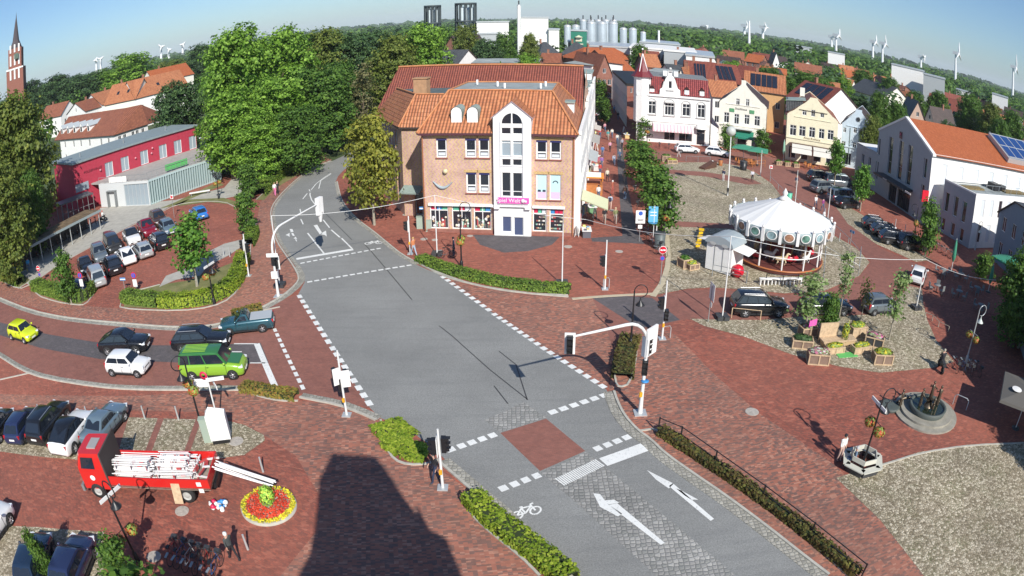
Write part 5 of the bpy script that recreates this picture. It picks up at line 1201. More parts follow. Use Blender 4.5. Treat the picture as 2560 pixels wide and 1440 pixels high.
# street trees
gs='young street trees on the left side'
tree_px('street','round bright street tree on the lawn island of the car park',(493,716),543,122,gs);tree_px('street_dark','slim street tree standing in the hedge by the no-stopping sign',(179,758),627,68,gs)
tree_px('street_dark','small dark tree behind, upper of the two beside the brick footway',(622,500),405,66,gs);tree_px('street_dark','small dark tree, lower of the two beside the brick footway',(618,588),475,66,gs)
tree_px('yellow','yellow-green tree on the pavement at the left of the brick building',(936,563),283,185)
gt='clipped trees in a line along the pedestrian street'
for(bx,by,ty,w),lb in zip(((1590,425,345,84),(1610,470,368,92),(1632,520,405,100),(1655,590,440,108)),('farthest','second farthest','third','nearest')):
 tree_px('street_dark','%s clipped tree in the row between the pedestrian street and the cobbled square'%lb,(bx,by),ty,w,gt)
gr='street trees around the square'
for kd,lb,base,ty,w in(('street_dark','small tree in front of the ornate white house and its striped awning',(1606,352),290,50),('street_dark','small tree left of the green terrace parasols',(1818,385),312,46),('street_dark','small tree right of the green terrace parasols',(1902,392),322,48),('street_dark','small conical tree in front of the yellow gabled house',(1985,388),342,38),('street','tall narrow tree in front of the pale blue house',(2085,470),350,52),('street','street tree in front of the left part of the grey bank',(2150,528),417,60),('street_dark','street tree before the grey end of the bank annex',(2312,640),498,68)):
 tree_px(kd,lb,base,ty,w,gr)
tree_px('street_dark','round clipped tree beside the green parasol at the right edge',(2452,700),632,62,gr);tree_px('street','big shady tree on the cafe side at the right edge of the picture',(2545,870),672,125,gr)
for kd,lb,base,ty,w in(('column','slender silvery tree at the left back of the wooden planters',(2010,838),685,84),('column','slender silvery tree at the right of the wooden planters',(2222,850),680,60),('column','thin tall young tree in the middle of the planter group',(2098,792),632,48),('sapling','sparse young tree with wild twigs behind the planter seat',(2152,800),690,66),('street_dark','bushy dark young tree in the left planter',(2066,838),738,70)):
 tree_px(kd,lb,base,ty,w,'young trees in planters')
tree_px('street_dark','shaded small tree in the lower left corner by the racks',(322,1470),1345,120,gs);tree_px('street_dark','leafy twig of a street tree over the parked dark car',(135,1450),1322,60,gs)
q0=g(455,1405);tree('street_dark','street tree just below the bottom edge shading the bicycles',(q0.x+2.3,q0.y-6.6,0),6.2,4.2,gs)
for kd,lb,base,ty,w in(('bush','dark bushes left of the pergola',(700,415),385,80),('bush','bush between the concrete yard and the hedge',(665,430),405,50)):tree_px(kd,lb,base,ty,w,None,name='bush',cat='bush')
# hedges: a box of leaves following a line
def hedge(label,px,w,h,lm,s=.13,dens=130,name='hedge',top=None,seed=5):
 R.seed(seed);p=P2(*px);o=p[0].copy();vs,fs=[],[];core=MB();q=[a-o for a in p]
 for _ in range(2):
  r=[q[0]]
  for a,c in zip(q,q[1:]):r+=[a.lerp(c,.25),a.lerp(c,.75)]
  r.append(q[-1]);q=r
 strip_pts=[Vector((a.x,a.y,0))for a in q];strip(core,strip_pts,w*.8,0,h*.86,smooth=0)
 for a,c in zip(q,q[1:]):
  d=c-a;Ln=d.length
  if Ln<1e-4:continue
  d.normalize();n=Vector((-d.y,d.x,0))
  for _ in range(int(dens*Ln*(w+2*h))):
   k=R.random()*(w+2*h);t=R.random();
   if k<w:off,z,nn=k-w/2,h*R.uniform(.88,1.08),Vector((0,0,1))
   elif k<w+h:off,z,nn=-w/2*R.uniform(.85,1.05),(k-w),-n
   else:off,z,nn=w/2*R.uniform(.85,1.05),(k-w-h),n
   z*=1+.12*math.sin(3.1*(a.x+a.y)+t)if k<w else 1
   leaf(vs,fs,a+d*(t*Ln)+n*off+Vector((0,0,max(.03,z))),nn+Vector((R.uniform(-1,1),R.uniform(-1,1),R.uniform(0,1)))*.6,s*R.uniform(.7,1.4))
 m=MB();m.v=[tuple(v)for v in vs];m.f=[list(f)for f in fs];m.m=[0]*len(fs);m.sm=[False]*len(fs)
 m.merge(core,mi=1)
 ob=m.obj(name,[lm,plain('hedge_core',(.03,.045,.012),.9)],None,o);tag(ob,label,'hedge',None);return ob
h_green=leafmat('hedge_green',(0.055,0.105,0.018),(0.105,0.17,0.028),(0.18,0.25,0.05));h_lime=leafmat('hedge_lime',(0.09,0.15,0.015),(0.17,0.24,0.022),(0.28,0.33,0.05));h_mix=leafmat('hedge_autumn',(0.10,0.08,0.025),(0.17,0.17,0.035),(0.26,0.14,0.05));h_brown=leafmat('hedge_brown',(0.065,0.042,0.02),(0.10,0.085,0.028),(0.13,0.14,0.04))
hedge('clipped green hedge in front of the parked cars at the left',[(88,722),(130,735),(180,750),(212,750),(228,728)],1.5,1.0,h_green)
hedge('clipped hedge along the rounded front of the car park lawn, left green half',[(312,752),(350,757),(400,762)],1.4,.95,h_green)
hedge('lime and reddish hedge curving round the lawn corner by the traffic lights',[(404,763),(450,765),(520,756),(570,735),(597,700),(610,650)],1.4,.95,h_lime,seed=8)
hedge('small hedge at the far left edge by the display board',[(-5,692),(30,705),(52,712)],1.4,.9,h_green)
hedge('hedge strip up the road behind the brick footway',[(648,492),(668,470),(700,440),(740,420),(782,400)],2.0,1.2,h_green,.2,60)
hedge('dark low hedge on the lawn between the two small trees',[(622,620),(632,600),(636,585)],1.2,1.0,h_green)
hedge('low curved hedge in front of the brick building forecourt',[(1050,652),(1100,674),(1180,697),(1260,714),(1340,724),(1425,731)],1.15,.55,h_green)
hedge('reddish low planting by the brick road at the scaffold truck side',[(606,973),(650,980),(700,990),(742,995)],1.0,.4,h_mix)
hedge('bright lime ground planting between footway and asphalt',[(962,1058),(985,1085),(1020,1105)],1.9,.16,h_lime,.15,170);hedge('lower end of the lime planting with dry grass edge',[(975,1100),(1020,1130),(1070,1140)],1.5,.16,h_lime,.15,170,seed=9)
hedge('long yellow-green hedge beside the cycle lane at the bottom',[(1180,1250),(1215,1290),(1290,1350),(1360,1400),(1420,1460)],1.1,.6,h_lime,.13,120,seed=11)
hedge('sparse brownish hedge along the railing at the lower right',[(1650,1085),(1720,1130),(1850,1215),(1960,1295),(2060,1375),(2140,1445)],.55,.5,h_brown,.13,110,seed=12)
hedge('brown planting in the small island below the curved lamp post',[(1577,850),(1562,890),(1556,950)],1.3,.5,h_brown,.14,120,seed=13)
hedge('reddish shrubs at the corner behind the teal pickup car',[(585,795),(620,782),(655,775)],1.0,.45,h_mix,seed=14)
# ---- woodland far away: one mass of crowns, plus fields
def woods(name,label,bands,lm,seed):
 R.seed(seed);vs,fs=[],[]
 for(r0,r1,a0,a1,n,s,hh,rad_,k)in bands:
  for _ in range(n):
   r=math.sqrt(R.uniform(r0*r0,r1*r1));a=rad(R.uniform(a0,a1));x,y=r*math.sin(a),r*math.cos(a)
   if blocked(x,y):continue
   H_=hh*R.uniform(.7,1.25);rr=rad_*R.uniform(.7,1.2)
   for _q in range(k):
    d=Vector((R.gauss(0,1),R.gauss(0,1),abs(R.gauss(0,1))*.9)).normalized()
    leaf(vs,fs,Vector((x+d.x*rr,y+d.y*rr,H_*.45+d.z*H_*.55)),d+Vector((R.uniform(-1,1),R.uniform(-1,1),R.uniform(0,1)))*.5,s*R.uniform(.7,1.4))
 m=MB();m.v=[tuple(v)for v in vs];m.f=[list(f)for f in fs];m.m=[0]*len(fs);m.sm=[False]*len(fs)
 o=m.obj(name,lm);tag(o,label,None,None,'stuff');return o
 # clearings: (x, y, radius)
def blocked(x,y):
 for(cx,cy,cr)in KEEP:
  if(x-cx)**2+(y-cy)**2<cr*cr:return True
 r,a=math.hypot(x,y),math.atan2(x,y)
 for(a0,hw,r0,r1)in VIEW:
  if abs(a-a0)<hw and r0<r<r1:return True
 return False
 # ================================================================== VEHICLES
tyre=plain('tyre',(.02,.02,.02),.8);rimm=plain('rim',(.55,.56,.58),.3,.6);cglass=plain('car_glass',(.018,.024,.035),.05,spec=.9)
lampw=plain('headlight',(.75,.78,.80),.15);lampr=plain('taillight',(.45,.01,.015),.3);plate=plain('number_plate',(.78,.78,.76),.5);trimb=plain('black_trim',(.02,.02,.022),.5)
def paint(n,c,metal=.0):
 if 'paint_'+n in MAT:return MAT['paint_'+n]
 m=plain('paint_'+n,c,.22,metal,spec=.6);b=m.node_tree.nodes['Principled BSDF'];b.inputs['Coat Weight'].default_value=.6;b.inputs['Coat Roughness'].default_value=.05;return m
ST={'hatch':(4.0,1.74,1.48,.98,.86,.20,.06,-.36,-.475,.31,-.31,.31),'mini':(3.6,1.65,1.47,.98,.90,.22,.08,-.38,-.48,.33,-.33,.29),'suv':(4.6,1.86,1.68,1.10,1.02,.20,.06,-.38,-.475,.30,-.30,.36),'wagon':(4.6,1.82,1.46,.96,.86,.18,.04,-.37,-.475,.30,-.30,.33),'sedan':(4.5,1.76,1.42,.96,.88,.18,.05,-.20,-.33,.30,-.30,.32),'coupe':(4.5,1.86,1.58,1.05,.95,.19,.04,-.20,-.46,.30,-.30,.36),'van':(4.75,1.86,1.84,1.12,1.02,.27,.14,-.46,-.49,.33,-.30,.33),'bus':(4.9,1.92,1.95,1.18,1.1,.36,.22,-.47,-.495,.33,-.31,.34),'pickup':(4.3,1.70,1.46,.98,.90,.20,.07,-.03,-.07,.31,-.29,.31),'bigpickup':(5.2,1.9,1.80,1.15,1.08,.18,.06,-.10,-.15,.31,-.28,.38)}
CARM={}
def car_meshes(st,pm,roofm=None):
 key=(st,pm.name,roofm.name if roofm else '')
 if key in CARM:return CARM[key]
 Lc,Wc,H,zb,zh,xb,xf,xr,xe,wf,wr,rw=ST[st];hw=Wc/2;pk='pickup' in st
 S_=[(-.5,.42,zb*.78,.80),(-.492,.30,zb*.90,.91),(-.47,.22,zb*.985,.97),(-.38,.19,zb,1),(-.1,.19,zb,1),(.12,.19,zb*.99,1),(xb+.01,.19,zb*.97,1),(.36,.20,zh,.985),(.44,.21,zh*.93,.95),(.478,.24,zh*.84,.88),(.494,.32,zh*.70,.78),(.5,.40,zh*.58,.70)]
 b=MB();ring=[]
 for x,z0,z1,f in S_:
  h=hw*f;m=z0+(z1-z0)*.5
  r=[(0,z0),(h*.86,z0),(h*.97,z0+.10),(h,m),(h*.985,z1-.18),(h*.94,z1-.05),(h*.84,z1),(h*.4,z1+.025),(0,z1+.03)]
  ring.append([(x*Lc,y,z)for y,z in r]+[(x*Lc,-y,z)for y,z in r[-2:0:-1]])
 n=len(ring[0]);vs=[p for r in ring for p in r];fs=[(i*n+k,i*n+(k+1)%n,(i+1)*n+(k+1)%n,(i+1)*n+k)for i in range(len(ring)-1)for k in range(n)]
 b.add(vs,fs,0,True);b.add(ring[0],[tuple(range(n))[::-1]],0);b.add(ring[-1],[tuple(range(n))],0)
 for wx in(wf,wr):
  for s_ in(1,-1):
   b.lathe([(0,0),(rw*1.18,0)],(0,0,0),14,1);k=len(b.v)-28;b.v[k:]=[(wx*Lc+x,s_*(hw+.006),rw+y)for x,y,z in b.v[k:]]
 b.box((0,0,.26),(Lc*.5,Wc*1.005,.12),0,1);b.box((.485*Lc,0,.36),(.06,Wc*.66,.16),0,1);b.box((-.488*Lc,0,.36),(.06,Wc*.72,.14),0,1)
 body=b.data('car_body',[pm,trimb])
 c=MB();zt=zb-.02;w0,w1=hw*.90,hw*.74
 X=[(xb,zt,w0),(xf,H-.05,w1),(xf-.06,H,w1*.96),(xr+.05,H,w1*.95),(xr,H-.05,w1*.97),(xe,zt,w0*.96)]
 vs=[]
 for x,z,w_ in X:
  for f,dz in((1,0),(.8,.035 if z>zt+.1 else.0),(0,.05 if z>zt+.1 else.02),(-.8,.035 if z>zt+.1 else.0),(-1,0)):vs.append((x*Lc+(.06*Lc*.3*(1-abs(f))if x==xb else 0),w_*f,z+dz))
 fs=[(i*5+k,(i+1)*5+k,(i+1)*5+k+1,i*5+k+1)for i in range(5)for k in range(4)]
 c.add(vs,fs,0,True);sidef=[(0,5,10,15,20,25)];c.add([vs[i*5]for i in range(6)],[(5,4,3,2,1,0)],0);c.add([vs[i*5+4]for i in range(6)],[(0,1,2,3,4,5)],0)
 cab=c.data('car_cabin',[roofm or pm])
 def lerp(a,b_,t):return tuple(a[i]+(b_[i]-a[i])*t for i in range(3))
 def glass(A,B,C,D,m=.06,off=.012):
  A,B,C,D=map(Vector,(A,B,C,D));ctr=(A+B+C+D)/4;nn=(B-A).cross(D-A).normalized()
  if nn.dot(ctr-Vector((0,0,.6)))<0:nn=-nn
  return[tuple(ctr+(p-ctr)*(1-m)+nn*off)for p in(A,B,C,D)]
 gl=[]
 ws=MB();ws.add(glass(vs[0],vs[4],vs[9],vs[5],.10,.055),[(0,1,2,3)]);gl.append(('windscreen',ws))
 rwn=MB();rwn.add(glass(vs[25],vs[29],vs[24],vs[20],.16,.03),[(0,1,2,3)]);gl.append(('rear_window',rwn))
 for s_ in(0,4):
  A,B_,C,D=vs[0+s_],vs[5+s_],vs[20+s_],vs[25+s_];yb=vs[s_][1];sw=MB()
  zlo=zt+.05;zhi=H-.12;fx=lambda x,z,a,b2:a+(b2-a)*(z-zt)/(H-zt)
  xF=lambda z:(xb+(xf-xb)*(z-zt)/(H-zt))*Lc-.12;xR=lambda z:(xe+(xr-xe)*(z-zt)/(H-zt))*Lc+.14
  yy=lambda z:(w0+(w1-w0)*(z-zt)/(H-zt))*(1 if s_==0 else-1)*1.0+(.014 if s_==0 else-.014)
  if pk:cuts=[(0,1)]
  else:cuts=[(0,.47),(.5,1)]if st not in('wagon','suv','bus','van')else[(0,.40),(.43,.76),(.79,1)]
  for a,b2 in cuts:
   q=[]
   for z,o in((zlo,(a,b2)),(zhi,(b2,a))):
    for t in o:q.append((xF(z)+(xR(z)-xF(z))*t,yy(z),z))
   sw.add(q,[(0,1,2,3)])
  gl.append(('side_window',sw))
 gl=[(nm,m.data(nm,cglass))for nm,m in gl]
 w=MB();w.lathe([(rw*.62,-.10),(rw*.97,-.10),(rw,-.05),(rw,.05),(rw*.97,.10),(rw*.62,.10)],(0,0,0),18);w.v=[(x,z,y)for x,y,z in w.v];wm=w.data('wheel',tyre)
 r=MB();r.lathe([(0,.07),(rw*.2,.085),(rw*.22,.05),(rw*.6,.06),(rw*.64,.09)],(0,0,0),14)
 for k in range(5):a=2*PI*k/5;r.box((rw*.38*math.cos(a),rw*.38*math.sin(a),.075),(rw*.5,rw*.14,.03),a)
 r.v=[(x,z,y)for x,y,z in r.v];rm=r.data('rim',rimm)
 ex=[]
 for s_ in(1,-1):
  ex.append(('headlight',MB().box((.452*Lc,s_*hw*.70,zh*.80),(.30,.36,.13),s_*-.35),lampw));ex.append(('taillight',MB().box((-.478*Lc,s_*hw*.80,zb*.82),(.14,.20,.22 if st not in('van','bus','mini')else.42),s_*.2),lampr));ex.append(('mirror',MB().ball(((xb-.03)*Lc,s_*(hw+.10),zb+.08),.10,5),pm))
 ex.append(('number_plate',MB().box((-.502*Lc,0,zb*.62),(.03,.5,.12)),plate));ex.append(('number_plate',MB().box((.503*Lc,0,.42),(.03,.5,.11)),plate));ex.append(('grille',MB().box((.492*Lc,0,zh*.62),(.05,Wc*.48,.14)),trimb))
 for s_ in(1,-1):
  q=MB();x0,x1=(xb-.02)*Lc,(xr+.10 if not pk else xr)*Lc;ys=s_*(hw*.992+.006);zt2=zb-.10;q.box(((x0+x1)/2,ys,.36),(x0-x1,.012,.022));[q.box((x,ys+s_*.001,(zt2+.36)/2),(.022,.012,zt2-.36))for x in((x0,(x0+x1)/2,x1)if not pk else(x0,x1))];ex.append(('door_seam',q,trimb));ex.append(('door_handle',MB().box(((x0+x1)/2+.14,s_*(hw*.985+.02),zb-.19),(.16,.03,.03)),trimb))
 if pk:ex.append(('cargo_bed',MB().box(((xe-.49)/2*Lc,0,zb+.035),((xe+.49)*Lc-.14,Wc*.80,.03)),plain('bed_dark',(.05,.05,.055),.7)if st=='bigpickup' else plain('bed_cover',(.42,.45,.47),.6)))
 if st in('suv','wagon'):
  for s_ in(1,-1):ex.append(('roof_rail',MB().tube([(xf*Lc-.2,s_*w1*.9,H+.07),(xr*Lc+.2,s_*w1*.9,H+.07)],.022,5),rimm))
 ex=[(nm,m.data(nm,mt))for nm,m,mt in ex]
 CARM[key]=(body,cab,gl,wm,rm,ex);return CARM[key]
def lk(nm,me,par,loc=None,rz=0):
 o=bpy.data.objects.new(nm,me);scn.collection.objects.link(o);o.parent=par
 if loc:o.location=loc
 if rz:o.rotation_euler=(0,0,rz)
 return o
def car(st,pm,label,group,near=None,wheels=None,rear=None,head=None,roofm=None,cat='car',name='parked_car'):
 Lc,Wc=ST[st][:2];wf,wr=ST[st][9:11]
 if wheels:
  a,b=g(*wheels[0]),g(*wheels[1]);d=(b-a).normalized();n=Vector((-d.y,d.x,0))*(1 if near=='R' else-1)
  c=(a+b)/2+n*Wc/2-d*(wf+wr)/2*Lc
 else:
  if head is None:a,b=g(*rear[0]),g(*rear[1]);d=(b-a).normalized();c=a+d*Lc/2
  else:a,b=g(*head[0]),g(*head[1]);d=(b-a).normalized();c=(g(*rear)+d*Lc/2)if rear else None
 body,cab,gl,wm,rm,ex=car_meshes(st,pm,roofm)
 t=thing(name,label,cat,(c.x,c.y,.02),math.atan2(d.y,d.x),group)
 lk('body',body,t);cb=lk('cabin',cab,t)
 for nm,me in gl:lk(nm,me,cb)
 for wx in(wf,wr):
  for s_ in(1,-1):w_=lk('wheel',wm,t,(wx*Lc,s_*(Wc/2-.06),ST[st][11]),0 if s_>0 else PI);lk('rim',rm,w_)
 for nm,me in ex:lk(nm,me,t)
 return t
pB,pW,pN,pG,pS=paint('black',(.012,.013,.016)),paint('white',(.80,.80,.79)),paint('navy',(.02,.03,.08)),paint('grey',(.16,.19,.21),.3),paint('silver',(.45,.48,.48),.3)
gq='cars queuing on the brick road'
car('hatch',paint('neon',(.62,.72,.02)),'neon yellow-green small car driving on the brick road at the far left',gq,'R',((30,851),(63,861)),name='car')
car('coupe',pB,'black coupe-shaped off-road car beside the small white car',gq,'R',((270,891),(343,888)),name='car')
car('mini',pW,'small white hatchback with tinted windscreen in front of the black coupe',gq,'R',((281,942),(346,946)),name='car')
car('wagon',pB,'black estate car with chrome window line right behind the green van',gq,'R',((452,884),(546,879)),name='car')
gv=car('van',paint('lime',(.25,.45,.04)),'lime green family van with darker ribbed green roof waiting at the stop line',gq,'R',((484,953),(583,950)),roofm=paint('darkgreen',(.04,.17,.05)),cat='van',name='van')
m=MB();[m.box((-1.05,y,1.90),(1.7,.05,.03))for y in(-.5,-.3,-.1,.1,.3,.5)];m.obj('roof_rib',paint('lime',(0,0,0)),gv)
MB().box((1.62,0,1.09),(1.0,1.35,.03),0,0,Matrix.Rotation(.12,3,'Y')).obj('bonnet',paint('darkgreen',(0,0,0)),gv)
car('pickup',paint('teal',(.03,.10,.13),.3),'dark teal small pickup with grey bed cover driving left by the corner',gq,'L',((656,832),(577,841)),cat='pickup',name='pickup_car')
gb='cars parked in the cobbled bays behind the scaffold truck'
car('hatch',pB,'black car cut by the left picture edge in the cobbled bays',gb,rear=((-25,1122),(30,1038)));car('hatch',pN,'dark blue hatchback with lit red tail lights in the cobbled bays',gb,rear=((38,1122),(92,1038)));car('suv',pB,'black hatchback between the dark blue and the white car in the bays',gb,rear=((94,1124),(158,1036)))
car('coupe',pW,'white car with black glass roof parked beside the red truck',gb,rear=((152,1150),(226,1046)),roofm=pB);car('sedan',paint('bluegrey',(.17,.24,.29),.3),'blue-grey estate parked next to the cab of the red truck',gb,rear=((228,1128),(294,1045)))
car('coupe',pW,'white car nose at the left edge in the bottom left bays',gb,rear=((-58,1400),(22,1285)));car('hatch',paint('deep_blue',(.015,.03,.06)),'dark blue-green car half under the leafy twig in the lower left',gb,rear=((80,1490),(128,1325)));car('hatch',pN,'dark blue car with red tail light in the shade beside the bottom bicycles',gb,rear=((168,1500),(228,1350)))
gc='cars parked in the two rows of the upper left car park';HD=((306,664),(288,640));HF=((232,612),(256,655))
for st,pm,lb,x,y in(('van',pS,'silver high-roofed car with wide rear window at the lower end of the front row',252,724),('suv',pB,'black off-road car next to the silver high-roofed car',293,692),('coupe',pW,'white coupe-like car in the middle of the front row',327,667),('wagon',pS,'grey-silver estate car to the right of the white coupe',370,650),('suv',pB,'black estate car partly hidden by the round bright tree',412,628),('hatch',pN,'dark blue-white car behind the no-stopping sign',205,748)):
 car(st,pm,lb,gc,rear=(x,y),head=HD)
def faced(st,pm,lb,x,y,**k):
 a,b=g(*HF[0]),g(*HF[1]);d=(b-a).normalized();f=g(x,y);r=f-d*ST[st][0];px=proj(r);car(st,pm,lb,gc,rear=(px,(x,y)),**k)
faced('sedan',pB,'black car at the left end of the back row, nose towards the camera',222,690);faced('suv',pG,'grey off-road car with roof rails in the back row',258,662);faced('bus',paint('brownblack',(.03,.028,.024)),'tall black van in the back row beside the white car',292,640,cat='van');faced('coupe',pW,'white car with black roof in the back row',340,616,roofm=pB)
faced('bigpickup',paint('wine',(.20,.008,.02)),'dark red crew-cab pickup in the back row',380,596,cat='pickup',name='pickup_car');faced('suv',paint('brown',(.09,.05,.035),.3),'brown car with bright headlight behind the red pickup',408,570);faced('hatch',paint('bluegrey',(0,0,0)),'blue-grey car half hidden between the brown car and the round tree',432,590)
car('hatch',paint('bright_blue',(.03,.17,.50)),'bright blue hatchback alone near the top of the car park',gc,rear=((508,553),(478,530)))
gs2='cars around the square'
car('suv',pB,'black car in the lane between flagpole and wooden planters',gs2,'R',((1862,795),(1946,795)));car('sedan',pB,'black saloon hidden behind the silvery trees and planters',gs2,'R',((2036,792),(2108,792)));car('mini',pG,'dark grey very short two-seater car behind the planter trees',gs2,'R',((2189,791),(2232,787)))
car('mini',pW,'white rounded delivery car with open door on the cafe side',gs2,rear=((2288,716),(2304,674)),cat='van',name='van')
gk='cars parked before the bank'
for lb,a,b in(('first black car with red tail light before the bank entrance',(2178,577),(2222,583)),('second black car of the tight row before the bank',(2200,595),(2244,601)),('third black car of the tight row before the bank',(2222,613),(2266,619)),):
 car('wagon',pB,lb,gk,'R',(a,b))
car('suv',pB,'black car with glinting tail light at the near end of the bank row',gk,'R',((2270,628),(2310,630)))
car('suv',pG,'grey-green small off-road car left of the silver-blue minibus',gk,'R',((2053,486),(2085,484)),);car('bus',paint('steelblue',(.14,.19,.24),.4),'steel blue minibus between the two street trees',gk,'R',((2098,512),(2136,512)),cat='van',name='van')
car('hatch',pB,'black small car in front of the steel blue minibus',gk,'R',((2110,524),(2146,523)));car('suv',pB,'black car in shade behind the tall narrow tree',gk,'R',((2040,458),(2075,460)));car('bus',pG,'dark van behind the tall narrow tree by the bank wing',gk,'R',((2085,470),(2122,474)),cat='van',name='van')
car('hatch',pW,'white car parked in front of the awning of the ornate house',gs2,'R',((1708,384),(1733,385)));car('hatch',pW,'white car parked left of the green terrace',gs2,'R',((1780,391),(1803,394)))
# ---- scaffold lorry
a,b=g(540,1262),g(262,1248);d=(b-a).normalized();n=Vector((d.y,-d.x,0));
T=thing('scaffold_lorry','red flatbed lorry loaded with silver scaffold frames','lorry',(a.x,a.y,.02),math.atan2(d.y,d.x));
# local x: towards the cab, y<0 away from the camera ; near side at y=0
redp=paint('lorry_red',(.60,.022,.018));YW=-2.45;BL=(b-a).length-.9
m=MB();m.box((BL/2,YW/2,.95),(BL,-YW,.14),0,1);m.box((BL/2,-.03,1.22),(BL,.06,.62));m.box((BL/2,YW+.03,1.22),(BL,.06,.62));m.box((.03,YW/2,1.22),(.06,-YW-.12,.62));m.obj('bed',[redp,plain('bed_floor',(.28,.24,.19),.9,var=.3)],T)
m=MB();m.box((BL+.08,YW/2,1.9),(.10,-YW+.04,2.0));m.obj('headboard',plain('bulkhead_brown',(.07,.055,.05),.8),T)
m=MB();cx=BL+1.2;m.prism([(BL+.2,-.08),(BL+1.95,-.08),(BL+2.15,-.35),(BL+2.15,YW+.35),(BL+1.95,YW+.08),(BL+.2,YW+.08)],.62,1.9);
k=len(m.v);m.add([(BL+.2,-.08,1.9),(BL+1.95,-.08,1.9),(BL+2.15,-.35,1.9),(BL+2.15,YW+.35,1.9),(BL+1.95,YW+.08,1.9),(BL+.2,YW+.08,1.9),(BL+.22,-.28,2.75),(BL+1.65,-.28,2.72),(BL+1.8,-.5,2.70),(BL+1.8,YW+.5,2.70),(BL+1.65,YW+.28,2.72),(BL+.22,YW+.28,2.75)],[(6,7,8,9,10,11),(0,1,7,6),(1,2,8,7),(2,3,9,8),(3,4,10,9),(4,5,11,10),(5,0,6,11)])
cab=m.obj('cab',redp,T)
MB().add([(BL+.75,-.06,1.92),(BL+1.72,-.06,1.92),(BL+1.58,-.19,2.55),(BL+.75,-.19,2.55)],[(0,1,2,3)]).obj('side_window',cglass,cab)
MB().add([(BL+2.19,-.4,1.88),(BL+2.19,YW+.4,1.88),(BL+1.86,YW+.55,2.62),(BL+1.86,-.55,2.62)],[(0,1,2,3)]).obj('windscreen',cglass,cab)
MB().box((BL+.95,YW/2,2.76),(.6,.95,.06)).obj('roof_hatch',plain('hatch_grey',(.35,.34,.33),.5),cab)
m=MB().lathe([(0,0),(.17,0)],(0,0,0),12);m.v=[(BL+1.15+x,-.05,1.35+y)for x,y,z in m.v];m.obj('door_emblem',whitew,cab)
MB().box((BL+2.15,YW/2,.62),(.18,-YW-.1,.4)).obj('bumper',mgrey,T);MB().box((BL/2+.5,YW/2,.62),(BL+1.2,1.0,.3)).obj('chassis',black,T)
w=MB();w.lathe([(.26,-.14),(.44,-.14),(.47,-.08),(.47,.08),(.44,.14),(.26,.14)],(0,0,0),18);w.v=[(x,z,y)for x,y,z in w.v];wm=w.data('lorry_wheel',tyre);r=MB().lathe([(0,.10),(.1,.14),(.14,.05),(.26,.10),(.28,.14)],(0,0,0),14);r.v=[(x,z,y)for x,y,z in r.v];rm=r.data('lorry_rim',plain('rim_dull',(.4,.4,.38),.5))
for x in(BL+1.15,1.5):
 for y in(-.16,YW+.16):q=lk('wheel',wm,T,(x,y,.47),0 if y>-1 else PI);lk('rim',rm,q)
for z in(.75,1.15):MB().box((.45+z*.1,.01,z+.12),(.26,.02,.24)).obj('side_marker',whitew,T)
m=MB();m.box((1.95,.1,.85),(.5,.06,1.3),0,0,Matrix.Rotation(.3,3,'X'));m.obj('tail_plank',woodp,T)
sf=plain('scaffold_steel',(.78,.77,.76),.45,.1);sfr=plain('scaffold_red',(.5,.08,.08),.6)
R.seed(77)
def bundle(x0,x1,y0,y1,z,n,lab,red=.12):
 t=thing('scaffold_stack',lab,'scaffolding',T.matrix_basis@Vector(((x0+x1)/2,(y0+y1)/2,z)),T.rotation_euler[2],'scaffold bundles on the lorry');
 for k in range(n):
  y=(y0-y1)/2*(1-2*(k+.5)/n)*-1;l=(x1-x0)/2;q=MB();zz=R.uniform(.28,.42);dx=R.uniform(-.12,.12)
  for zr in(0,zz):q.tube([(-l+dx,y,zr),(l+dx,y,zr+R.uniform(-.03,.03))],.03,5)
  for xx in(-l+.15,0,l-.15):q.tube([(xx+dx,y,0),(xx+dx,y,zz)],.022,4,1 if R.random()<.5 else 0)
  if k%3==0:q.box((-l*.5+dx,y,zz*.5),(.25,.07,.1),0,1)
  q.obj('frame',[sf,sfr],t)
bundle(BL-2.6,BL-.1,-.35,YW+.15,1.1,15,'front stack of long silver scaffold frames behind the lorry cab');bundle(BL-2.5,BL-.2,-.6,YW+.9,1.5,9,'upper front stack of scaffold frames behind the lorry cab')
bundle(.95,BL-2.8,-.35,YW+.15,1.1,15,'middle stack of silver scaffold frames on the lorry bed');bundle(1.3,BL-2.9,-.7,YW+.6,1.5,10,'upper middle stack of scaffold frames on the lorry bed')
t=thing('scaffold_fittings','red clamps and guard rails at the open rear end of the lorry bed','scaffolding',T.matrix_basis@Vector((.55,YW/2,1.03)),T.rotation_euler[2])
for k in range(14):MB().box((R.uniform(-.4,.4),R.uniform(-1,1),R.uniform(.06,.5)),(R.uniform(.2,.8),.07,.09),R.uniform(-.3,1.7)).obj('clamp',sfr if k%3 else sf,t)
t=thing('scaffold_poles','bundle of long silver poles slanting from the lorry down to the flower bed','scaffolding',(0,0,0))
p0,p1=g(545,1165,1.75),g(690,1212,.95)
for k in range(9):o=Vector((R.uniform(-.25,.25),R.uniform(-.3,.3),R.uniform(-.06,.12)));MB().tube([p0+o*1.1,p1+o*.6+Vector((R.uniform(-.3,.1),R.uniform(-.1,.1),0))],.035,6).obj('pole',sf,t)
pz=g(672,1210,.9);MB().tube([(pz.x,pz.y,0),(pz.x,pz.y,.9)],.06,6).box((pz.x,pz.y,.93),(.6,.1,.08)).obj('trestle',black,t)
t=thing('rag_heap','white and blue and red straps heaped on the ground behind the lorry','straps',g(557,1268));R.seed(3)
for k,mm in enumerate((whitew,blueb,redb,whitew)):q=MB();[q.ball((R.uniform(-.3,.3)-.15*k,R.uniform(-.3,.3),R.uniform(.05,.2)),R.uniform(.06,.15),4)for _ in range(8)];q.obj('strap',mm,t)
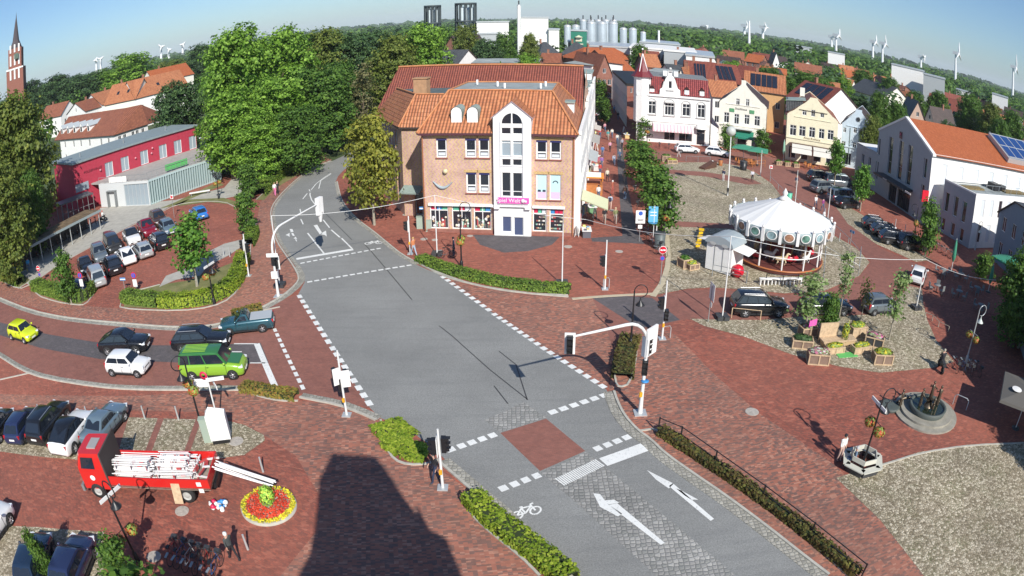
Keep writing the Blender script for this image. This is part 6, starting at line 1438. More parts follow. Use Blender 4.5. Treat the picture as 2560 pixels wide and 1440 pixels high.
# ================================================================== STREET FURNITURE
flow_r=leafmat('flowers_red',(.30,.03,.02),(.14,.17,.04),(.16,.24,.05),0);flow_y=leafmat('flowers_yellow',(.38,.32,.02),(.10,.16,.03),(.16,.22,.04),0);flow_p=leafmat('flowers_pink',(.35,.06,.20),(.12,.18,.05),(.35,.33,.34),0)
def leafball(r,n,s,seed=1,sz=1.0):
 R.seed(seed);vs,fs=[],[]
 for _ in range(n):
  d=Vector((R.gauss(0,1),R.gauss(0,1),R.gauss(0,1))).normalized();leaf(vs,fs,Vector((d.x*r,d.y*r,d.z*r*sz))*R.uniform(.7,1.05),d,s)
 m=MB();m.v=[tuple(v)for v in vs];m.f=[list(f)for f in fs];m.m=[0]*len(fs);m.sm=[False]*len(fs);return m
basket=leafball(.36,170,.13,3,.8).data('flower_basket',flow_r)
def arc(c,r,a0,a1,n,ux):return[(c[0]+ux[0]*r*math.cos(a0+(a1-a0)*i/n),c[1]+ux[1]*r*math.cos(a0+(a1-a0)*i/n),c[2]+r*math.sin(a0+(a1-a0)*i/n))for i in range(n+1)]
def lamp(label,base,h,side,baskets=False,sign=False,pale=False,ring=.42):
 b=g(*base);d=(g(*side)-b);d.z=0;d.normalize();t=thing('street_lamp',label,'street lamp',b,0,'curled street lamps');lm=black if not pale else lgrey
 m=MB();hr=h-ring;m.tube([(0,0,0),(0,0,1.2),(0,0,hr)],[.10,.065,.045],8);m.lathe([(.14,0),(.14,.5),(.08,.6)],n=8)
 m.tube(arc((d.x*ring,d.y*ring,hr),ring,PI,-PI*.62,16,(d.x,d.y)),.032,6);m.obj('pole',lm,t)
 e=arc((d.x*ring,d.y*ring,hr),ring,-PI*.5,-PI*.5,1,(d.x,d.y))[0]
 MB().lathe([(.03,.0),(.05,-.18),(.10,-.28),(.30,-.50),(.31,-.53),(.05,-.50)],e,12).obj('lamp_shade',black if not pale else plain('shade_pale',(.5,.55,.52),.4),t)
 if baskets:
  z=h*baskets if baskets is not True else h*.55;n=(-d.y,d.x);m=MB().tube([(n[0]*-.55,n[1]*-.55,z+.35),(n[0]*.55,n[1]*.55,z+.35)],.02,5);m.obj('basket_arm',lm,t)
  for s_ in(-.5,.5):lk('flower_basket',basket,t,(n[0]*s_,n[1]*s_,z))
 if sign:
  n=(-d.y,d.x);MB().box((n[0]*.2,n[1]*.2,h*.80),(1.5,.06,.18),math.atan2(n[1],n[0])).obj('name_sign',whitew,t)
 return t
lamp('black curled street lamp in the small planted island beside the traffic mast',(1576,868),4.35,(1612,868));lamp('black curled lamp with two flower baskets above the hexagonal bench',(2152,1172),4.9,(2200,1160),True,True)
lamp('curled lamp in front of the scaffold lorry with two flower baskets',(345,1402),4.9,(375,1420),.34,True);lamp('curled lamp with flower baskets between the bays and the lime van',(511,1090),5.2,(490,1098),.62)
lamp('lamp with flower baskets and direction signs inside the curved hedge',(536,762),4.2,(560,765),.62,True);lamp('slim black lamp with flower baskets before the shop windows',(1154,668),5.6,(1180,668),.42);lamp('black lamp with red flower baskets behind the no-entry sign',(1659,600),4.6,(1690,600),.5)
lamp('pale curled lamp with red flower basket in the shade of the cafe side',(2415,905),4.6,(2450,900),.45,pale=True);lamp('curled lamp behind the display board at the far left',(52,700),4.6,(30,700),.45);lamp('curled lamp with red basket in front of the bank door',(2285,594),4.0,(2270,590),.45);lamp('curled lamp with baskets on the lawn by the glass pavilion',(547,497),4.4,(525,497),.5)
lamp('small curled lamp at the corner of the bank annex',(2437,625),3.6,(2450,625),pale=True);lamp('curled lamp in front of the red-striped awning',(1617,372),4.6,(1640,373),.62)
b=g(1818.7,489);t=thing('globe_lamp','tall white pole with big glass globe standing on the cobbled square','street lamp',b);MB().tube([(0,0,0),(0,0,1.0),(0,0,7.6)],[.14,.09,.07],8).obj('pole',polew,t);MB().box((0,0,.5),(.22,.22,1.0)).obj('base_box',black,t);MB().ball((0,0,8.1),.62,8).obj('globe',plain('globe_glass',(.50,.52,.48),.1),t)
# flagpoles with stack bases
def flagpole(label,base,ytop,foot=True,flag=None,name='flagpole'):
 b=g(*base);h=hgt(b,ytop);t=thing(name,label,'pole',b,0,'white poles around the crossing');MB().tube([(0,0,.05),(0,0,h)],[.06,.035],8).obj('pole',polew,t)
 if foot:[MB().box((x,y,.16),(.42,.42,.3)).obj('foot_block',dgrey,t)for x in(-.25,.25)for y in(-.25,.25)]
 return t,h
t,h1=flagpole('pole with black weights in front of the left shop window, holding the light cable',(1093,638),488);flagpole('pole with black weights on the forecourt right of the white bay',(1405,712),560);t3,h3=flagpole('tall pole with stacked black weights beside the parked black car',(1805,797),590)
flagpole('white pole behind the carousel on the brick lane',(2066,574),470,False);flagpole('thin white pole at the edge of the square before the terrace',(1988,506),425,False);t2,h2=flagpole('thin cable pole beside the tall left traffic mast',(700,716),539);flagpole('white cable pole at the rim of the shaded cafe area',(2290,772),690,True)
flagpole('low white pole at the far side of the cobbled square',(1901,440),375,False);flagpole('thin pole of the white banner by the pedestrian street',(1640,600),520,False)
def cable(label,a,b,sag,r=.022,n=14):
 pts=[a.lerp(b,i/n)-Vector((0,0,sag*4*(i/n)*(1-i/n)))for i in range(n+1)];o=MB().tube(pts,r,5).obj('cable',polew);tag(o,label,'cable','cables strung over the crossing')
A=g(700,716);B=g(1093,638);cable('pale cable from the left traffic mast pole across the road to the brick building pole',Vector((A.x,A.y,h2)),Vector((B.x,B.y,h1)),.5)
C=g(1405,712);D=g(1805,797);cc=g(1465,560,3.0);cable('pale cable from the street corner past the no-entry sign to the ticket booth',Vector((cc.x,cc.y,3.4)),Vector((D.x,D.y,h3)),.5);cable('pale cable along the shop front to the left',Vector((B.x,B.y,h1)),Vector((cc.x,cc.y,3.4)),.3)
E1=g(2290,772);cable('pale cable over the lane behind the tall silver trees',Vector((D.x,D.y,h3)),Vector((E1.x,E1.y,4.5)),.6);e2=g(2490,700,4.5);cable('pale cable from the cafe pole to the green parasols',Vector((E1.x,E1.y,4.5)),e2,.4)
# signal heads
def head(par,p,ang,back=False,n=3,s=1.0):
 t=bpy.data.objects.new('signal_head',None);bx=MB();w=.30*s;H=.30*n*s
 bx.box((0,0,0),(.22,w,H));[bx.lathe([(.11*s,0),(.12*s,.2)],(0,0,0),8,a0=0,a1=PI)for _ in range(0)]
 for k in range(n):
  z=H/2-.15*s-k*.30*s;bx.box((.20,0,z+.12*s),(.22,.24*s,.02));bx.box((.17,.12*s,z+.03),(.16,.02,.18*s));bx.box((.17,-.12*s,z+.03),(.16,.02,.18*s))
 o=bx.obj('signal_head',black,par,p,ang)
 if back:MB().box((-.13,0,0),(.03,w*1.7,H*1.25)).obj('backplate',whitew,o)
 return o
def mast(label,base,hpole,armpx,zarm,heads):
 b=g(*base);e=g(*armpx,zarm);t=thing('traffic_signal_mast',label,'traffic light',b,0,'cantilever traffic signal masts');v=e-b;v.z=0;L_=v.length;u=v.normalized()
 R_=1.5;pts=[(0,0,0),(0,0,1.2),(0,0,zarm-R_)]+[(u.x*R_*(1-math.cos(a)),u.y*R_*(1-math.cos(a)),zarm-R_+R_*math.sin(a))for a in[PI/2*k/6 for k in range(1,7)]]+[(u.x*L_,u.y*L_,zarm+.15)]
 MB().tube(pts,[.14,.10,.09]+[.085]*6+[.05],10).obj('mast',polew,t);MB().box((0,0,.03),(.7,.7,.06)).obj('foot_plate',lgrey,t)
 for(kind,s_,z,ang,bk)in heads:head(t,(u.x*s_,u.y*s_,z),ang,bk)
 return t,u,L_
aw2=math.atan2(-1,-.1)
t,u,L_=mast('white cantilever signal mast on the right pavement, arm reaching left over the road',(1600,1033),5,(1425,850),5.75,[('a',0,2.9,aw2,False),('a',.0,4.1,0.4,True)])
head(t,(u.x*L_,u.y*L_,5.5),aw2,True);MB().box((.25,.12,4.4),(.12,.95,1.6),aw2+.9).obj('backplate',whitew,t);MB().lathe([(0,-.02),(.22,-.02),(.22,.02),(0,.02)],(.05,-.15,2.15),10).obj('blue_sign',blueb,t);MB().box((-.1,-.14,1.3),(.16,.14,.26)).obj('request_button',plain('button_yellow',(.7,.35,.02),.4),t)
t,u,L_=mast('white cantilever signal mast at the left footway tip, arm over the upper lanes',(696,741),5.5,(798,512),5.5,[('a',-.05,3.1,PI/2,False),('a',.3,2.7,-PI/2,True)])
MB().box((u.x*L_,u.y*L_,5.4),(.35,.75,1.5),math.atan2(u.y,u.x)+PI/2).obj('signal_head',whitew,t);MB().lathe([(.12,0),(.3,.9)],(u.x*L_,u.y*L_,4.0),8).obj('signal_hood',polew,t);MB().box((0,-.2,3.55),(1.0,.05,.3)).obj('name_sign',whitew,t);MB().box((0,-.18,1.9),(.55,.2,.55)).obj('control_box',whitew,t)
def ped(label,base,ytop,heads,extra=None,bp=False):
 b=g(*base);h=hgt(b,ytop);t=thing('signal_post',label,'traffic light',b,0,'signal posts at the crossing');MB().tube([(0,0,0),(0,0,h)],[.075,.05],8).obj('post',polew,t);MB().box((0,0,.03),(.5,.5,.06)).obj('foot_plate',lgrey,t)
 for x,y,z,a,bk in heads:head(t,(x,y,z),a,bk,3 if z<3.2 else 3,.9)
 MB().box((-.02,-.1,1.05),(.14,.12,.24)).obj('request_button',MAT['button_yellow'],t);return t
ped('signal post with two white-backed heads by the left dotted line',(867,1038),876,[(.25,.05,2.4,PI/2+.3,True),(-.3,.05,2.5,PI/2+.7,True),(-.1,.1,1.9,PI/2,False)])
ped('signal post at the lower crossing edge beside the walking man',(1107,1220),1073,[(.22,0,2.6,0,False),(-.22,0,2.5,PI,True)])
ped('signal post on the plaza corner in front of the dark paving',(1655,847),702,[(-.22,0,2.6,PI,True),(.1,-.1,1.8,-PI/2,False)]);ped('small signal post on the brick forecourt',(1512,723),600,[(-.2,0,2.3,PI,True)]);ped('signal post on the far pavement beside the orange-clad woman',(1026,635),540,[(-.2,0,2.6,PI,True)]);ped('signal post inside the curved hedge at the footway',(622,690),585,[(-.2,0,2.9,PI,True),(.2,0,2.6,0,True)])
# road signs
def sign(label,base,ytop,kind,ang=-PI/2,name='road_sign',w=.6):
 b=g(*base);h=hgt(b,ytop);t=thing(name,label,'sign',b,0,None);MB().tube([(0,0,0),(0,0,h-.05)],.035,7).obj('post',galv,t);ca,sa=math.cos(ang),math.sin(ang);z=h-w/2
 def disc(r,off,mt,zz,nm='sign_face',n=20):
  m=MB().lathe([(0,0),(r,0),(r,.02),(0,.02)],(0,0,0),n,smooth=False);m.v=[(ca*(.06+off+zc)-sa*x,sa*(.06+off+zc)+ca*x,zz+y)for x,y,zc in m.v];m.obj(nm,mt,t)
 def plate_(ww,hh,off,mt,zz,nm='sign_plate',dx=0):MB().box((ca*(.06+off)-sa*dx,sa*(.06+off)+ca*dx,zz),(.02,ww,hh),ang).obj(nm,mt,t)
 if kind=='noentry':disc(.33,0,whitew,z);disc(.29,.025,plain('sign_red',(.62,.01,.03),.4),z);plate_(.42,.11,.055,whitew,z,'bar');disc(.2,0,plain('sign_magenta',(.45,.03,.25),.4),z-.68);disc(.15,.025,plain('sign_blue',(.04,.12,.5),.4),z-.68)
 if kind=='nostop':disc(.32,0,plain('sign_red',(0,0,0)),z);disc(.25,.025,MAT.get('sign_blue')or plain('sign_blue',(.04,.12,.5),.4),z);[plate_(.05,.5,.05+q*.005,MAT['sign_red'],z,'bar')for q in(0,)];plate_(.5,.7,0,whitew,z-.75)
 if kind=='plate':plate_(.7,.28,0,blueb,z+.1);plate_(.7,.1,.012,whitew,z+.08)
 if kind=='zone':plate_(.9,1.25,0,whitew,z-.35);disc(.2,.02,MAT.get('sign_blue')or plain('sign_blue',(.04,.12,.5),.4),z);plate_(.4,.35,0,whitew,z-1.3);plate_(.6,.05,.02,dgrey,z-.55,'line');plate_(.5,.05,.02,dgrey,z-.68,'line')
 if kind=='yield':plate_(.5,.5,0,whitew,z);disc(.26,.03,plain('sign_red',(0,0,0)),z,n=3);
 return t
sign('no-entry sign with small round sign below at the curved pale kerb',(1650.5,712),615,'noentry');sign('round red and blue no-stopping sign with white plate behind the clipped hedge',(213,748),680,'nostop');sign('round no-stopping sign with white plate on the car park entrance',(342,727),680,'nostop');sign('blue and white plate sign between the two no-stopping signs',(313,726),692,'plate');sign('red and white sign near the shelter corner',(104,708),664,'noentry')
sign('white pedestrian zone sign with blue disc at the pedestrian street',(1598,604),525,'zone');sign('sign with red disc on white panel between path and car park',(436,545),486,'yield');sign('blue cycle sign on a pole at the left corner of the brick building',(1060,575),515,'plate');sign('sign pole leaning in front of the black car, seen from the side',(1770,805),708,'zone',ang=.1);sign('slim black and white sign in the lane right of the carousel',(2124,622),575,'plate',ang=.3);sign('round mirror-like sign at the edge of the terrace lane',(1925,450),412,'yield');sign('white name plate sign beside the street tree near the bank',(2305,634),580,'plate')
# direction sign cluster and cabinets left
b=g(565,1040);t=thing('direction_sign','post with white direction arms and red ring sign above the white cabinet','sign',g(548,1062));h=3.3;MB().tube([(0,0,0),(0,0,h)],.05,8).obj('post',polew,t);MB().box((-.5,0,2.75),(1.0,.06,.5),.2).obj('white_panel',whitew,t);MB().box((.45,.1,3.0),(1.1,.05,.22),.35).obj('arrow_arm',whitew,t);MB().box((.3,.2,2.55),(.9,.05,.2),-.9).obj('arrow_arm',whitew,t);m=MB().lathe([(.13,0),(.26,0),(.26,.03),(.13,.03)],n=14);m.v=[(x-.2,z-.05,3.25+y)for x,y,z in m.v];m.obj('ring_sign',redb,t)
c=g(555,1100);t=thing('utility_trailer','white cabinet with pointed top standing on the cobbles beside the lamp','cabinet',c,rad(20));t.scale=(.8,.8,.85);MB().prism([(-.75,-.45),(.75,-.45),(.75,.45),(-.75,.45)],.25,2.1).add([(-.75,-.45,2.1),(.75,-.45,2.1),(.75,.45,2.1),(-.75,.45,2.1),(-.4,0,2.6),(.75,0,2.3)],[(0,1,5,4),(2,3,4,5),(3,0,4),(1,2,5)]).obj('housing',whitew,t);MB().box((0,-.4,.14),(1.3,.2,.25)).obj('base',black,t)
t=thing('utility_cabinet','narrow green-grey cabinet behind the white pointed cabinet','cabinet',g(528,1103),rad(15));MB().box((0,0,.75),(.8,.35,1.5)).obj('housing',plain('cabinet_green',(.33,.40,.33),.6),t);MB().box((0,0,1.53),(.86,.4,.06)).obj('lid',plain('cabinet_green',(0,0,0)),t)
for x,y,lb in((1072,578,'grey-green cabinet against the brick building corner'),(1050,571,'black-fronted waste bin cabinet left of the brick corner')):t=thing('utility_cabinet',lb,'cabinet',g(x,y));MB().box((0,0,.6),(.6,.4,1.2)).obj('housing',MAT['cabinet_green'],t);MB().box((0,0,1.22),(.66,.46,.05)).obj('lid',MAT['cabinet_green'],t)
def bin_(lb,p,r,h,mt):t=thing('litter_bin',lb,'bin',g(*p));MB().lathe([(r*.85,0),(r,h),(r*.9,h)],n=12).obj('body',mt,t);MB().lathe([(r*1.05,h),(r*1.02,h+.06),(0,h+.1)],n=12).obj('lid',dgrey,t)
bin_('big round dark bin beside the bicycles at the pedestrian street',(1648,622),.55,1.5,plain('bin_grey',(.10,.12,.12),.5));bin_('green bin behind the carousel roof',(1972,504),.4,1.2,greenb);bin_('black bin at the far edge of the cobbled square',(1858,425),.6,1.3,black);bin_('orange-topped small bin beside the brown box',(1801,414),.35,.9,plain('bin_orange',(.35,.12,.03),.6))
t=thing('wooden_ramp','brown slanted wooden box lying on the far end of the cobbled square','box',g(1770,420),.7);MB().add([(-1.6,-.5,.0),(1.6,-.5,.0),(1.6,.5,.0),(-1.6,.5,.0),(-1.6,-.5,.25),(1.6,-.5,.95),(1.6,.5,.95),(-1.6,.5,.25)],[(4,5,6,7),(0,1,5,4),(1,2,6,5),(2,3,7,6),(3,0,4,7)]).obj('box_body',plain('ramp_brown',(.10,.045,.03),.7),t);MB().lathe([(0,.0),(.16,.0),(.16,.05)],(1.2,0,.9),8).obj('cap',whitew,t)
# bollards
gb_='slim white bollards'
bm=MB().tube([(0,0,0),(0,0,.95)],[.065,.05],8).data('bollard',lgrey)
for i,(x,y)in enumerate(((103,1041),(166,1038),(222,1048),(292,1046),(363,1048),(447,1050))):
 o=bpy.data.objects.new('bollard',bm);scn.collection.objects.link(o);o.location=g(x,y);tag(o,'white bollard behind the cobbled bays, %s of six from the left'%['first','second','third','fourth','fifth','sixth'][i],'bollard',gb_)
for x,y,lb in((658,1180,'bollard under the slanting scaffold poles'),(620,1374,'bollard right of the worker in the white cap'),(495,716,'broad pale stone bollard beside the lamp on the lawn island'),(560,640,'left thin white post behind the curved hedge'),(575,642,'right thin white post behind the curved hedge'),(2098,604,'pink-white bollard at the rim behind the carousel'),(2062,540,'white bollard between carousel roof and lane'),(2262,580,'bollard before the dark bank door'),(2238,566,'bollard left of the bank door')):
 o=bpy.data.objects.new('bollard',bm);scn.collection.objects.link(o);o.location=g(x,y);tag(o,lb,'bollard',gb_)
 # hoop stands
def hoop(lb,p,ang,w=.6,h=.9,name='cycle_stand'):
 b=g(*p);d=Vector((math.cos(ang),math.sin(ang),0))*w/2;o=MB().tube([(-d.x,-d.y,0),(-d.x,-d.y,h-.15),(-d.x*.7,-d.y*.7,h),(d.x*.7,d.y*.7,h),(d.x,d.y,h-.15),(d.x,d.y,0)],.035,6).obj(name,lgrey,None,b);tag(o,lb,'stand')
hoop('white hoop stand beside the plaza signal post',(1665,846),.2);hoop('thin white rail hoop right of the fountain',(2398,1018),-.9,1.2,.8);hoop('hoop before the planters by the parked black car',(1515,722),.3,.5)
# railing along the lower right hedge
rp=P2((1645,1082),(1700,1105),(1785,1166),(1903,1252),(2024,1345),(2150,1448));o0=rp[0];t=thing('railing','dark metal railing running along the hedge at the lower right','railing',o0);q=[p-o0 for p in rp]
for p in q:MB().tube([p,p+Vector((0,0,1.0))],.045,6).obj('post',black,t)
for z in(.95,.5):MB().tube([p+Vector((0,0,z))for p in q],.03,5).obj('rail',black,t)
def rail(lb,px,h,mt,rails=2,name='barrier'):
 rp=P2(*px);o0=rp[0];t=thing(name,lb,'barrier',o0,0,None);q=[p-o0 for p in rp]
 for p in q:MB().tube([p,p+Vector((0,0,h))],.04,6).obj('post',mt,t)
 for k in range(rails):MB().tube([p+Vector((0,0,h*(1-k*.45)))for p in q],.03,5).obj('rail',mt,t)
rail('metal barrier in front of the white ticket booth',[(1780,690),(1865,707),(1866,709)],1.0,galv);rail('barrier rail in front of the carousel',[(1914,712),(1955,717),(1993,713)],1.0,black);rail('barrier rails around the right side of the carousel',[(2055,720),(2062,640),(2145,690),(2150,640)],1.0,galv)
rail('wooden crossbar barrier in front of the parked black car',[(1828,795),(1900,802)],.8,woodp,1);rail('fence of posts along the lane behind the carousel',[(1925,455),(1945,475),(1965,497),(2010,525),(2075,570),(2120,612),(2150,650)],.8,galv,1);rail('low rail at the far edge of the cobbled square',[(1715,403),(1745,404),(1775,404)],.8,mgrey,1)
rail('rail of rough stones and posts at the rim of the shaded cafe area',[(2312,795),(2330,802),(2345,818),(2370,830)],.5,plain('rough_wood',(.35,.31,.25),.9),1);t=thing('picnic_rack','long white rack with row of small legs before the carousel','rack',g(1952,712));MB().box((0,0,.55),(4.2,.3,.12)).obj('rack_top',whitew,t);[MB().box((-2+k*.36,0,.25),(.08,.25,.5)).obj('rack_leg',whitew,t)for k in range(12)]
# ---- carousel
C0=Vector((24.6,55.4,0));t=thing('carousel','large white-roofed carousel with painted rounding boards and mounts','carousel',C0,.2);RC=4.35
MB().lathe([(0,.42),(RC,.42),(RC+.05,.40),(RC+.05,.05),(RC-.1,0)],n=32).obj('platform',plain('deck_maroon',(.12,.035,.03),.6),t);MB().lathe([(RC+.02,.44),(RC+.12,.44),(RC+.12,.32),(RC+.02,.32)],n=32).obj('platform_rim',plain('rim_copper',(.45,.16,.06),.4),t)
m=MB();NR=20;
for k in range(NR):
 a0,a1=2*PI*k/NR,2*PI*(k+1)/NR;am=(a0+a1)/2;P=lambda r,a,z:(r*math.cos(a),r*math.sin(a),z)
 m.add([P(5.05,a0,4.05),P(5.03,am,4.0),P(5.05,a1,4.05),P(.5,a1,5.75),P(.5,am,5.74),P(.5,a0,5.75)],[(0,1,4,5),(1,2,3,4)])
m.obj('roof_canvas',plain('canvas_white',(.78,.77,.74),.6),t);MB().lathe([(.55,5.7),(.7,5.78),(.45,5.9),(.15,6.1),(.28,6.35),(.12,6.6),(0,6.8)],n=12).obj('finial',plain('finial_white',(.75,.72,.68),.4),t)
MB().lathe([(5.05,4.1),(5.12,3.95),(5.05,3.1),(4.95,3.1),(4.95,4.1)],n=40).obj('rounding_board',plain('board_grey',(.30,.36,.37),.5),t)
for k in range(NR):
 a=2*PI*(k+.5)/NR;c,s_=math.cos(a),math.sin(a);f=bpy.data.objects.new('x',None)
 m=MB().lathe([(0,0),(.42,0)],(0,0,0),12,k%3);m.lathe([(.41,.01),(.50,.03),(.50,-.02)],(0,0,0),12,3);m.v=[(c*(5.16+z)-s_*x*1.05,s_*(5.16+z)+c*x*1.05,3.68+y*.82)for x,y,z in m.v]
 m.obj('painted_panel',[plain('panel_a',(.22,.32,.34),.4,var=.6,vs=3),plain('panel_b',(.30,.16,.10),.4,var=.6,vs=3),plain('panel_c',(.10,.20,.16),.4,var=.7,vs=3),plain('frame_white',(.74,.72,.70),.5)],t)
 a=2*PI*k/NR;MB().box((5.15*math.cos(a),5.15*math.sin(a),3.6),(.2,.28,1.15),a).ball((5.15*math.cos(a),5.15*math.sin(a),4.3),.15,4).obj('board_post',MAT['frame_white'],t)
for k in range(12):
 a=2*PI*k/12;MB().tube([(4.2*math.cos(a),4.2*math.sin(a),.4),(4.2*math.cos(a),4.2*math.sin(a),3.3)],.085,8).obj('column',MAT['frame_white'],t)
MB().lathe([(1.3,.42),(1.3,3.3),(1.5,3.5)],n=12,smooth=False).obj('centre_drum',plain('drum_wine',(.22,.05,.05),.5),t);MB().lathe([(4.9,3.18),(4.5,2.9),(4.3,3.15),(1.5,3.3)],n=24).obj('ceiling',plain('ceiling_red',(.16,.04,.04),.6),t);MB().lathe([(4.25,1.45),(4.3,1.5),(4.25,1.55)],n=32).obj('hand_rail',MAT['frame_white'],t)
hs=[plain('horse_cream',(.62,.50,.32),.4),plain('car_red',(.55,.02,.04),.3),plain('horse_white',(.72,.70,.66),.4)]
for k in range(14):
 a=2*PI*(k+.3)/14;r=3.2 if k%2 else 2.4;p=bpy.data.objects.new('mount',None);q=MB()
 if k%3==1:q.lathe([(0,.0),(.35,.05),(.45,.3),(.3,.5)],n=10);q.v=[(x*1.9,y,z+.55)for x,y,z in q.v]
 else:q.tube([(-.6,0,.95),(-.3,0,1.0),(.3,0,1.0),(.5,0,1.25),(.62,0,1.55),(.85,0,1.45)],[.14,.22,.2,.14,.11,.06],8);[q.tube([(x,y,.95),(x+.15,y,.7),(x,y,.45)],[.07,.05,.035],5)for x in(-.4,.35)for y in(-.1,.1)]
 ca,sa=math.cos(a),math.sin(a);q.v=[(r*ca-sa*x+ca*y,r*sa+ca*x+sa*y,z+.15)for x,y,z in q.v];o=q.obj('mount',hs[k%3],t);MB().tube([(r*ca,r*sa,.4),(r*ca,r*sa,3.2)],.03,5).obj('mount_pole',plain('brass',(.5,.35,.12),.3,.8),o)
 # ---- ticket booth
b=g(1762,672);e=g(1824,692);d=(e-b);t=thing('ticket_booth','white ticket booth with round-arched grey top and raised flaps','booth',b,math.atan2(d.y,d.x));BW=d.length
MB().box((BW/2,BW*.45,1.3),(BW,BW*.9,2.4)).obj('cabin',whitew,t);m=MB();[m.box((BW*x,-.02,1.3),(.03,.03,2.2))for x in(.33,.66)];m.obj('panel_joint',mgrey,t)
m=MB();pts=[(BW/2+BW*.56*math.cos(a),2.5+.75*math.sin(a))for a in[PI*k/8 for k in range(9)]];m.add([(x,-.15,z)for x,z in pts]+[(x,BW*.95,z)for x,z in pts],[tuple(range(9)),tuple(range(9,18))[::-1]]+[(i,i+9,i+10,i+1)for i in range(8)]);m.obj('arched_roof',plain('roof_bluegrey',(.33,.38,.40),.5),t)
for x in(.27,.73):m=MB().lathe([(0,0),(.34,0)],n=12);m.v=[(BW*x+a,-.18,2.55+c*.45)for a,c,z in m.v];m.obj('oval_panel',plain('oval_grey',(.45,.46,.45),.5),t)
MB().add([(BW+.05,.1,2.35),(BW+1.5,.3,2.1),(BW+1.4,BW*.8,2.2),(BW+.05,BW*.8,2.4)],[(0,1,2,3)]).obj('side_flap',whitew,t);MB().add([(-.05,.3,2.5),(-1.3,.5,2.3),(-1.1,BW*.8,2.3),(-.05,BW*.8,2.5)],[(3,2,1,0)]).obj('side_flap',whitew,t)
t=thing('child_seat','red egg-shaped plastic ride seat in front of the booth','seat',g(1843,693));MB().lathe([(.2,0),(.5,.25),(.58,.6),(.45,.95),(.2,1.1),(0,1.12)],n=14).obj('shell',plain('seat_red',(.55,.01,.03),.3),t);MB().tube([(-.6,-.3,.55),(.6,-.3,.6)],.035,5).obj('bar',galv,t)
t=thing('yellow_ride','yellow folded fairground sign frame left of the booth','sign',g(1744,620));[MB().box((.05*k,0,.2+.32*k),(.5,.06,.24),.4*(-1)**k).obj('board',plain('ride_yellow',(.75,.48,.02),.5),t)for k in range(6)]
# ---- planters
def planter(lb,p,w,d,h,ang,fl,seed=1,name='planter',mt=None):
 t=thing(name,lb,'planter',g(*p),ang,'wooden planters on the cobbled island');m=MB();m.box((0,0,h/2),(w,d,h));m.obj('box',mt or plain('box_brown',(.22,.15,.11),.8,var=.15),t);f=MB()
 for x in(-w/2,0,w/2):
  for y in(-d/2,d/2):f.box((x,y+(.012 if y>0 else-.012),h/2),(.09,.07,h+.05))
 for z in(.05,h):f.box((0,d/2+.02,z),(w+.1,.08,.08));f.box((0,-d/2-.02,z),(w+.1,.08,.08));f.box((w/2+.02,0,z+.003),(.08,d,.08));f.box((-w/2-.02,0,z+.003),(.08,d,.08))
 f.obj('frame',woodp,t);q=leafball(.3,int(160*w),.11,seed,.7);q.v=[(x*w/.6,y*d/.6,z+h+.08)for x,y,z in q.v];q.obj('plants',fl,t);return t
planter('wooden planter with white and violet flowers at the front of the island',(2043,905),1.5,.95,.75,-.25,flow_p,1);planter('wooden planter with yellow flowers and climbing slats at the right front',(2203,905),1.5,.95,.75,-.2,flow_y,2);planter('pale wooden planter with cart at the left of the seat group',(2004,866),1.5,.9,.6,-.3,g_dark,3);planter('dark metal planter with pink flowers behind the right front planter',(2184,862),1.5,.9,.7,-.6,flow_p,4,mt=dgrey);planter('wooden planter with bright pink sign and trellis posts',(2018,838),1.3,.8,.7,.1,flow_p,5);planter('pale wooden planter in the back with beehive boards',(2140,838),1.4,.9,.8,.1,flow_y,6,mt=woodp)
planter('low pale planter with yellow flowers left of the green mat',(2085,880),1.4,.6,.45,.05,flow_y,7,mt=woodp);planter('low pale planter with yellow flowers right of the green mat',(2150,880),1.5,.6,.5,.1,flow_y,8,mt=woodp);planter('brown planter with round green plant beside the booth shadow',(1711,668),.9,.9,.8,.4,g_street,9);planter('low planter with yellow leaves beside the booth shadow',(1730,672),1.0,.7,.5,.4,flow_y,10);planter('planter with yellow flowers at the far left corner of the square',(1680,408),1.4,.8,.5,0,flow_y,11);planter('planter with green shrub next to the yellow one at the square corner',(1665,404),1.2,.8,.9,0,g_mid,12)
t=thing('lounge_bench','pale wooden lounge seat with high back in the middle of the planters','bench',g(2082,862),.05);MB().box((-.3,.5,.85),(1.6,.12,1.3)).obj('backrest',woodp,t);MB().box((.4,.05,.42),(3.0,.9,.12)).obj('seat',woodp,t);MB().box((.4,0,.2),(2.8,.7,.38)).obj('plinth',plain('seat_ply',(.5,.36,.2),.7),t)
MB().box((0,0,.03),(1.7,.7,.04)).obj('green_mat',plain('mat_green',(.12,.45,.12),.8),None,g(2117,888));tag(bpy.data.objects['green_mat'],'green and grey patterned mat on the cobbles before the seat','mat')
q=leafball(.3,260,.13,21,3.0);q.v=[(x,y,z+1.0)for x,y,z in q.v];o=q.obj('climbing_plant',flow_y,None,g(2108,862));tag(o,'tall yellow-green climbing plant between the seat boards','plant')
t=thing('pink_sign','bright pink board fixed among the planter posts','sign',g(2025,848));MB().box((0,0,1.3),(.7,.05,.5),.2).obj('board',pinkb,t);MB().tube([(0,0,0),(0,0,1.5)],.03,5).obj('post',woodp,t)
# ---- hexagonal bench round the lamp
t=thing('hexagonal_bench','hexagonal pale wooden bench with backrests around the lamp post','bench',g(2152,1166),.1)
for k in range(6):
 a=PI/3*k+PI/6;c,s_=math.cos(a),math.sin(a);MB().box((1.0*c,1.0*s_,.45),(.42,1.25,.06),a).box((1.0*c,1.0*s_,.22),(.06,1.0,.4),a,1).obj('seat',[plain('bench_pale',(.55,.54,.46),.7),dgrey],t);MB().box((.72*c,.72*s_,.75),(.05,.85,.28),a).obj('backrest',MAT['bench_pale'],t)
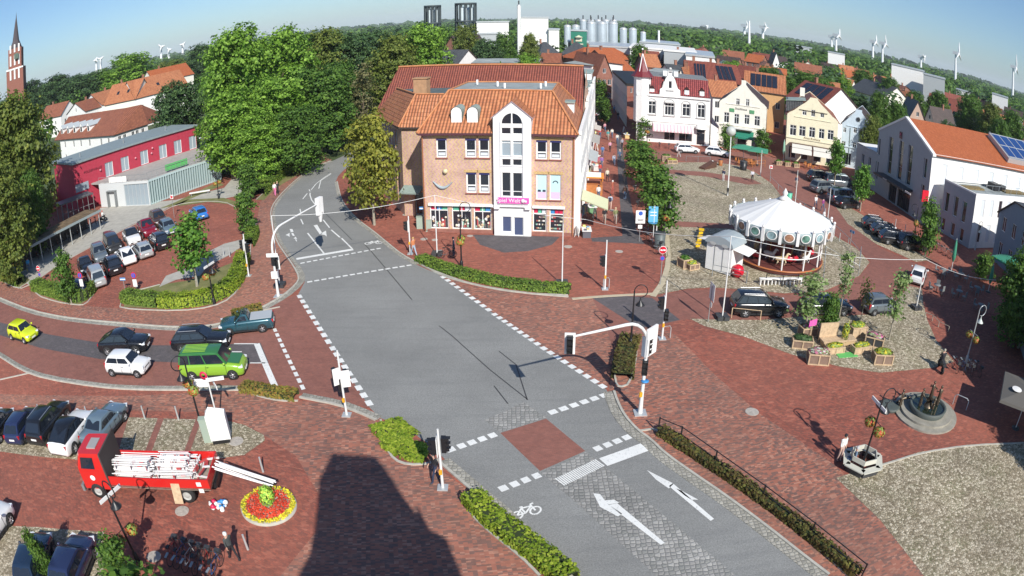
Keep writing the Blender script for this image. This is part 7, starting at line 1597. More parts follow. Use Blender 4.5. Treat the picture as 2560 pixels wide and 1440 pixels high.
 # ---- fountain
F0=g(2318,1035);F0=Vector((25.6,28.3,0));t=thing('fountain','round stepped stone fountain with bronze figures and dark water','fountain',F0)
st_=plain('fountain_stone',(.30,.28,.23),.8,var=.2,vs=2);MB().lathe([(0,.0),(2.45,.0),(2.45,.12),(2.0,.14),(2.0,.28),(1.3,.28)],n=40,smooth=False).obj('step',st_,t);MB().lathe([(1.35,.28),(1.45,.62),(1.38,.66),(1.25,.64),(1.22,.45),(0,.45)],n=36).obj('basin',plain('basin_green',(.085,.10,.09),.6),t);MB().lathe([(0,.55),(1.24,.55)],n=24).obj('water',plain('dark_water',(.02,.03,.02),.05,spec=.9),t)
brz=plain('bronze',(.13,.10,.07),.4,.6);m=MB().lathe([(.4,.5),(.25,.7),(.2,.95),(.32,1.0)],n=10);m.obj('pedestal',brz,t)
def figure(p,s,seed):
 R.seed(seed);q=MB();q.tube([(0,0,.0),(.03,0,.5),(0,.02,.85),(.02,0,1.15),(.02,0,1.28)],[.13,.15,.12,.16,.05],8);q.ball((.02,0,1.42),.11,6)
 for k in(-1,1):q.tube([(0,.15*k,1.1),(.15,.3*k,.95),(.3,.2*k,1.15 if k>0 else.8)],[.055,.045,.035],6);q.tube([(0,.08*k,.45),(.1,.1*k,.22),(.02,.1*k,0)],[.09,.07,.05],6)
 a=R.uniform(0,6.28);c,sn=math.cos(a),math.sin(a);q.v=[(p[0]+s*(x*c-y*sn),p[1]+s*(x*sn+y*c),p[2]+s*z)for x,y,z in q.v];q.obj('statue',brz,t)
figure((0,0,1.0),.85,1);figure((-.75,.1,.6),.8,2);figure((.75,-.1,.6),.9,3);figure((.1,-.5,.6),.6,4);figure((-.3,-.9,.85),.4,5);figure((-1.9,.9,.2),.8,6)
t=thing('drinking_bowl','round dark water bowl with spout left of the fountain','fountain',F0+Vector((-2.6,1.1,0)));MB().lathe([(.6,0),(.75,.25),(.65,.28),(0,.2)],n=20).obj('bowl',plain('basin_green',(0,0,0)),t);MB().tube([(.6,.1,.3),(1.2,.2,.5),(1.9,.1,.55)],[.08,.12,.06],6).obj('spout',brz,t)
# ---- flower bed
fb=g(672,1268);t=thing('flower_bed','round flower bed with yellow rim, red bedding and green centre bush','flower bed',fb);RF=1.42
MB().lathe([(RF+.02,0),(RF+.02,.12),(RF-.1,.12),(0,.1)],n=40).obj('edging',kerbstone,t)
def ringleaf(r0,r1,n,s,z,mt,nm,seed,zh=.15):
 R.seed(seed);vs,fs=[],[]
 for _ in range(n):r=math.sqrt(R.uniform(r0*r0,r1*r1));a=R.uniform(0,2*PI);leaf(vs,fs,Vector((r*math.cos(a),r*math.sin(a),z+R.uniform(0,zh))),Vector((R.uniform(-.7,.7),R.uniform(-.7,.7),1)),s)
 m=MB();m.v=[tuple(v)for v in vs];m.f=[list(f)for f in fs];m.m=[0]*len(fs);m.sm=[False]*len(fs);m.obj(nm,mt,t)
ringleaf(1.14,RF-.04,800,.10,.14,leafmat('bed_yellow',(.50,.42,.02),(.44,.38,.03),(.12,.15,.02),0),'yellow_flowers',1);ringleaf(.3,1.16,1500,.09,.16,leafmat('bed_red',(.35,.02,.01),(.50,.06,.03),(.22,.05,.03),0),'red_flowers',2)
q=leafball(.42,420,.10,9,1.5);q.v=[(x,y+.1,z+.62)for x,y,z in q.v];q.obj('centre_bush',leafmat('bed_green',(.10,.26,.03),(.22,.40,.06),(.55,.50,.08),0),t)
# ================================================================== TOWN BEYOND
def Z(x,y,z):p=g(x,y,z);return Vector((p.x,p.y,0))
KH=[]
def hz(lab,e1,e2,z,depth,rise,wm,rm,ridge='x',**k):
 A,B=Z(*e1,z),Z(*e2,z);fl=k.pop('floors',2);nw=k.pop('nwin',3);b=house('town_house',lab,'house',A,B,depth,z,rise,wm,rm,ridge,nw,fl,**k);m=(A+B)/2
 for q in(m,m+b.uy*depth*.6):KEEP.append((q.x,q.y,max(b.W,depth)*.6+2))
 dm=m.length;VIEW.append((math.atan2(m.x,m.y),(b.W*.55+2)/dm,dm-55,dm+14))
 return b
def solar(b,n,x0,x1,z0,rise,run,th=.24):
 for i in range(n):
  a=x0+(x1-x0)*i/n;c=x0+(x1-x0)*(i+1)/n-.15;sl=rise/run;y0,y1=run*.2,run*.85
  b.part('solar_panel',MB().quad((a,y0,z0+y0*sl+th),(c,y0,z0+y0*sl+th),(c,y1,z0+y1*sl+th),(a,y1,z0+y1*sl+th)),plain('solar_black',(.02,.025,.04),.15))
hz('wide orange hipped roof between the brewery and the shopping street',(1456,148),(1592,149),7.5,13,3.6,bk_red,t_bright,hip=5);hz('red brick gable front at the end of the shopping street',(1492,186),(1530,186),7,14,5,bk_red,t_brown,'y');b=hz('orange gabled roof beside the pointed turret',(1542,180),(1586,178),7,14,5.5,bk_red,t_bright,'x')
hz('white flat building with roof railing behind the ornate corner house',(1622,178),(1680,184),9.5,10,.5,whitew,bitumen,chimney=False);hz('long dark brown roof with white fascia beyond the ornate house',(1652,160),(1748,170),7,14,5,wht,t_dark,'x');hz('grey-roofed block behind the ornate house right part',(1680,190),(1765,196),8,12,2.5,wht,t_slate)
b=hz('dark red roof with dormers and two fields of solar panels',(1716,205),(1790,212),8,12,4.6,bk_red,t_red);solar(b,4,2,b.W-2,8,4.6,6);b=hz('second dark red roof with solar panels right of it',(1792,210),(1856,216),8,12,4.4,bk_red,t_red);solar(b,4,1,b.W-1,8,4.4,6)
ow=wallmat('orange_render',(.62,.36,.16));b=hz('orange rendered house with five dark solar panels on its roof',(1862,222),(1962,236),8.5,12,3.6,ow,t_orange);solar(b,5,1.2,b.W-1.5,8.5,3.6,6);b=hz('white house with red roof and solar panels behind the yellow gable',(1968,240),(2056,262),8.5,12,3.6,whitew,t_red);solar(b,4,1,b.W-1,8.5,3.6,6)
hz('brown tiled low roof left of the orange house',(1782,240),(1850,246),6.5,9,3,wht,t_orange);hz('white hall gable among the trees behind the red roofs',(1800,168),(1836,172),7,16,2,whitew,zinc,'y',chimney=False);hz('small orange roof among the trees on the right',(1862,152),(1902,158),6,10,4,bk_red,t_bright)
hz('dark roofed chalet with skylight right of the solar roofs',(1880,198),(1925,206),6.5,12,4,wht,t_dark,'y',skylight=1);hz('white triangular gable in the distant trees',(1930,165),(1952,168),6,12,7,whitew,t_dark,'y')
hz('large dark grey roof among trees above the blue gable',(2124,222),(2205,246),6.5,14,4.5,cream,t_slate);hz('orange roof house left of the large dark grey roof',(2096,218),(2124,224),6,9,3.5,cream,t_orange);hz('small red roof in front of the sports hall',(2172,206),(2200,214),5.5,9,3.5,bk_red,t_red);hz('orange roof behind the dark hedge trees',(2232,240),(2272,252),5.5,9,3.2,cream,t_orange)
b=hz('long red-roofed terrace with dormers to the right of the grey bank gable',(2318,262),(2425,292),6,11,4.6,bk_red,t_red,nwin=5,skylight=3);hz('pinkish gabled house left of the red terrace',(2275,290),(2312,298),6,11,4.5,wallmat('pink_render',(.52,.36,.28)),t_slate,'y');hz('cream house with stepped gable before the red terrace',(2312,296),(2335,304),5.5,10,4,cream,t_dark,'y')
hz('dark slate barn roof below the red terrace',(2392,308),(2460,326),5,10,3.2,wht,t_slate);hz('small red hipped roof far right',(2432,284),(2460,292),5,9,3,bk_red,t_red,hip=2);hz('brick house with white gable edges at the far right',(2522,335),(2562,350),6,11,4,bk_red,t_dark,'y');hz('brick house with red roof behind the bank end',(2530,395),(2600,425),7,11,4.5,bk_red,t_red)
hz('dark-roofed cottage at the far right under the horizon',(2480,318),(2520,330),5.5,9,3.5,wht,t_dark);hz('slate-roofed house with white end wall behind the long red roof',(1066,160),(1142,160),9,10,3.5,wht,t_slate,detail=False);hz('brown pointed roof with chimney and antenna above the slate roof',(1100,138),(1162,138),9,14,6.5,bk_red,t_dark,'y',detail=False);hz('flat dark roof with orange edge behind the long red roof',(1182,158),(1342,158),10.5,12,.6,bk_red,bitumen,chimney=False,detail=False)
hz('dark slate hip roof left of the green brewery sign',(1350,136),(1402,136),8.5,14,4,bk_red,t_slate,hip=3,detail=False);hz('dark slate roof below the green brewery sign',(1402,134),(1452,136),8.5,14,4,wht,t_slate,hip=3,detail=False);hz('low red-brown roof in front of the slate roofs',(1352,156),(1398,157),8,9,2.5,bk_red,t_brown,detail=False);hz('flat grey shops at the top of the pedestrian street',(1412,158),(1480,164),9,12,.6,wht,bitumen,chimney=False,detail=False)
hz('orange roof in front of the brewery sheds',(1612,166),(1652,168),7.5,9,3.6,bk_red,t_orange,detail=False);hz('dark red roof at the right of the turret spire',(1604,150),(1650,153),8,10,3,bk_red,t_red,detail=False);hz('orange gable between dark roof and solar roofs',(1690,206),(1718,209),8,8,3.4,cream,t_orange,'y',detail=False);hz('brown roof beside the white hall gable',(1752,186),(1800,192),7,9,3.6,bk_red,t_brown,detail=False);hz('red roof under the tree left of the chalet',(1830,190),(1872,197),7,9,3.5,bk_red,t_red,detail=False)
R.seed(404);nh=0;QH=[]
while nh<46:
 a_,r_=rad(R.uniform(12,55)),R.uniform(170,430);x,y=r_*math.sin(a_),r_*math.cos(a_)
 if blocked(x,y):continue
 nh+=1;an=R.uniform(-.5,.5)-a_;w_=R.uniform(8,15);dx,dy=math.cos(an)*w_/2,math.sin(an)*w_/2;q=house('town_house','small distant house showing its tiled roof among the trees of the plain','house',(x-dx,y-dy),(x+dx,y+dy),R.uniform(8,10),R.uniform(5,6.5),R.uniform(3.2,4.6),[cream,whitew,bk_red,bk_red][nh%4],[t_red,t_orange,t_bright,t_dark,t_brown][nh%5],'xxy'[nh%3],detail=False,group='distant houses in the plain');KEEP.append((x,y,w_*.6+2));QH.append((nh%5,a_,nh%4,q))
for k in range(5):
 for i,(_,a_,wq,q)in enumerate(sorted([h for h in QH if h[0]==k],key=lambda h:h[1])):q.t['label']='distant %s house, %s from the left of the small %s-roofed ones in the plain'%(['cream','white','brick','brick'][wq],['first','second','third','fourth','fifth','sixth','seventh','eighth','ninth','tenth'][i],['red','orange','vermilion','black','brown'][k])
 # row on the right of the shopping street, behind the turret
p,q=g(1566,318),g(1530,262);b=Bld('street_shop','dark-fronted shop row on the right side of the pedestrian street','building',q,p);mb=MB();H=[(1+k*3,z,2.4+k*3,z+1.8)for k in range(int(b.W/3))for z in(.5,4.2)];wall(mb,[(0,8),(b.W,8)],H,I4,.15);b.part('wall',mb,cream);[window(b,h,nx=1)for h in H];b.part('roof',MB().box((b.W/2,3,8.3),(b.W,6.2,.5)),t_slate)
# ---- brewery
def blk(lab,x0,y0,x1,y1,dist,mt,depth=20,name='brewery_building',cat='building',rf=None):
 a,c=at_dist(x0,y1,dist),at_dist(x1,y1,dist);zt=at_dist((x0+x1)/2,y0,dist).z;b=Bld(name,lab,cat,a,c);b.part('wall',MB().box((b.W/2,depth/2,zt/2),(b.W,depth,zt)),mt);b.part('roof',MB().box((b.W/2,depth/2,zt+.3),(b.W+.6,depth+.6,.6)),rf or lgrey);KEEP.append(((a.x+c.x)/2,(a.y+c.y)/2,b.W*.6));v=Vector((a.x,a.y,0)).normalized();KEEP.append((a.x-v.x*30,a.y-v.y*30,b.W*.7));return b,zt
def silo(lab,x0,y0,x1,y1,dist,mt,name='silo',dome=.25,grp='brewery silos'):
 a,c=at_dist(x0,y1,dist),at_dist(x1,y1,dist);r=(c-a).length/2;m=(a+c)/2;zt=at_dist((x0+x1)/2,y0,dist).z;t=thing(name,lab,'silo',(m.x,m.y,0),0,grp);MB().lathe([(r,0),(r,zt)],n=20).obj('shell',mt,t);MB().lathe([(r*1.03,zt-.2),(r*1.03,zt+.3),(r*.5,zt+r*dome*2),(0,zt+r*dome*2.4)],n=20).obj('top',lgrey,t);MB().tube([(0,0,zt),(0,0,zt+r*dome*2+2)],.3,5).obj('vent',dgrey,t);return t
stl=plain('silo_steel',(.50,.56,.60),.4,.3,var=.08,vs=.3);D1=300
for k in range(5):silo('tall silver silo, number %s of the back row'%['one','two','three','four','five'][k],1449+k*19,52,1467+k*19,106,D1+30,stl)
for(x0,y0,x1,y1),n in(((1466,58,1490,107),'left'),((1493,59,1517,108),'middle'),((1521,59,1545,109),'right')):silo('broad front silo, %s of the three'%n,x0,y0,x1,y1,D1,stl)
for(x0,y0,x1,y1),n in(((1549,73,1568,109),'left short silo right of the broad ones'),((1572,74,1592,112),'right short silo right of the broad ones'),((1601,82,1615,114),'single small silo at the right end'),((1410,66,1428,98),'short silo left of the green sign'),((1430,66,1450,98),'short silo behind the green sign')):silo(n,x0,y0,x1,y1,D1,stl)
def lattice(lab,x0,y0,x1,y1,dist):
 a,c=at_dist(x0,y1,dist),at_dist(x1,y1,dist);r=(c-a).length/2;m=(a+c)/2;zt=at_dist((x0+x1)/2,y0,dist).z;t=thing('lattice_tower',lab,'tower',(m.x,m.y,0),0,'dark lattice tank towers');q=MB();dk=plain('lattice_dark',(.045,.06,.065),.6)
 for k in range(12):a_=2*PI*k/12;q.tube([(r*math.cos(a_),r*math.sin(a_),0),(r*math.cos(a_),r*math.sin(a_),zt)],.42,5)
 for z in(zt,zt*.72,zt*.5):q.lathe([(r-.5,z-.5),(r+.4,z-.5),(r+.4,z+.3),(r-.5,z+.3),(r-.5,z-.5)],n=16)
 q.obj('frame',dk,t);[MB().lathe([(r*.34,0),(r*.34,zt*.93),(0,zt*.95)],(r*.45*math.cos(k*2.09),r*.45*math.sin(k*2.09),0),12).obj('tank',plain('tank_pale',(.45,.52,.54),.4,var=.1,vs=.2),t)for k in range(3)];KEEP.append((m.x,m.y,r*2))
lattice('left dark lattice tower with pale tanks rising above the park trees',1062,15,1101,62,290);lattice('right larger dark lattice tower with pale tanks',1139,9,1190,60,290)
blk('low white brewery hall with small roof vents',1192,56,1272,92,285,whitew);blk('big white brewery block beside the chimney',1303,45,1371,98,280,whitew);blk('lower white annex of the brewery block',1372,75,1398,105,278,whitew);blk('long white pipe gallery in front of the low hall',1196,86,1250,98,250,lgrey,6);blk('brown brewery building under the green sign',1420,106,1470,140,255,plain('brown_block',(.27,.20,.17),.8),18)
silo('slender white chimney of the brewery',1293,13,1302,84,278,whitew,'chimney_stack',0,None)
b,zt=blk('green brewery sign box with pale emblem',1427,78,1467,104,252,plain('sign_green',(.02,.17,.11),.5),4,'sign_box','sign');b.part('emblem',MB().box((b.W/2,-.15,zt-3.2),(b.W*.4,.2,1.6)).lathe([(1.6,-.1),(0,.8)],(b.W/2,-.1,zt-2.3),6),plain('emblem_cream',(.6,.58,.42),.6));b.part('emblem_text',MB().box((b.W/2,-.15,zt-5.0),(b.W*.55,.2,.4)),MAT['emblem_cream'])
for i,(x0,y0,x1,y1,d_)in enumerate(((1470,119,1600,124,240),(1575,124,1690,130,230),(1660,131,1740,136,222),(1715,142,1785,150,205),(1600,110,1700,116,290))):blk('long pale flat-roofed brewery shed, %s'%['leftmost below the silos','second from the left','third from the left','rightmost with stepped roof','rear one behind the others'][i],x0,y0,x1,y1,d_,[lgrey,wht,lgrey,wht,lgrey][i],42,rf=[lgrey,wht,wht,lgrey,lgrey][i])
# sports hall and pale sheds right
blk('white sports hall with curved roof on the right',2228,170,2310,205,330,whitew,40);blk('grey glazed part of the sports hall',2308,192,2362,214,300,lgrey,25);blk('pale factory roof between distant trees',2070,134,2112,143,420,whitew,30);blk('far pale shed on the right',2480,240,2520,250,420,whitew,30);blk('long pale warehouse near the right horizon',2390,228,2425,236,480,whitew,30);blk('pale shed in the middle distance',1990,118,2030,124,600,lgrey,40)
# ---- wind turbines
def turbine(x,yb,yh,dist,rb,ph,yaw,lab,blades=3):
 a=at_dist(x,yb,dist);zt=at_dist(x,yh,dist).z;t=thing('wind_turbine',lab,'wind turbine',(a.x,a.y,0),yaw,'wind turbines on the horizon');k=dist/1000;tw=plain('turbine_white',(.75,.76,.77),.4);MB().tube([(0,0,0),(0,0,zt)],[2.6*k,1.5*k],8).obj('tower',tw,t)
 if not blades:return
 MB().box((0,0,zt),(4.5*k,10*k,4.5*k)).obj('nacelle',tw,t)
 for q in range(3):a_=ph+q*2.094;MB().tube([(0,-6*k,zt),(rb*.3*math.cos(a_),-6*k,zt+rb*.3*math.sin(a_)),(rb*math.cos(a_),-6*k,zt+rb*math.sin(a_))],[1.3*k,1.7*k,.3*k],5).obj('blade',tw,t)
for i,(x,yb,yh,d_,rb,ph)in enumerate(((1861,88,64,1900,26,1.9),(1907,92,68,1700,26,2.0),(2079,118,92,2100,22,.4),(2090,132,88,1200,22,1.4),(2182,146,104,1100,20,1.5),(2206,151,108,1000,22,1.7),(2302,172,142,1300,18,.5),(2388,205,132,900,26,1.5),(2531,246,166,800,26,1.6),(403,146,118,1500,24,.2),(422,146,125,1900,22,.1),(457,134,112,2200,30,.8),(252,170,148,1500,24,.5),(241,170,150,2100,24,1.1),(1760,75,66,3000,20,.5))):
 turbine(x,yb,yh,d_,rb*(.45 if x<500 else.62),ph,math.atan2(-1,0)+PI/2+.6,['left one of the two distant turbines flanking the mast','right one of the two distant turbines flanking the mast','small turbine just left of a taller one','tall turbine right beside a small far one','turbine left in the close pair','turbine right in the close pair','short turbine between the close pair and the tallest one','tall white turbine with thick tower, second from the right','white turbine farthest right','largest of the far left turbines','turbine just right of the largest far left one','far left-group turbine nearest to the park trees','turbine right in the pair nearest to the church','turbine left in the pair nearest to the church','tiny turbine just right of the silos on the horizon'][i])
turbine(1873,108,52,700,0,0,0,'slim radio mast between the two distant turbines',0)
t=thing('flue_mast','thin pale mast behind the brewery sheds','mast',at_dist(1647,108,300)*1);t.location.z=0;MB().tube([(0,0,0),(0,0,at_dist(1647,76,300).z)],.5,6).obj('pole',polew,t)
# ---- trees between the houses on the right
mids=[(1500,200,52,150,'street_dark','tree standing in the shaded part of the shopping street'),(1510,245,46,130,'street_dark','lower tree in the shopping street'),(1765,158,80,250,'park_mid','dark tree beside the white hall gable'),(1835,150,80,230,'park_bright','bright tree left of the small orange roof'),(1925,165,80,200,'park_mid','tree above the dark chalet'),(1700,168,60,215,'park_olive','tree by the long dark brown roof'),(1960,185,90,190,'park_mid','tree behind the orange house'),(2010,175,90,200,'park_mid','tree behind the white house with solar panels'),(2060,190,90,175,'park_mid','first tree of the dark belt behind the yellow gable'),(2095,240,50,140,'park_dark','dark tree at the back of the blue gable'),(2150,235,80,150,'park_dark','purple-dark tree above the brown roof'),(2200,225,60,145,'park_mid','tall dark tree left of the bank gable'),(2185,285,60,115,'park_olive','yellowish tree right behind the blue gabled house'),(2240,250,70,150,'park_mid','tree behind the bank gable apex'),(2225,190,60,230,'park_mid','tree left of the white sports hall'),(2160,172,70,270,'park_mid','tree above the small red roof'),(2345,225,70,220,'park_mid','tree behind the long red terrace'),(2430,235,80,210,'park_mid','tree right of the red terrace'),(2480,255,70,200,'park_olive','olive tree near the right horizon'),(2535,275,70,180,'park_mid','tree near the right edge under the last turbine'),(2370,300,60,130,'park_dark','dark shrub tree below the terrace dormers'),(2460,330,60,125,'park_dark','dark tree before the slate barn'),(2500,290,60,160,'park_mid','mid green tree by the dark cottage'),(2290,225,60,210,'park_mid','tree between sports hall and red terrace'),(2110,190,60,230,'park_bright','lighter tree above the orange roof'),(2290,305,50,118,'park_dark','dark tree at the foot of the pinkish gable'),(1600,108,60,215,'park_mid','tree at the right end of the silos'),(1245,150,50,118,'bush','round shrub on the flat dark roof edge'),(1320,130,90,150,'park_bright','light green hedge-like tree behind the flat dark roof')]
for cx,yt,wp,d_,kd,lb in mids:tree_far(kd,lb,cx,yt,wp,d_,'trees between the houses beyond the square')
woods('woodland','far-off tree canopy covering the plain up to the horizon',[(170,420,-62,62,900,1.15,9.5,5.5,105),(420,1100,-62,62,1900,2.3,13,9,60),(1100,3200,-62,62,2300,7,16,22,22),(160,320,-62,-14,150,1.1,12,6,110)],g_mid,91)
woods('woodland','darker patches of distant wood and hedgerows',[(160,420,0,62,320,1.2,10,5.5,90),(420,1500,-62,62,700,3.2,14,13,46),(2500,9000,-62,62,1500,34,20,90,8)],g_dark,92)
# ================================================================== TOWER WITH THE CAMERA (behind), CAFE HOUSE AT THE RIGHT
sh=Vector((-math.sin(SUN_AZ),-math.cos(SUN_AZ),0));pr=Vector((-sh.y,sh.x,0))*-1;tn=math.tan(SUN_EL)
px=[(745,1440),(775,1385),(790,1300),(798,1200),(830,1133),(938,1140),(972,1185),(1000,1230),(1040,1285),(1045,1262),(1056,1290),(1075,1325),(1115,1345),(1108,1390),(1122,1440)]
prof=[(p.dot(pr),(p.dot(sh)+.8)*tn)for p in P2(*px)];prof=[(prof[0][0]-1.5,0),(prof[0][0]-1.2,prof[0][1]*.8)]+prof+[(prof[-1][0]+2.5,prof[-1][1]*.9),(prof[-1][0]+2.5,0)]
t=thing('town_hall_tower','brick town hall tower behind the viewpoint casting the big shadow onto the square','tower',(0,0,0));n=len(prof);q=MB();F_=[pr*a+sh*-.8+Vector((0,0,z))for a,z in prof];Bk=[p-sh*5 for p in F_]
q.add(F_+Bk,[tuple(range(n)),tuple(range(n,2*n))[::-1]]+[(i,n+i,n+(i+1)%n,(i+1)%n)for i in range(n)]);q.obj('tower_body',bk_red,t);cam_p=q
hb=Bld('cafe_house','cafe house just beyond the right picture edge shading the terrace','building',(36.8,26.8),(34.4,7.2));mb=MB();H=[(1+k*3,z,2.2+k*3,z+1.8)for k in range(6)for z in(.6,4)];wall(mb,[(0,8),(hb.W,8)],H,I4,.15);mb.box((hb.W/2,5,4),(hb.W,9.9,8));hb.part('wall',mb,wht);[window(hb,h)for h in H];rf=MB();roofslab(rf,[[(-.3,-.3,7.9),(hb.W+.3,-.3,7.9),(hb.W+.3,5,10.5),(-.3,5,10.5)],[(hb.W+.3,10.3,7.9),(-.3,10.3,7.9),(-.3,5,10.5),(hb.W+.3,5,10.5)]]);hb.part('roof',rf,[t_dark,kerb_dark],uv=True)
hc=Bld('cafe_house','dark blue-grey house front seen as a strip behind the big tree at the right edge','building',(46.0,41.5),(37.6,27.6));mb=MB();H=[(1+k*2.6,z,2.0+k*2.6,z+1.6)for k in range(6)for z in(.7,4)];wall(mb,[(0,7.6),(hc.W,7.6)],H,I4,.15);mb.box((hc.W/2,5,3.8),(hc.W,9.9,7.6));hc.part('wall',mb,bw);[window(hc,h)for h in H];rf=MB();roofslab(rf,[[(-.3,-.3,7.5),(hc.W+.3,-.3,7.5),(hc.W+.3,5,10.3),(-.3,5,10.3)],[(hc.W+.3,10.3,7.5),(-.3,10.3,7.5),(-.3,5,10.3),(hc.W+.3,5,10.3)]]);hc.part('roof',rf,[t_slate,kerb_dark],uv=True)
tree('park_mid','street tree just outside the right edge whose leaf shadow falls by the fountain',(34.2,15.5,0),7.5,5);tree('park_mid','wide crown of the shady cafe tree at the right edge',(41.2,35.5,0),8.5,7)
# ================================================================== PEOPLE, BICYCLES, MARKET, TERRACES
POSES={}
def pose(kind):
 """skeleton as joints (x forward, y left, z up) with radii; grown into one skin surface"""
 J={};E_=[]
 def j(n,p,r,par=None):J[n]=(Vector(p),r);(E_.append((par,n))if par else None)
 sit=kind=='sit';z0=-.42 if sit else 0;lean=.35 if kind=='bend' else(.12 if kind=='ride' else 0);st={'walk':.26,'stand':.04,'bend':.08}.get(kind,.1)
 T=lambda z:lean*(z-.95)
 j('pelvis',(0,0,.95+z0),.135);j('waist',(T(1.12),0,1.12+z0),.125,'pelvis');j('chest',(T(1.35),0,1.33+z0),.145,'waist');j('neck',(T(1.5)+.01,0,1.49+z0),.055,'chest');j('head',(T(1.6)+.03,0,1.60+z0),.085,'neck');j('crown',(T(1.7)+.03,0,1.70+z0),.08,'head');j('nose',(T(1.6)+.125,0,1.60+z0),.014,'head')
 for s,sg in(('l',1),('r',-1)):
  a=sg*st
  if kind in('sit','ride'):K,A_=(.42,.11*sg,.95+z0-.02),(.42 if sit else.25+.1*sg,.11*sg,.50+z0 if sit else.35)
  else:K,A_=(a*.55+.03,.095*sg,.50),(a-.03,.095*sg,.08)
  j('hip'+s,(0,.09*sg,.90+z0),.095,'pelvis');j('knee'+s,K,.062,'hip'+s);j('ankle'+s,A_,.042,'knee'+s);j('toe'+s,(A_[0]+.17,A_[1],A_[2]-.045),.035,'ankle'+s)
  c=J['chest'][0];fx=.35 if kind in('ride','bend')else-a*.6+.03
  j('sh'+s,(c.x,.185*sg,1.42+z0),.06,'chest');j('el'+s,(c.x+fx*.5,.235*sg,1.16+z0),.045,'sh'+s);w_=(c.x+fx+.05,.22*sg,.93+z0+(.12 if fx>.3 else 0));j('wr'+s,w_,.030,'el'+s);j('palm'+s,(w_[0]+.02,w_[1],w_[2]-.07),.034,'wr'+s)
  for k in range(4):j('f%d'%k+s,(w_[0]+.005+.015*k,w_[1]+.008*(k-1.5)*0,w_[2]-.15-.01*(k in(1,2))),.0085,'palm'+s)
  j('th'+s,(w_[0]+.06,w_[1]-.02*sg,w_[2]-.10),.010,'wr'+s)
 names=list(J);me=bpy.data.meshes.new('skel');me.from_pydata([J[n][0]for n in names],[(names.index(a),names.index(b))for a,b in E_],[]);o=bpy.data.objects.new('skel',me);scn.collection.objects.link(o)
 md=o.modifiers.new('skin','SKIN');md.use_smooth_shade=True
 for i,n in enumerate(names):v=me.skin_vertices[0].data[i];v.radius=(J[n][1]*(1.0 if n not in('chest','waist','pelvis')else.85),J[n][1]*(1.25 if n in('chest','waist','pelvis')else 1));v.use_root=n=='pelvis'
 o.modifiers.new('sub','SUBSURF').levels=1;bpy.context.view_layer.update();ev=o.evaluated_get(bpy.context.evaluated_depsgraph_get());m2=bpy.data.meshes.new_from_object(ev);bpy.data.objects.remove(o)
 reg={}
 for n in names:reg[n]=0 if n in('head','crown','nose','neck')or n[:2]in('wr','pa','th')or n[0]=='f' else 1 if n in('chest','waist')or n[:2]in('sh','el')else 3 if n[:3]in('toe','ank')and n[:3]=='toe' else 2
 for p in m2.polygons:
  c=p.center;best=min(names,key=lambda n:(J[n][0]-c).length-J[n][1]*.6);p.material_index=reg[best];p.use_smooth=True
 return m2,J['head'][0]
skins=[plain('skin_%d'%i,c,.5)for i,c in enumerate(((.55,.33,.24),(.42,.24,.16)))]
def cl(c):n='cloth_%02x%02x%02x'%tuple(int(255*v)for v in c);return plain(n,c,.8)
def person(kind,label,p,head_px,top,leg_,hair,z=0,sc=1.0,hat=None,bag=None,grp='people on the square'):
 if kind not in POSES:POSES[kind]=pose(kind)
 m0,hd=POSES[kind];m=m0.copy();ix=[q.material_index for q in m0.polygons];m.materials.clear()
 for q in(skins[0],cl(top),cl(leg_),dgrey if leg_!=(.75,.2,.4)else cl(leg_)):m.materials.append(q)
 m.polygons.foreach_set('material_index',ix)
 b=g(*p)if not isinstance(p,Vector)else p;a=g(*head_px)-b;t=thing('person',label,'person',(b.x,b.y,z),math.atan2(a.y,a.x),grp);t.scale=(sc,)*3;lk('body',m,t)
 h=MB();h.lathe([(.100,-.02),(.106,.05),(.085,.11),(0,.135)],(hd.x-.02,0,hd.z+.02),10);h.obj('hair',cl(hat or hair),t)
 e=MB();[e.ball((hd.x+.088,.03*s,hd.z+.01),.012,4)for s in(1,-1)];e.obj('eyes',black,t);r=MB();[r.ball((hd.x,.088*s,hd.z),.02,4)for s in(1,-1)];r.obj('ears',skins[0],t)
 if bag:MB().box((-.16+(hd.x-.03)*.5,0,1.22),(.16,.28,.38)).obj('backpack',cl(bag),t)
 return t
K_=(.02,.02,.025);W_=(.7,.7,.68);N_=(.03,.04,.08);J_=(.08,.13,.22)
person('walk','worker with white cap, grey shirt and dark trousers on the red paving',(588,1400),(560,1380),(.06,.07,.07),K_,W_,hat=W_);person('walk','man in dark jacket and dark blue trousers walking behind the signal post',(1090,1203),(1060,1215),K_,N_,(.1,.1,.1));person('walk','woman in orange jacket and pale blue jeans on the pavement',(1035,640),(1010,632),(.55,.20,.08),(.35,.45,.55),(.5,.3,.12))
person('stand','person in dark clothes pushing a bicycle by the hedge',(1135,640),(1110,640),N_,N_,K_);person('stand','woman in white top and light trousers leaning at the hexagonal bench',(2096,1152),(2110,1165),W_,(.5,.35,.3),K_);person('sit','person with grey hair and blue jeans sitting on the hexagonal bench',g(2130,1166),(2100,1160),(.15,.22,.30),J_,(.45,.45,.45),z=0)
person('walk','man in white shirt walking on the lane behind the carousel',(2038,522),(2060,535),W_,J_,(.5,.4,.3));person('walk','person in purple top walking behind the carousel',(2056,529),(2030,515),(.25,.05,.18),J_,K_);person('stand','man in dark top and white trousers standing on the cobbled square',(1808,453),(1790,460),N_,W_,K_);person('walk','man in blue jacket and pale trousers by the white parked car',(1697,393),(1670,390),N_,(.5,.5,.5),K_)
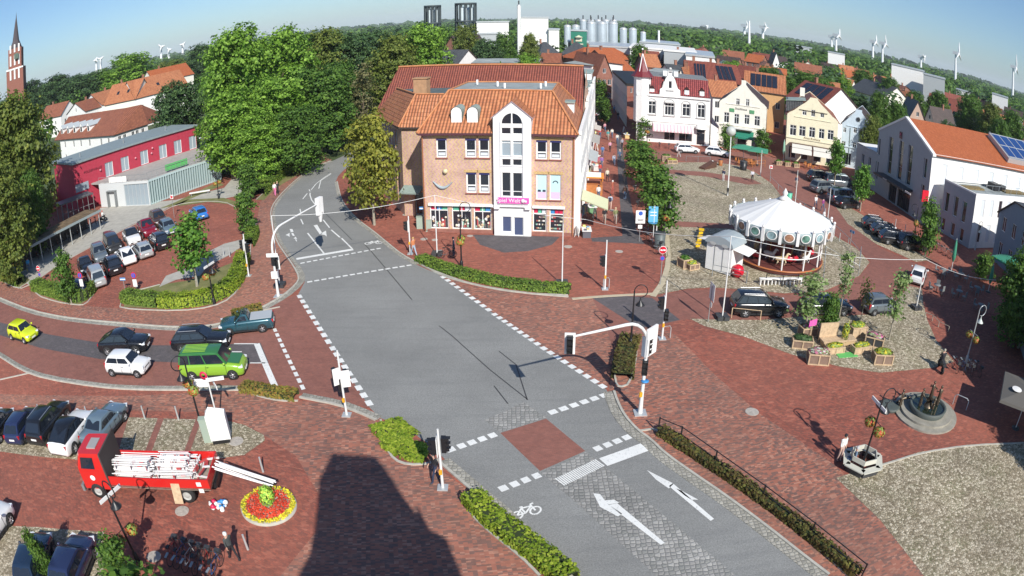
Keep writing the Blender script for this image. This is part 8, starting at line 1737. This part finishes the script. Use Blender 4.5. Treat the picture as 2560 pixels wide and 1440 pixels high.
person('walk','woman with pale blue shirt and dark backpack walking up the pedestrian street',(1525,525),(1530,490),(.5,.6,.75),(.6,.42,.35),K_,bag=N_);person('stand','person with big white hat next to the orange stall',(1531,487),(1500,480),(.35,.1,.06),(.4,.1,.08),W_,hat=W_);person('walk','left one of two walkers side by side in the street',(1535,415),(1540,450),(.35,.4,.5),J_,K_);person('walk','right one of two walkers side by side in the street',(1549,403),(1550,450),(.08,.12,.2),J_,(.6,.55,.5))
R.seed(12)
for k,(x,y)in enumerate(((1497,300),(1512,330),(1505,280),(1530,345),(1545,300),(1515,262),(1543,360),(1535,283),(1500,345),(1521,312))):person('walk','distant shopper, %s'%['in white near the left shop fronts','in pink by the stalls','in grey in the narrow part','with white shirt by the gutter band','in dark clothes by the right shops','farthest up the street','beside the turret corner in pale top','in blue in the street shade','in red by the racks','in black mid-street'][k],(x,y),(x+R.uniform(-9,9),y+R.choice((-20,20))),[(.7,.7,.7),(.6,.3,.35),(.3,.3,.3),(.7,.68,.6),K_,(.4,.4,.5),(.6,.6,.55),(.1,.2,.4),(.5,.08,.08),K_][k],J_,K_,grp='shoppers in the pedestrian street')
for k,(x,y)in enumerate(((1500,440),(1518,455),(1560,455),(1506,392),(1525,380),(1511,560),(1496,500),(1555,372),(1538,560),(1504,420),(1580,392),(1520,350),(1562,500),(1880,455),(1990,470))):person('walk' if k%3 else 'stand',['shopper in red top beside the food stall','shopper in cream coat behind the food stall','shopper in grey walking by the dark gutter band','shopper in blue looking at the racks','shopper in pink near the white counter','shopper in black at the yellow awning','shopper in white between stall and awning','shopper in dark jeans near the turret house','shopper in olive walking towards the forecourt','shopper in violet beside the clothes rack','shopper in orange under the tree row end','shopper in teal up the street','shopper in brown in the tree shade','walker in pale shirt near the terrace fence','walker in dark blue on the brick lane'][k],(x,y),(x+R.uniform(-14,14),y+R.choice((-25,25))),[(.5,.06,.05),(.6,.55,.45),(.3,.3,.3),(.1,.2,.45),(.6,.3,.4),K_,W_,(.3,.3,.35),(.2,.22,.1),(.25,.12,.35),(.55,.25,.08),(.05,.3,.3),(.2,.12,.08),(.6,.6,.65),N_][k],[J_,K_,(.35,.32,.28)][k%3],[K_,(.3,.2,.1),(.5,.4,.25)][k%3],grp='shoppers in the pedestrian street')
person('walk','person in white shirt and pink shoes walking on the brick footway by the road bend',(688,489),(700,460),W_,(.75,.2,.4),(.3,.2,.1));person('walk','person in black beside the one in white on the footway',(695,486),(706,458),K_,K_,(.5,.35,.2));person('stand','person in bright blue jacket at the shelter corner',(74,680),(110,700),(.03,.3,.6),J_,K_)
# bicycles
bp=thing('bicycle','dark bicycle pushed by the person at the hedge','bicycle',g(1118,645),.1,'bicycles')
wh=MB().lathe([(.31,-.015),(.345,0),(.31,.015),(.30,0),(.31,-.015)],n=20);[wh.tube([(0,0,0),(.31*math.cos(a*.785),.31*math.sin(a*.785),0)],.004,3)for a in range(8)];wh.v=[(x,z,y)for x,y,z in wh.v];wh=wh.data('wheel',tyre)
for x in(-.52,.52):lk('wheel',wh,bp,(x,0,.35))
fm_=plain('bike_frame',(.06,.07,.09),.4);MB().tube([(-.52,0,.35),(-.1,0,.32),(.38,0,.75),(-.2,0,.78),(-.1,0,.32)],.02,5).tube([(-.2,0,.78),(-.52,0,.35)],.014,5).tube([(.52,0,.35),(.40,0,.95)],.018,5).tube([(-.2,0,.7),(-.22,0,.92)],.014,5).obj('frame',fm_,bp);MB().tube([(.30,-.28,1.0),(.42,0,1.0),(.30,.28,1.0)],.015,5).obj('handlebar',dgrey,bp);MB().box((-.24,0,.95),(.26,.15,.06)).obj('saddle',black,bp);MB().box((.60,0,.86),(.22,.28,.18)).obj('basket',dgrey,bp);MB().box((-.6,0,.74),(.36,.12,.03)).obj('carrier',galv,bp)
BK=[paint('bike_red',(.35,.03,.03)),paint('bike_blue',(.05,.12,.3)),paint('bike_white',(.6,.6,.6)),fm_]
def bikes(px,dirpx,n,labf,grp):
 a,b_=g(*px[0]),g(*px[1]);d=g(*dirpx)-a;an=math.atan2(d.y,d.x)
 for k in range(n):p=a.lerp(b_,k/max(1,n-1));clone(bp,(p.x,p.y,0),an+R.uniform(-.12,.12),labf(k),grp,swap={'bike_frame':BK[k%4]})
O_=['first','second','third','fourth','fifth','sixth','seventh','eighth','ninth','tenth','eleventh','twelfth','thirteenth','fourteenth']
bikes(((95,648),(240,560)),(80,625),13,lambda k:'bicycle under the shelter roof, %s from the near end'%O_[k],'bicycles in the shelter');bikes(((440,1395),(545,1432)),(470,1340),6,lambda k:'bicycle in the shade at the bottom edge, %s from the left'%O_[k],'bicycles at the bottom rack')
bikes(((1615,578),(1650,640)),(1650,590),5,lambda k:'bicycle parked at the white banner, %s from the back'%O_[k],'bicycles at the pedestrian street');bikes(((965,478),(1000,500)),(980,520),4,lambda k:'bicycle beside the wall under the yellow tree, %s from the left'%O_[k],'bicycles by the brick wing');bikes(((2335,622),(2385,650)),(2350,640),5,lambda k:'bicycle at the bank annex, %s from the left'%O_[k],'bicycles at the bank annex')
bikes(((2385,925),(2440,935)),(2400,950),4,lambda k:'bicycle in the shade by the pale lamp, %s from the left'%O_[k],'bicycles in the cafe shade');bikes(((1575,420),(1595,520)),(1560,430),4,lambda k:'bicycle under the clipped tree row, %s from the far end'%O_[k],'bicycles at the tree row');bikes(((1648,370),(1672,372)),(1650,380),2,lambda k:'bicycle before the striped awning, %s from the left'%O_[k],'bicycles at the awning')
def scooter(lb,p,q):
 b=g(*p);d=g(*q)-b;t=thing('motor_scooter',lb,'scooter',b,math.atan2(d.y,d.x),'scooters')
 for x in(-.6,.6):lk('wheel',wm,t,(x,0,.28)).scale=(.6,.5,.6)
 MB().tube([(-.8,0,.75),(-.3,0,.62),(.1,0,.35),(.45,0,.5),(.5,0,.95)],[.16,.2,.13,.1,.05],8).obj('fairing',black,t);MB().tube([(.45,-.3,1.0),(.5,.3,1.0)],.02,5).obj('handlebar',dgrey,t);MB().box((-.4,0,.82),(.6,.26,.1)).obj('seat',dgrey,t)
scooter('dark motor scooter ridden towards the fountain',(2350,925),(2340,900));sp=g(2350,925);person('ride','scooter rider in dark jacket with helmet',sp,(2340,900),K_,K_,(.5,.5,.45),hat=(.4,.38,.3),z=-.1);scooter('scooter beside the shelter end with red-helmeted rider',(258,556),(290,540));person('ride','person with red helmet and white jacket on the scooter at the shelter',g(258,556),(290,540),W_,K_,(.5,.02,.02),hat=(.5,.02,.02),z=-.1)
# market: racks, tables, A-boards
R.seed(44);mc=[cl(c)for c in((.65,.6,.58),(.12,.12,.14),(.5,.15,.2),(.2,.35,.45),(.6,.45,.2),(.15,.3,.15),(.7,.68,.2))]
def stall(lb,p,kind,k=0):
 t=thing({'rack':'clothes_rack','table':'display_table','board':'advertising_board'}[kind],lb,{'rack':'rack','table':'table','board':'sign'}[kind],g(*p),R.uniform(-.4,.4)+1.5,'shop displays in the pedestrian street')
 if kind=='rack':MB().tube([(-.7,0,0),(-.7,0,1.5),(.7,0,1.5),(.7,0,0)],.025,5).obj('frame',galv,t);[MB().box((-.6+q*.13,0,1.08),(.07,.42,.8),R.uniform(-.1,.1)).obj('garment',mc[(q+k)%7],t)for q in range(10)]
 elif kind=='table':MB().box((0,0,.7),(1.5,.9,.06)).obj('top',whitew,t);MB().box((0,0,.34),(1.3,.75,.66)).obj('skirt',mc[k%7],t);[MB().box((-.55+.27*q,R.uniform(-.2,.2),.80),(.2,.25,R.uniform(.1,.3))).obj('goods',mc[(q*3+k)%7],t)for q in range(5)]
 else:MB().box((0,-.12,.5),(.65,.03,1.05),0,0,Matrix.Rotation(-.15,3,'X')).box((0,.12,.5),(.65,.03,1.05),0,0,Matrix.Rotation(.15,3,'X')).obj('panel',whitew,t);MB().box((0,-.17,.6),(.35,.01,.4),0,0,Matrix.Rotation(-.15,3,'X')).obj('picture',mc[k%7],t)
for k,(x,y,kd,lb)in enumerate(((1442,590,'board','white advertising board at the brick corner'),(1466,590,'table','low table of bright goods near the brick corner'),(1448,565,'rack','clothes rack nearest to the brick corner'),(1460,548,'rack','clothes rack under the yellow awning'),(1487,545,'board','white board right of the yellow awning'),(1478,530,'table','pale table beside the yellow awning'),(1472,445,'rack','rack of white garments before the white shop'),(1488,425,'table','white counter with orange box in the street'),(1470,400,'rack','dark clothes rack along the white wall'),(1490,402,'table','grey table with goods in the street'),(1475,380,'rack','garment rack farther up the white wall'),(1492,376,'board','white board with red picture in the street'),(1480,358,'rack','rack with striped clothes'),(1484,340,'table','bright table near the narrow part'),(1488,325,'rack','rack by the second shop'),(1491,308,'rack','pale rack by the gabled townhouse'),(1496,292,'table','far display table with pale goods in the street'),(1560,330,'board','pink and green banner board at the turret corner'),(1566,345,'table','table by the turret corner'),(1495,272,'rack','farthest clothes rack up the pedestrian street'))):stall(lb,(x,y),kd,k)
t=thing('food_stall','orange wooden food stall with striped ends and white hood','stall',g(1480,482),1.45);MB().box((0,0,.6),(2.2,2.4,1.2)).obj('counter',woodo,t);MB().box((0,0,2.1),(2.4,2.7,.12)).box((0,-1.2,1.9),(2.4,.08,.4)).obj('roof',plain('stall_orange',(.75,.27,.04),.6),t);MB().box((-.4,0,2.3),(1.2,2.0,.3)).obj('hood',whitew,t);[MB().tube([(x,y,1.2),(x,y,2.1)],.04,5).obj('post',woodo,t)for x in(-1,1)for y in(-1.1,1.1)]
t=thing('banner_stand','blue pennant banner beside the pedestrian zone sign','banner',g(1632,605),0);MB().tube([(0,0,0),(0,0,3.6)],.04,6).obj('pole',polew,t);MB().box((-.1,0,2.7),(.9,.04,1.5)).lathe([(0,-.02),(.45,-.02),(.45,.02)],(-.1,0,1.9),10).obj('banner',plain('banner_blue',(.12,.42,.65),.6),t);MB().box((-.1,-.03,2.9),(.6,.02,.08)).box((-.1,-.03,2.6),(.6,.02,.08)).obj('print',whitew,t)
# parasols
def parasol(lb,p,r,h,mt,closed=False,sq=4):
 t=thing('parasol',lb,'parasol',g(*p)if not isinstance(p,Vector)else p,R.uniform(0,1.5),'parasols');MB().tube([(0,0,0),(0,0,h)],.04,6).obj('pole',polew,t);MB().lathe([(.35,0),(.35,.08),(0,.1)],n=10).obj('foot',dgrey,t)
 MB().lathe([(r,h*.8),(r*.98,h*.86),(0,h)]if not closed else[(.1,h*.3),(.28,h*.45),(.16,h*.85),(0,h)],n=sq if not closed else 8,smooth=closed).obj('canopy',mt,t)
gp_=plain('parasol_green',(.05,.26,.16),.7);parasol('open green parasol, left one over the wooden terrace',(1858,405),2.3,2.8,gp_);parasol('open green parasol, right one over the wooden terrace',(1893,412),2.3,2.8,gp_);parasol('closed pale green parasol before the yellow house',(1958,402),1,3.6,plain('pale_green',(.25,.45,.33),.7),True);parasol('closed dark green parasol at the bank annex cafe',(2378,678),1,3.6,gp_,True)
parasol('open green parasol with pale emblem before the blue-grey house',(2512,712),2.6,3.2,gp_);parasol('second green parasol at the right edge before the blue-grey house',(2550,725),2.4,3.0,gp_);parasol('closed green parasol beside the round clipped tree',(2470,730),1,3.0,gp_,True);qv=g(2570,985,2.6);qv.z=0;parasol('large grey-beige parasol with round white emblem at the right edge',qv,3.2,3.0,plain('beige_painted_shade',(.13,.12,.105),.8));MB().lathe([(0,.03),(.42,.0)],n=20).obj('emblem',whitew,bpy.data.objects['parasol.007'],(-1.15,.35,2.9))  # large parasol: beige canvas colour darkened to stand in for shade
bpy.data.objects['parasol.007'].rotation_euler=(0,0,0)
def tset(lb,p,k,wd=woodo):
 t=thing('cafe_table',lb,'table',g(*p),.3*k,'cafe tables');MB().lathe([(0,.72),(.42,.72),(.42,.75),(0,.75)],n=12).obj('top',wd,t);MB().tube([(0,0,0),(0,0,.72)],.04,5).obj('leg',dgrey,t)
 for q in range(3):
  a=q*2.1+k;c=thing('cafe_chair','chair %s at the %s'%(['left','right','behind'][q],lb),'chair',g(*p)+Vector((.75*math.cos(a),.75*math.sin(a),0)),a,'cafe chairs');MB().box((0,0,.45),(.42,.42,.05)).obj('seat',wd,c);MB().box((.2,0,.72),(.04,.42,.45)).obj('backrest',wd,c);[MB().tube([(x,y,0),(x,y,.45)],.02,4).obj('leg',wd,c)for x in(-.17,.17)for y in(-.17,.17)]
for k,(x,y,lb)in enumerate(((1850,412,'left terrace table under the green parasol'),(1868,414,'middle terrace table under the green parasols'),(1888,416,'right terrace table under the green parasol'),(2010,420,'table before the yellow house'),(2035,426,'second table before the yellow house'))):tset(lb,(x,y),k)
for k,(x,y,lb)in enumerate(((2355,690,'table left of the closed dark parasol'),(2400,700,'table right of the closed dark parasol'),(2440,735,'table in the cafe shade'),(2395,745,'table at the shade rim'),(2450,780,'lower table in the cafe shade'),(2340,730,'table near the white delivery car'))):tset(lb,(x,y),k,mgrey)
rail('orange wooden terrace fence of the green parasol restaurant',[(1822,402),(1845,412),(1880,420),(1912,418)],1.1,woodo,2);[planter('square planter with shrub on the yellow house terrace, %s'%O_[k],(1945+k*22,412+k*3),1.0,.7,.6,.2,g_street,30+k)for k in range(3)]
# pergola and tall posts by the glass pavilion
lpm=plain('pergola_steel',(.50,.55,.55),.4);
for k,(x,y,yt)in enumerate(((591,418,382),(603,424,378),(615,420,374),(627,416,369),(641,414,364),(552,428,376),(565,425,372),(578,422,370),(521,440,342),(540,437,332),(534,442,334))):b=g(x,y);h=hgt(b,yt);t=thing('pergola_post','L-shaped grey steel post %s'%(['first in the right row','second in the right row','third in the right row','fourth in the right row','fifth in the right row','first at the stepped terrace','second at the stepped terrace','third at the stepped terrace','left of the tall three beside the glass pavilion','tallest beside the glass pavilion','middle of the tall three beside the glass pavilion'][k]),'post',b,0,'pergola posts');MB().box((0,0,h/2),(.22,.22,h)).obj('upright',lpm,t);MB().box((-.6,0,h-.1),(1.0,.2,.2)).obj('arm',lpm,t)
for x,y,lb in((500,487,'pale bench on the lawn before the glass pavilion'),(660,403,'pale stone bench by the dark bushes')):t=thing('bench',lb,'bench',g(x,y),.3);MB().box((0,0,.45),(3.2,.5,.1)).obj('seat',whitew,t);[MB().box((s,0,.2),(.12,.4,.4)).obj('leg',mgrey,t)for s in(-1.3,1.3)]
t=thing('display_board','large dark information board standing at the near end of the shelter','sign',g(55,682),.9);MB().box((0,0,1.5),(1.6,.12,2.6)).obj('panel',dgrey,t);MB().box((0,0,.1),(1.7,.2,.2)).obj('base',galv,t)
# ================================================================== parts that are several pieces become several parts
def islands(me):
 n=len(me.vertices);par=list(range(n))
 def f(i):
  while par[i]!=i:par[i]=par[par[i]];i=par[i]
  return i
 for e in me.edges:a,b=f(e.vertices[0]),f(e.vertices[1]);par[a]=b
 gr={}
 for i in range(n):gr.setdefault(f(i),[]).append(i)
 L_=[]
 for vs in gr.values():
  co=[me.vertices[i].co for i in vs];L_.append([set(vs),[min(c[k]for c in co)-.005 for k in range(3)],[max(c[k]for c in co)+.005 for k in range(3)]])
 ch=True
 while ch:
  ch=False
  for i in range(len(L_)):
   for j in range(i+1,len(L_)):
    if all(L_[i][1][k]<=L_[j][2][k]and L_[j][1][k]<=L_[i][2][k]for k in range(3)):
     L_[i][0]|=L_[j][0];L_[i][1]=[min(p)for p in zip(L_[i][1],L_[j][1])];L_[i][2]=[max(p)for p in zip(L_[i][2],L_[j][2])];L_.pop(j);ch=True;break
   if ch:break
 return[x[0]for x in L_]
SPLIT={'poster_figure','display_goods','fascia','plinth','lintel','downpipe','trim','ledge','sign_figure','gutter','ridge_tile','chimney','cornice','window_surround','drainpipe','roof_vent','wall_lamp','niche','parapet','sedum_strip','terrace_furniture','logo','bank_sign_mark','panel_joint','print','canopy','awning','portal_frame','roof','spire_trim','solar_collector','picture','door_emblem','emblem','eyes','ears','strap','screen','clamp','arched_window','balcony','round_window','terrace_frame','gable_trim','bank_sign','parapet','verge_trim','mount','trestle','dormer','porch_roof','railing','rail','seat','fairing','plinth','spout','side_window','glass_fin','roof_light_glass','post','frame','basket_arm','housing','base'}
NOSPLIT={'frame','railing','glass_fin','roof_light_glass'}
done={}
for o in[x for x in scn.collection.objects if x.type=='MESH' and x.parent]:
 nm=o.name.split('.')[0]
 if nm not in SPLIT or nm in NOSPLIT or len(o.data.vertices)>2500:continue
 if o.data.name in done:parts=done[o.data.name]
 else:
  key=o.data.name;isl=islands(o.data)
  if len(isl)<2:done[key]=parts=None;continue
  parts=[]
  for s_ in isl[1:]:
   d=o.data.copy();bm=bmesh.new();bm.from_mesh(d);bm.verts.ensure_lookup_table();bmesh.ops.delete(bm,geom=[v for v in bm.verts if v.index not in s_],context='VERTS');bm.to_mesh(d);bm.free();parts.append(d)
  s_=isl[0];bm=bmesh.new();bm.from_mesh(o.data);bmesh.ops.delete(bm,geom=[v for v in bm.verts if v.index not in s_],context='VERTS');bm.to_mesh(o.data);bm.free();done[key]=parts
 if parts:
  for d in parts:c=o.copy();c.data=d;scn.collection.objects.link(c);c.parent=o.parent
  # ================================================================== air: everything inside one box of thin haze
hm_,t_,b_=nodes('haze');t_.nodes.remove(b_);pv=t_.nodes.new('ShaderNodeVolumePrincipled');pv.inputs['Color'].default_value=(.86,.95,1,1);pv.inputs['Density'].default_value=.00009;pv.inputs['Anisotropy'].default_value=-.1
L(t_,pv.outputs[0],t_.nodes['Material Output'].inputs['Volume'])
o=MB().box((0,0,89),(24000,24000,182)).obj('haze',hm_);tag(o,'thin summer haze over the plain',None,None,'stuff')
scn.cycles.volume_bounces=0
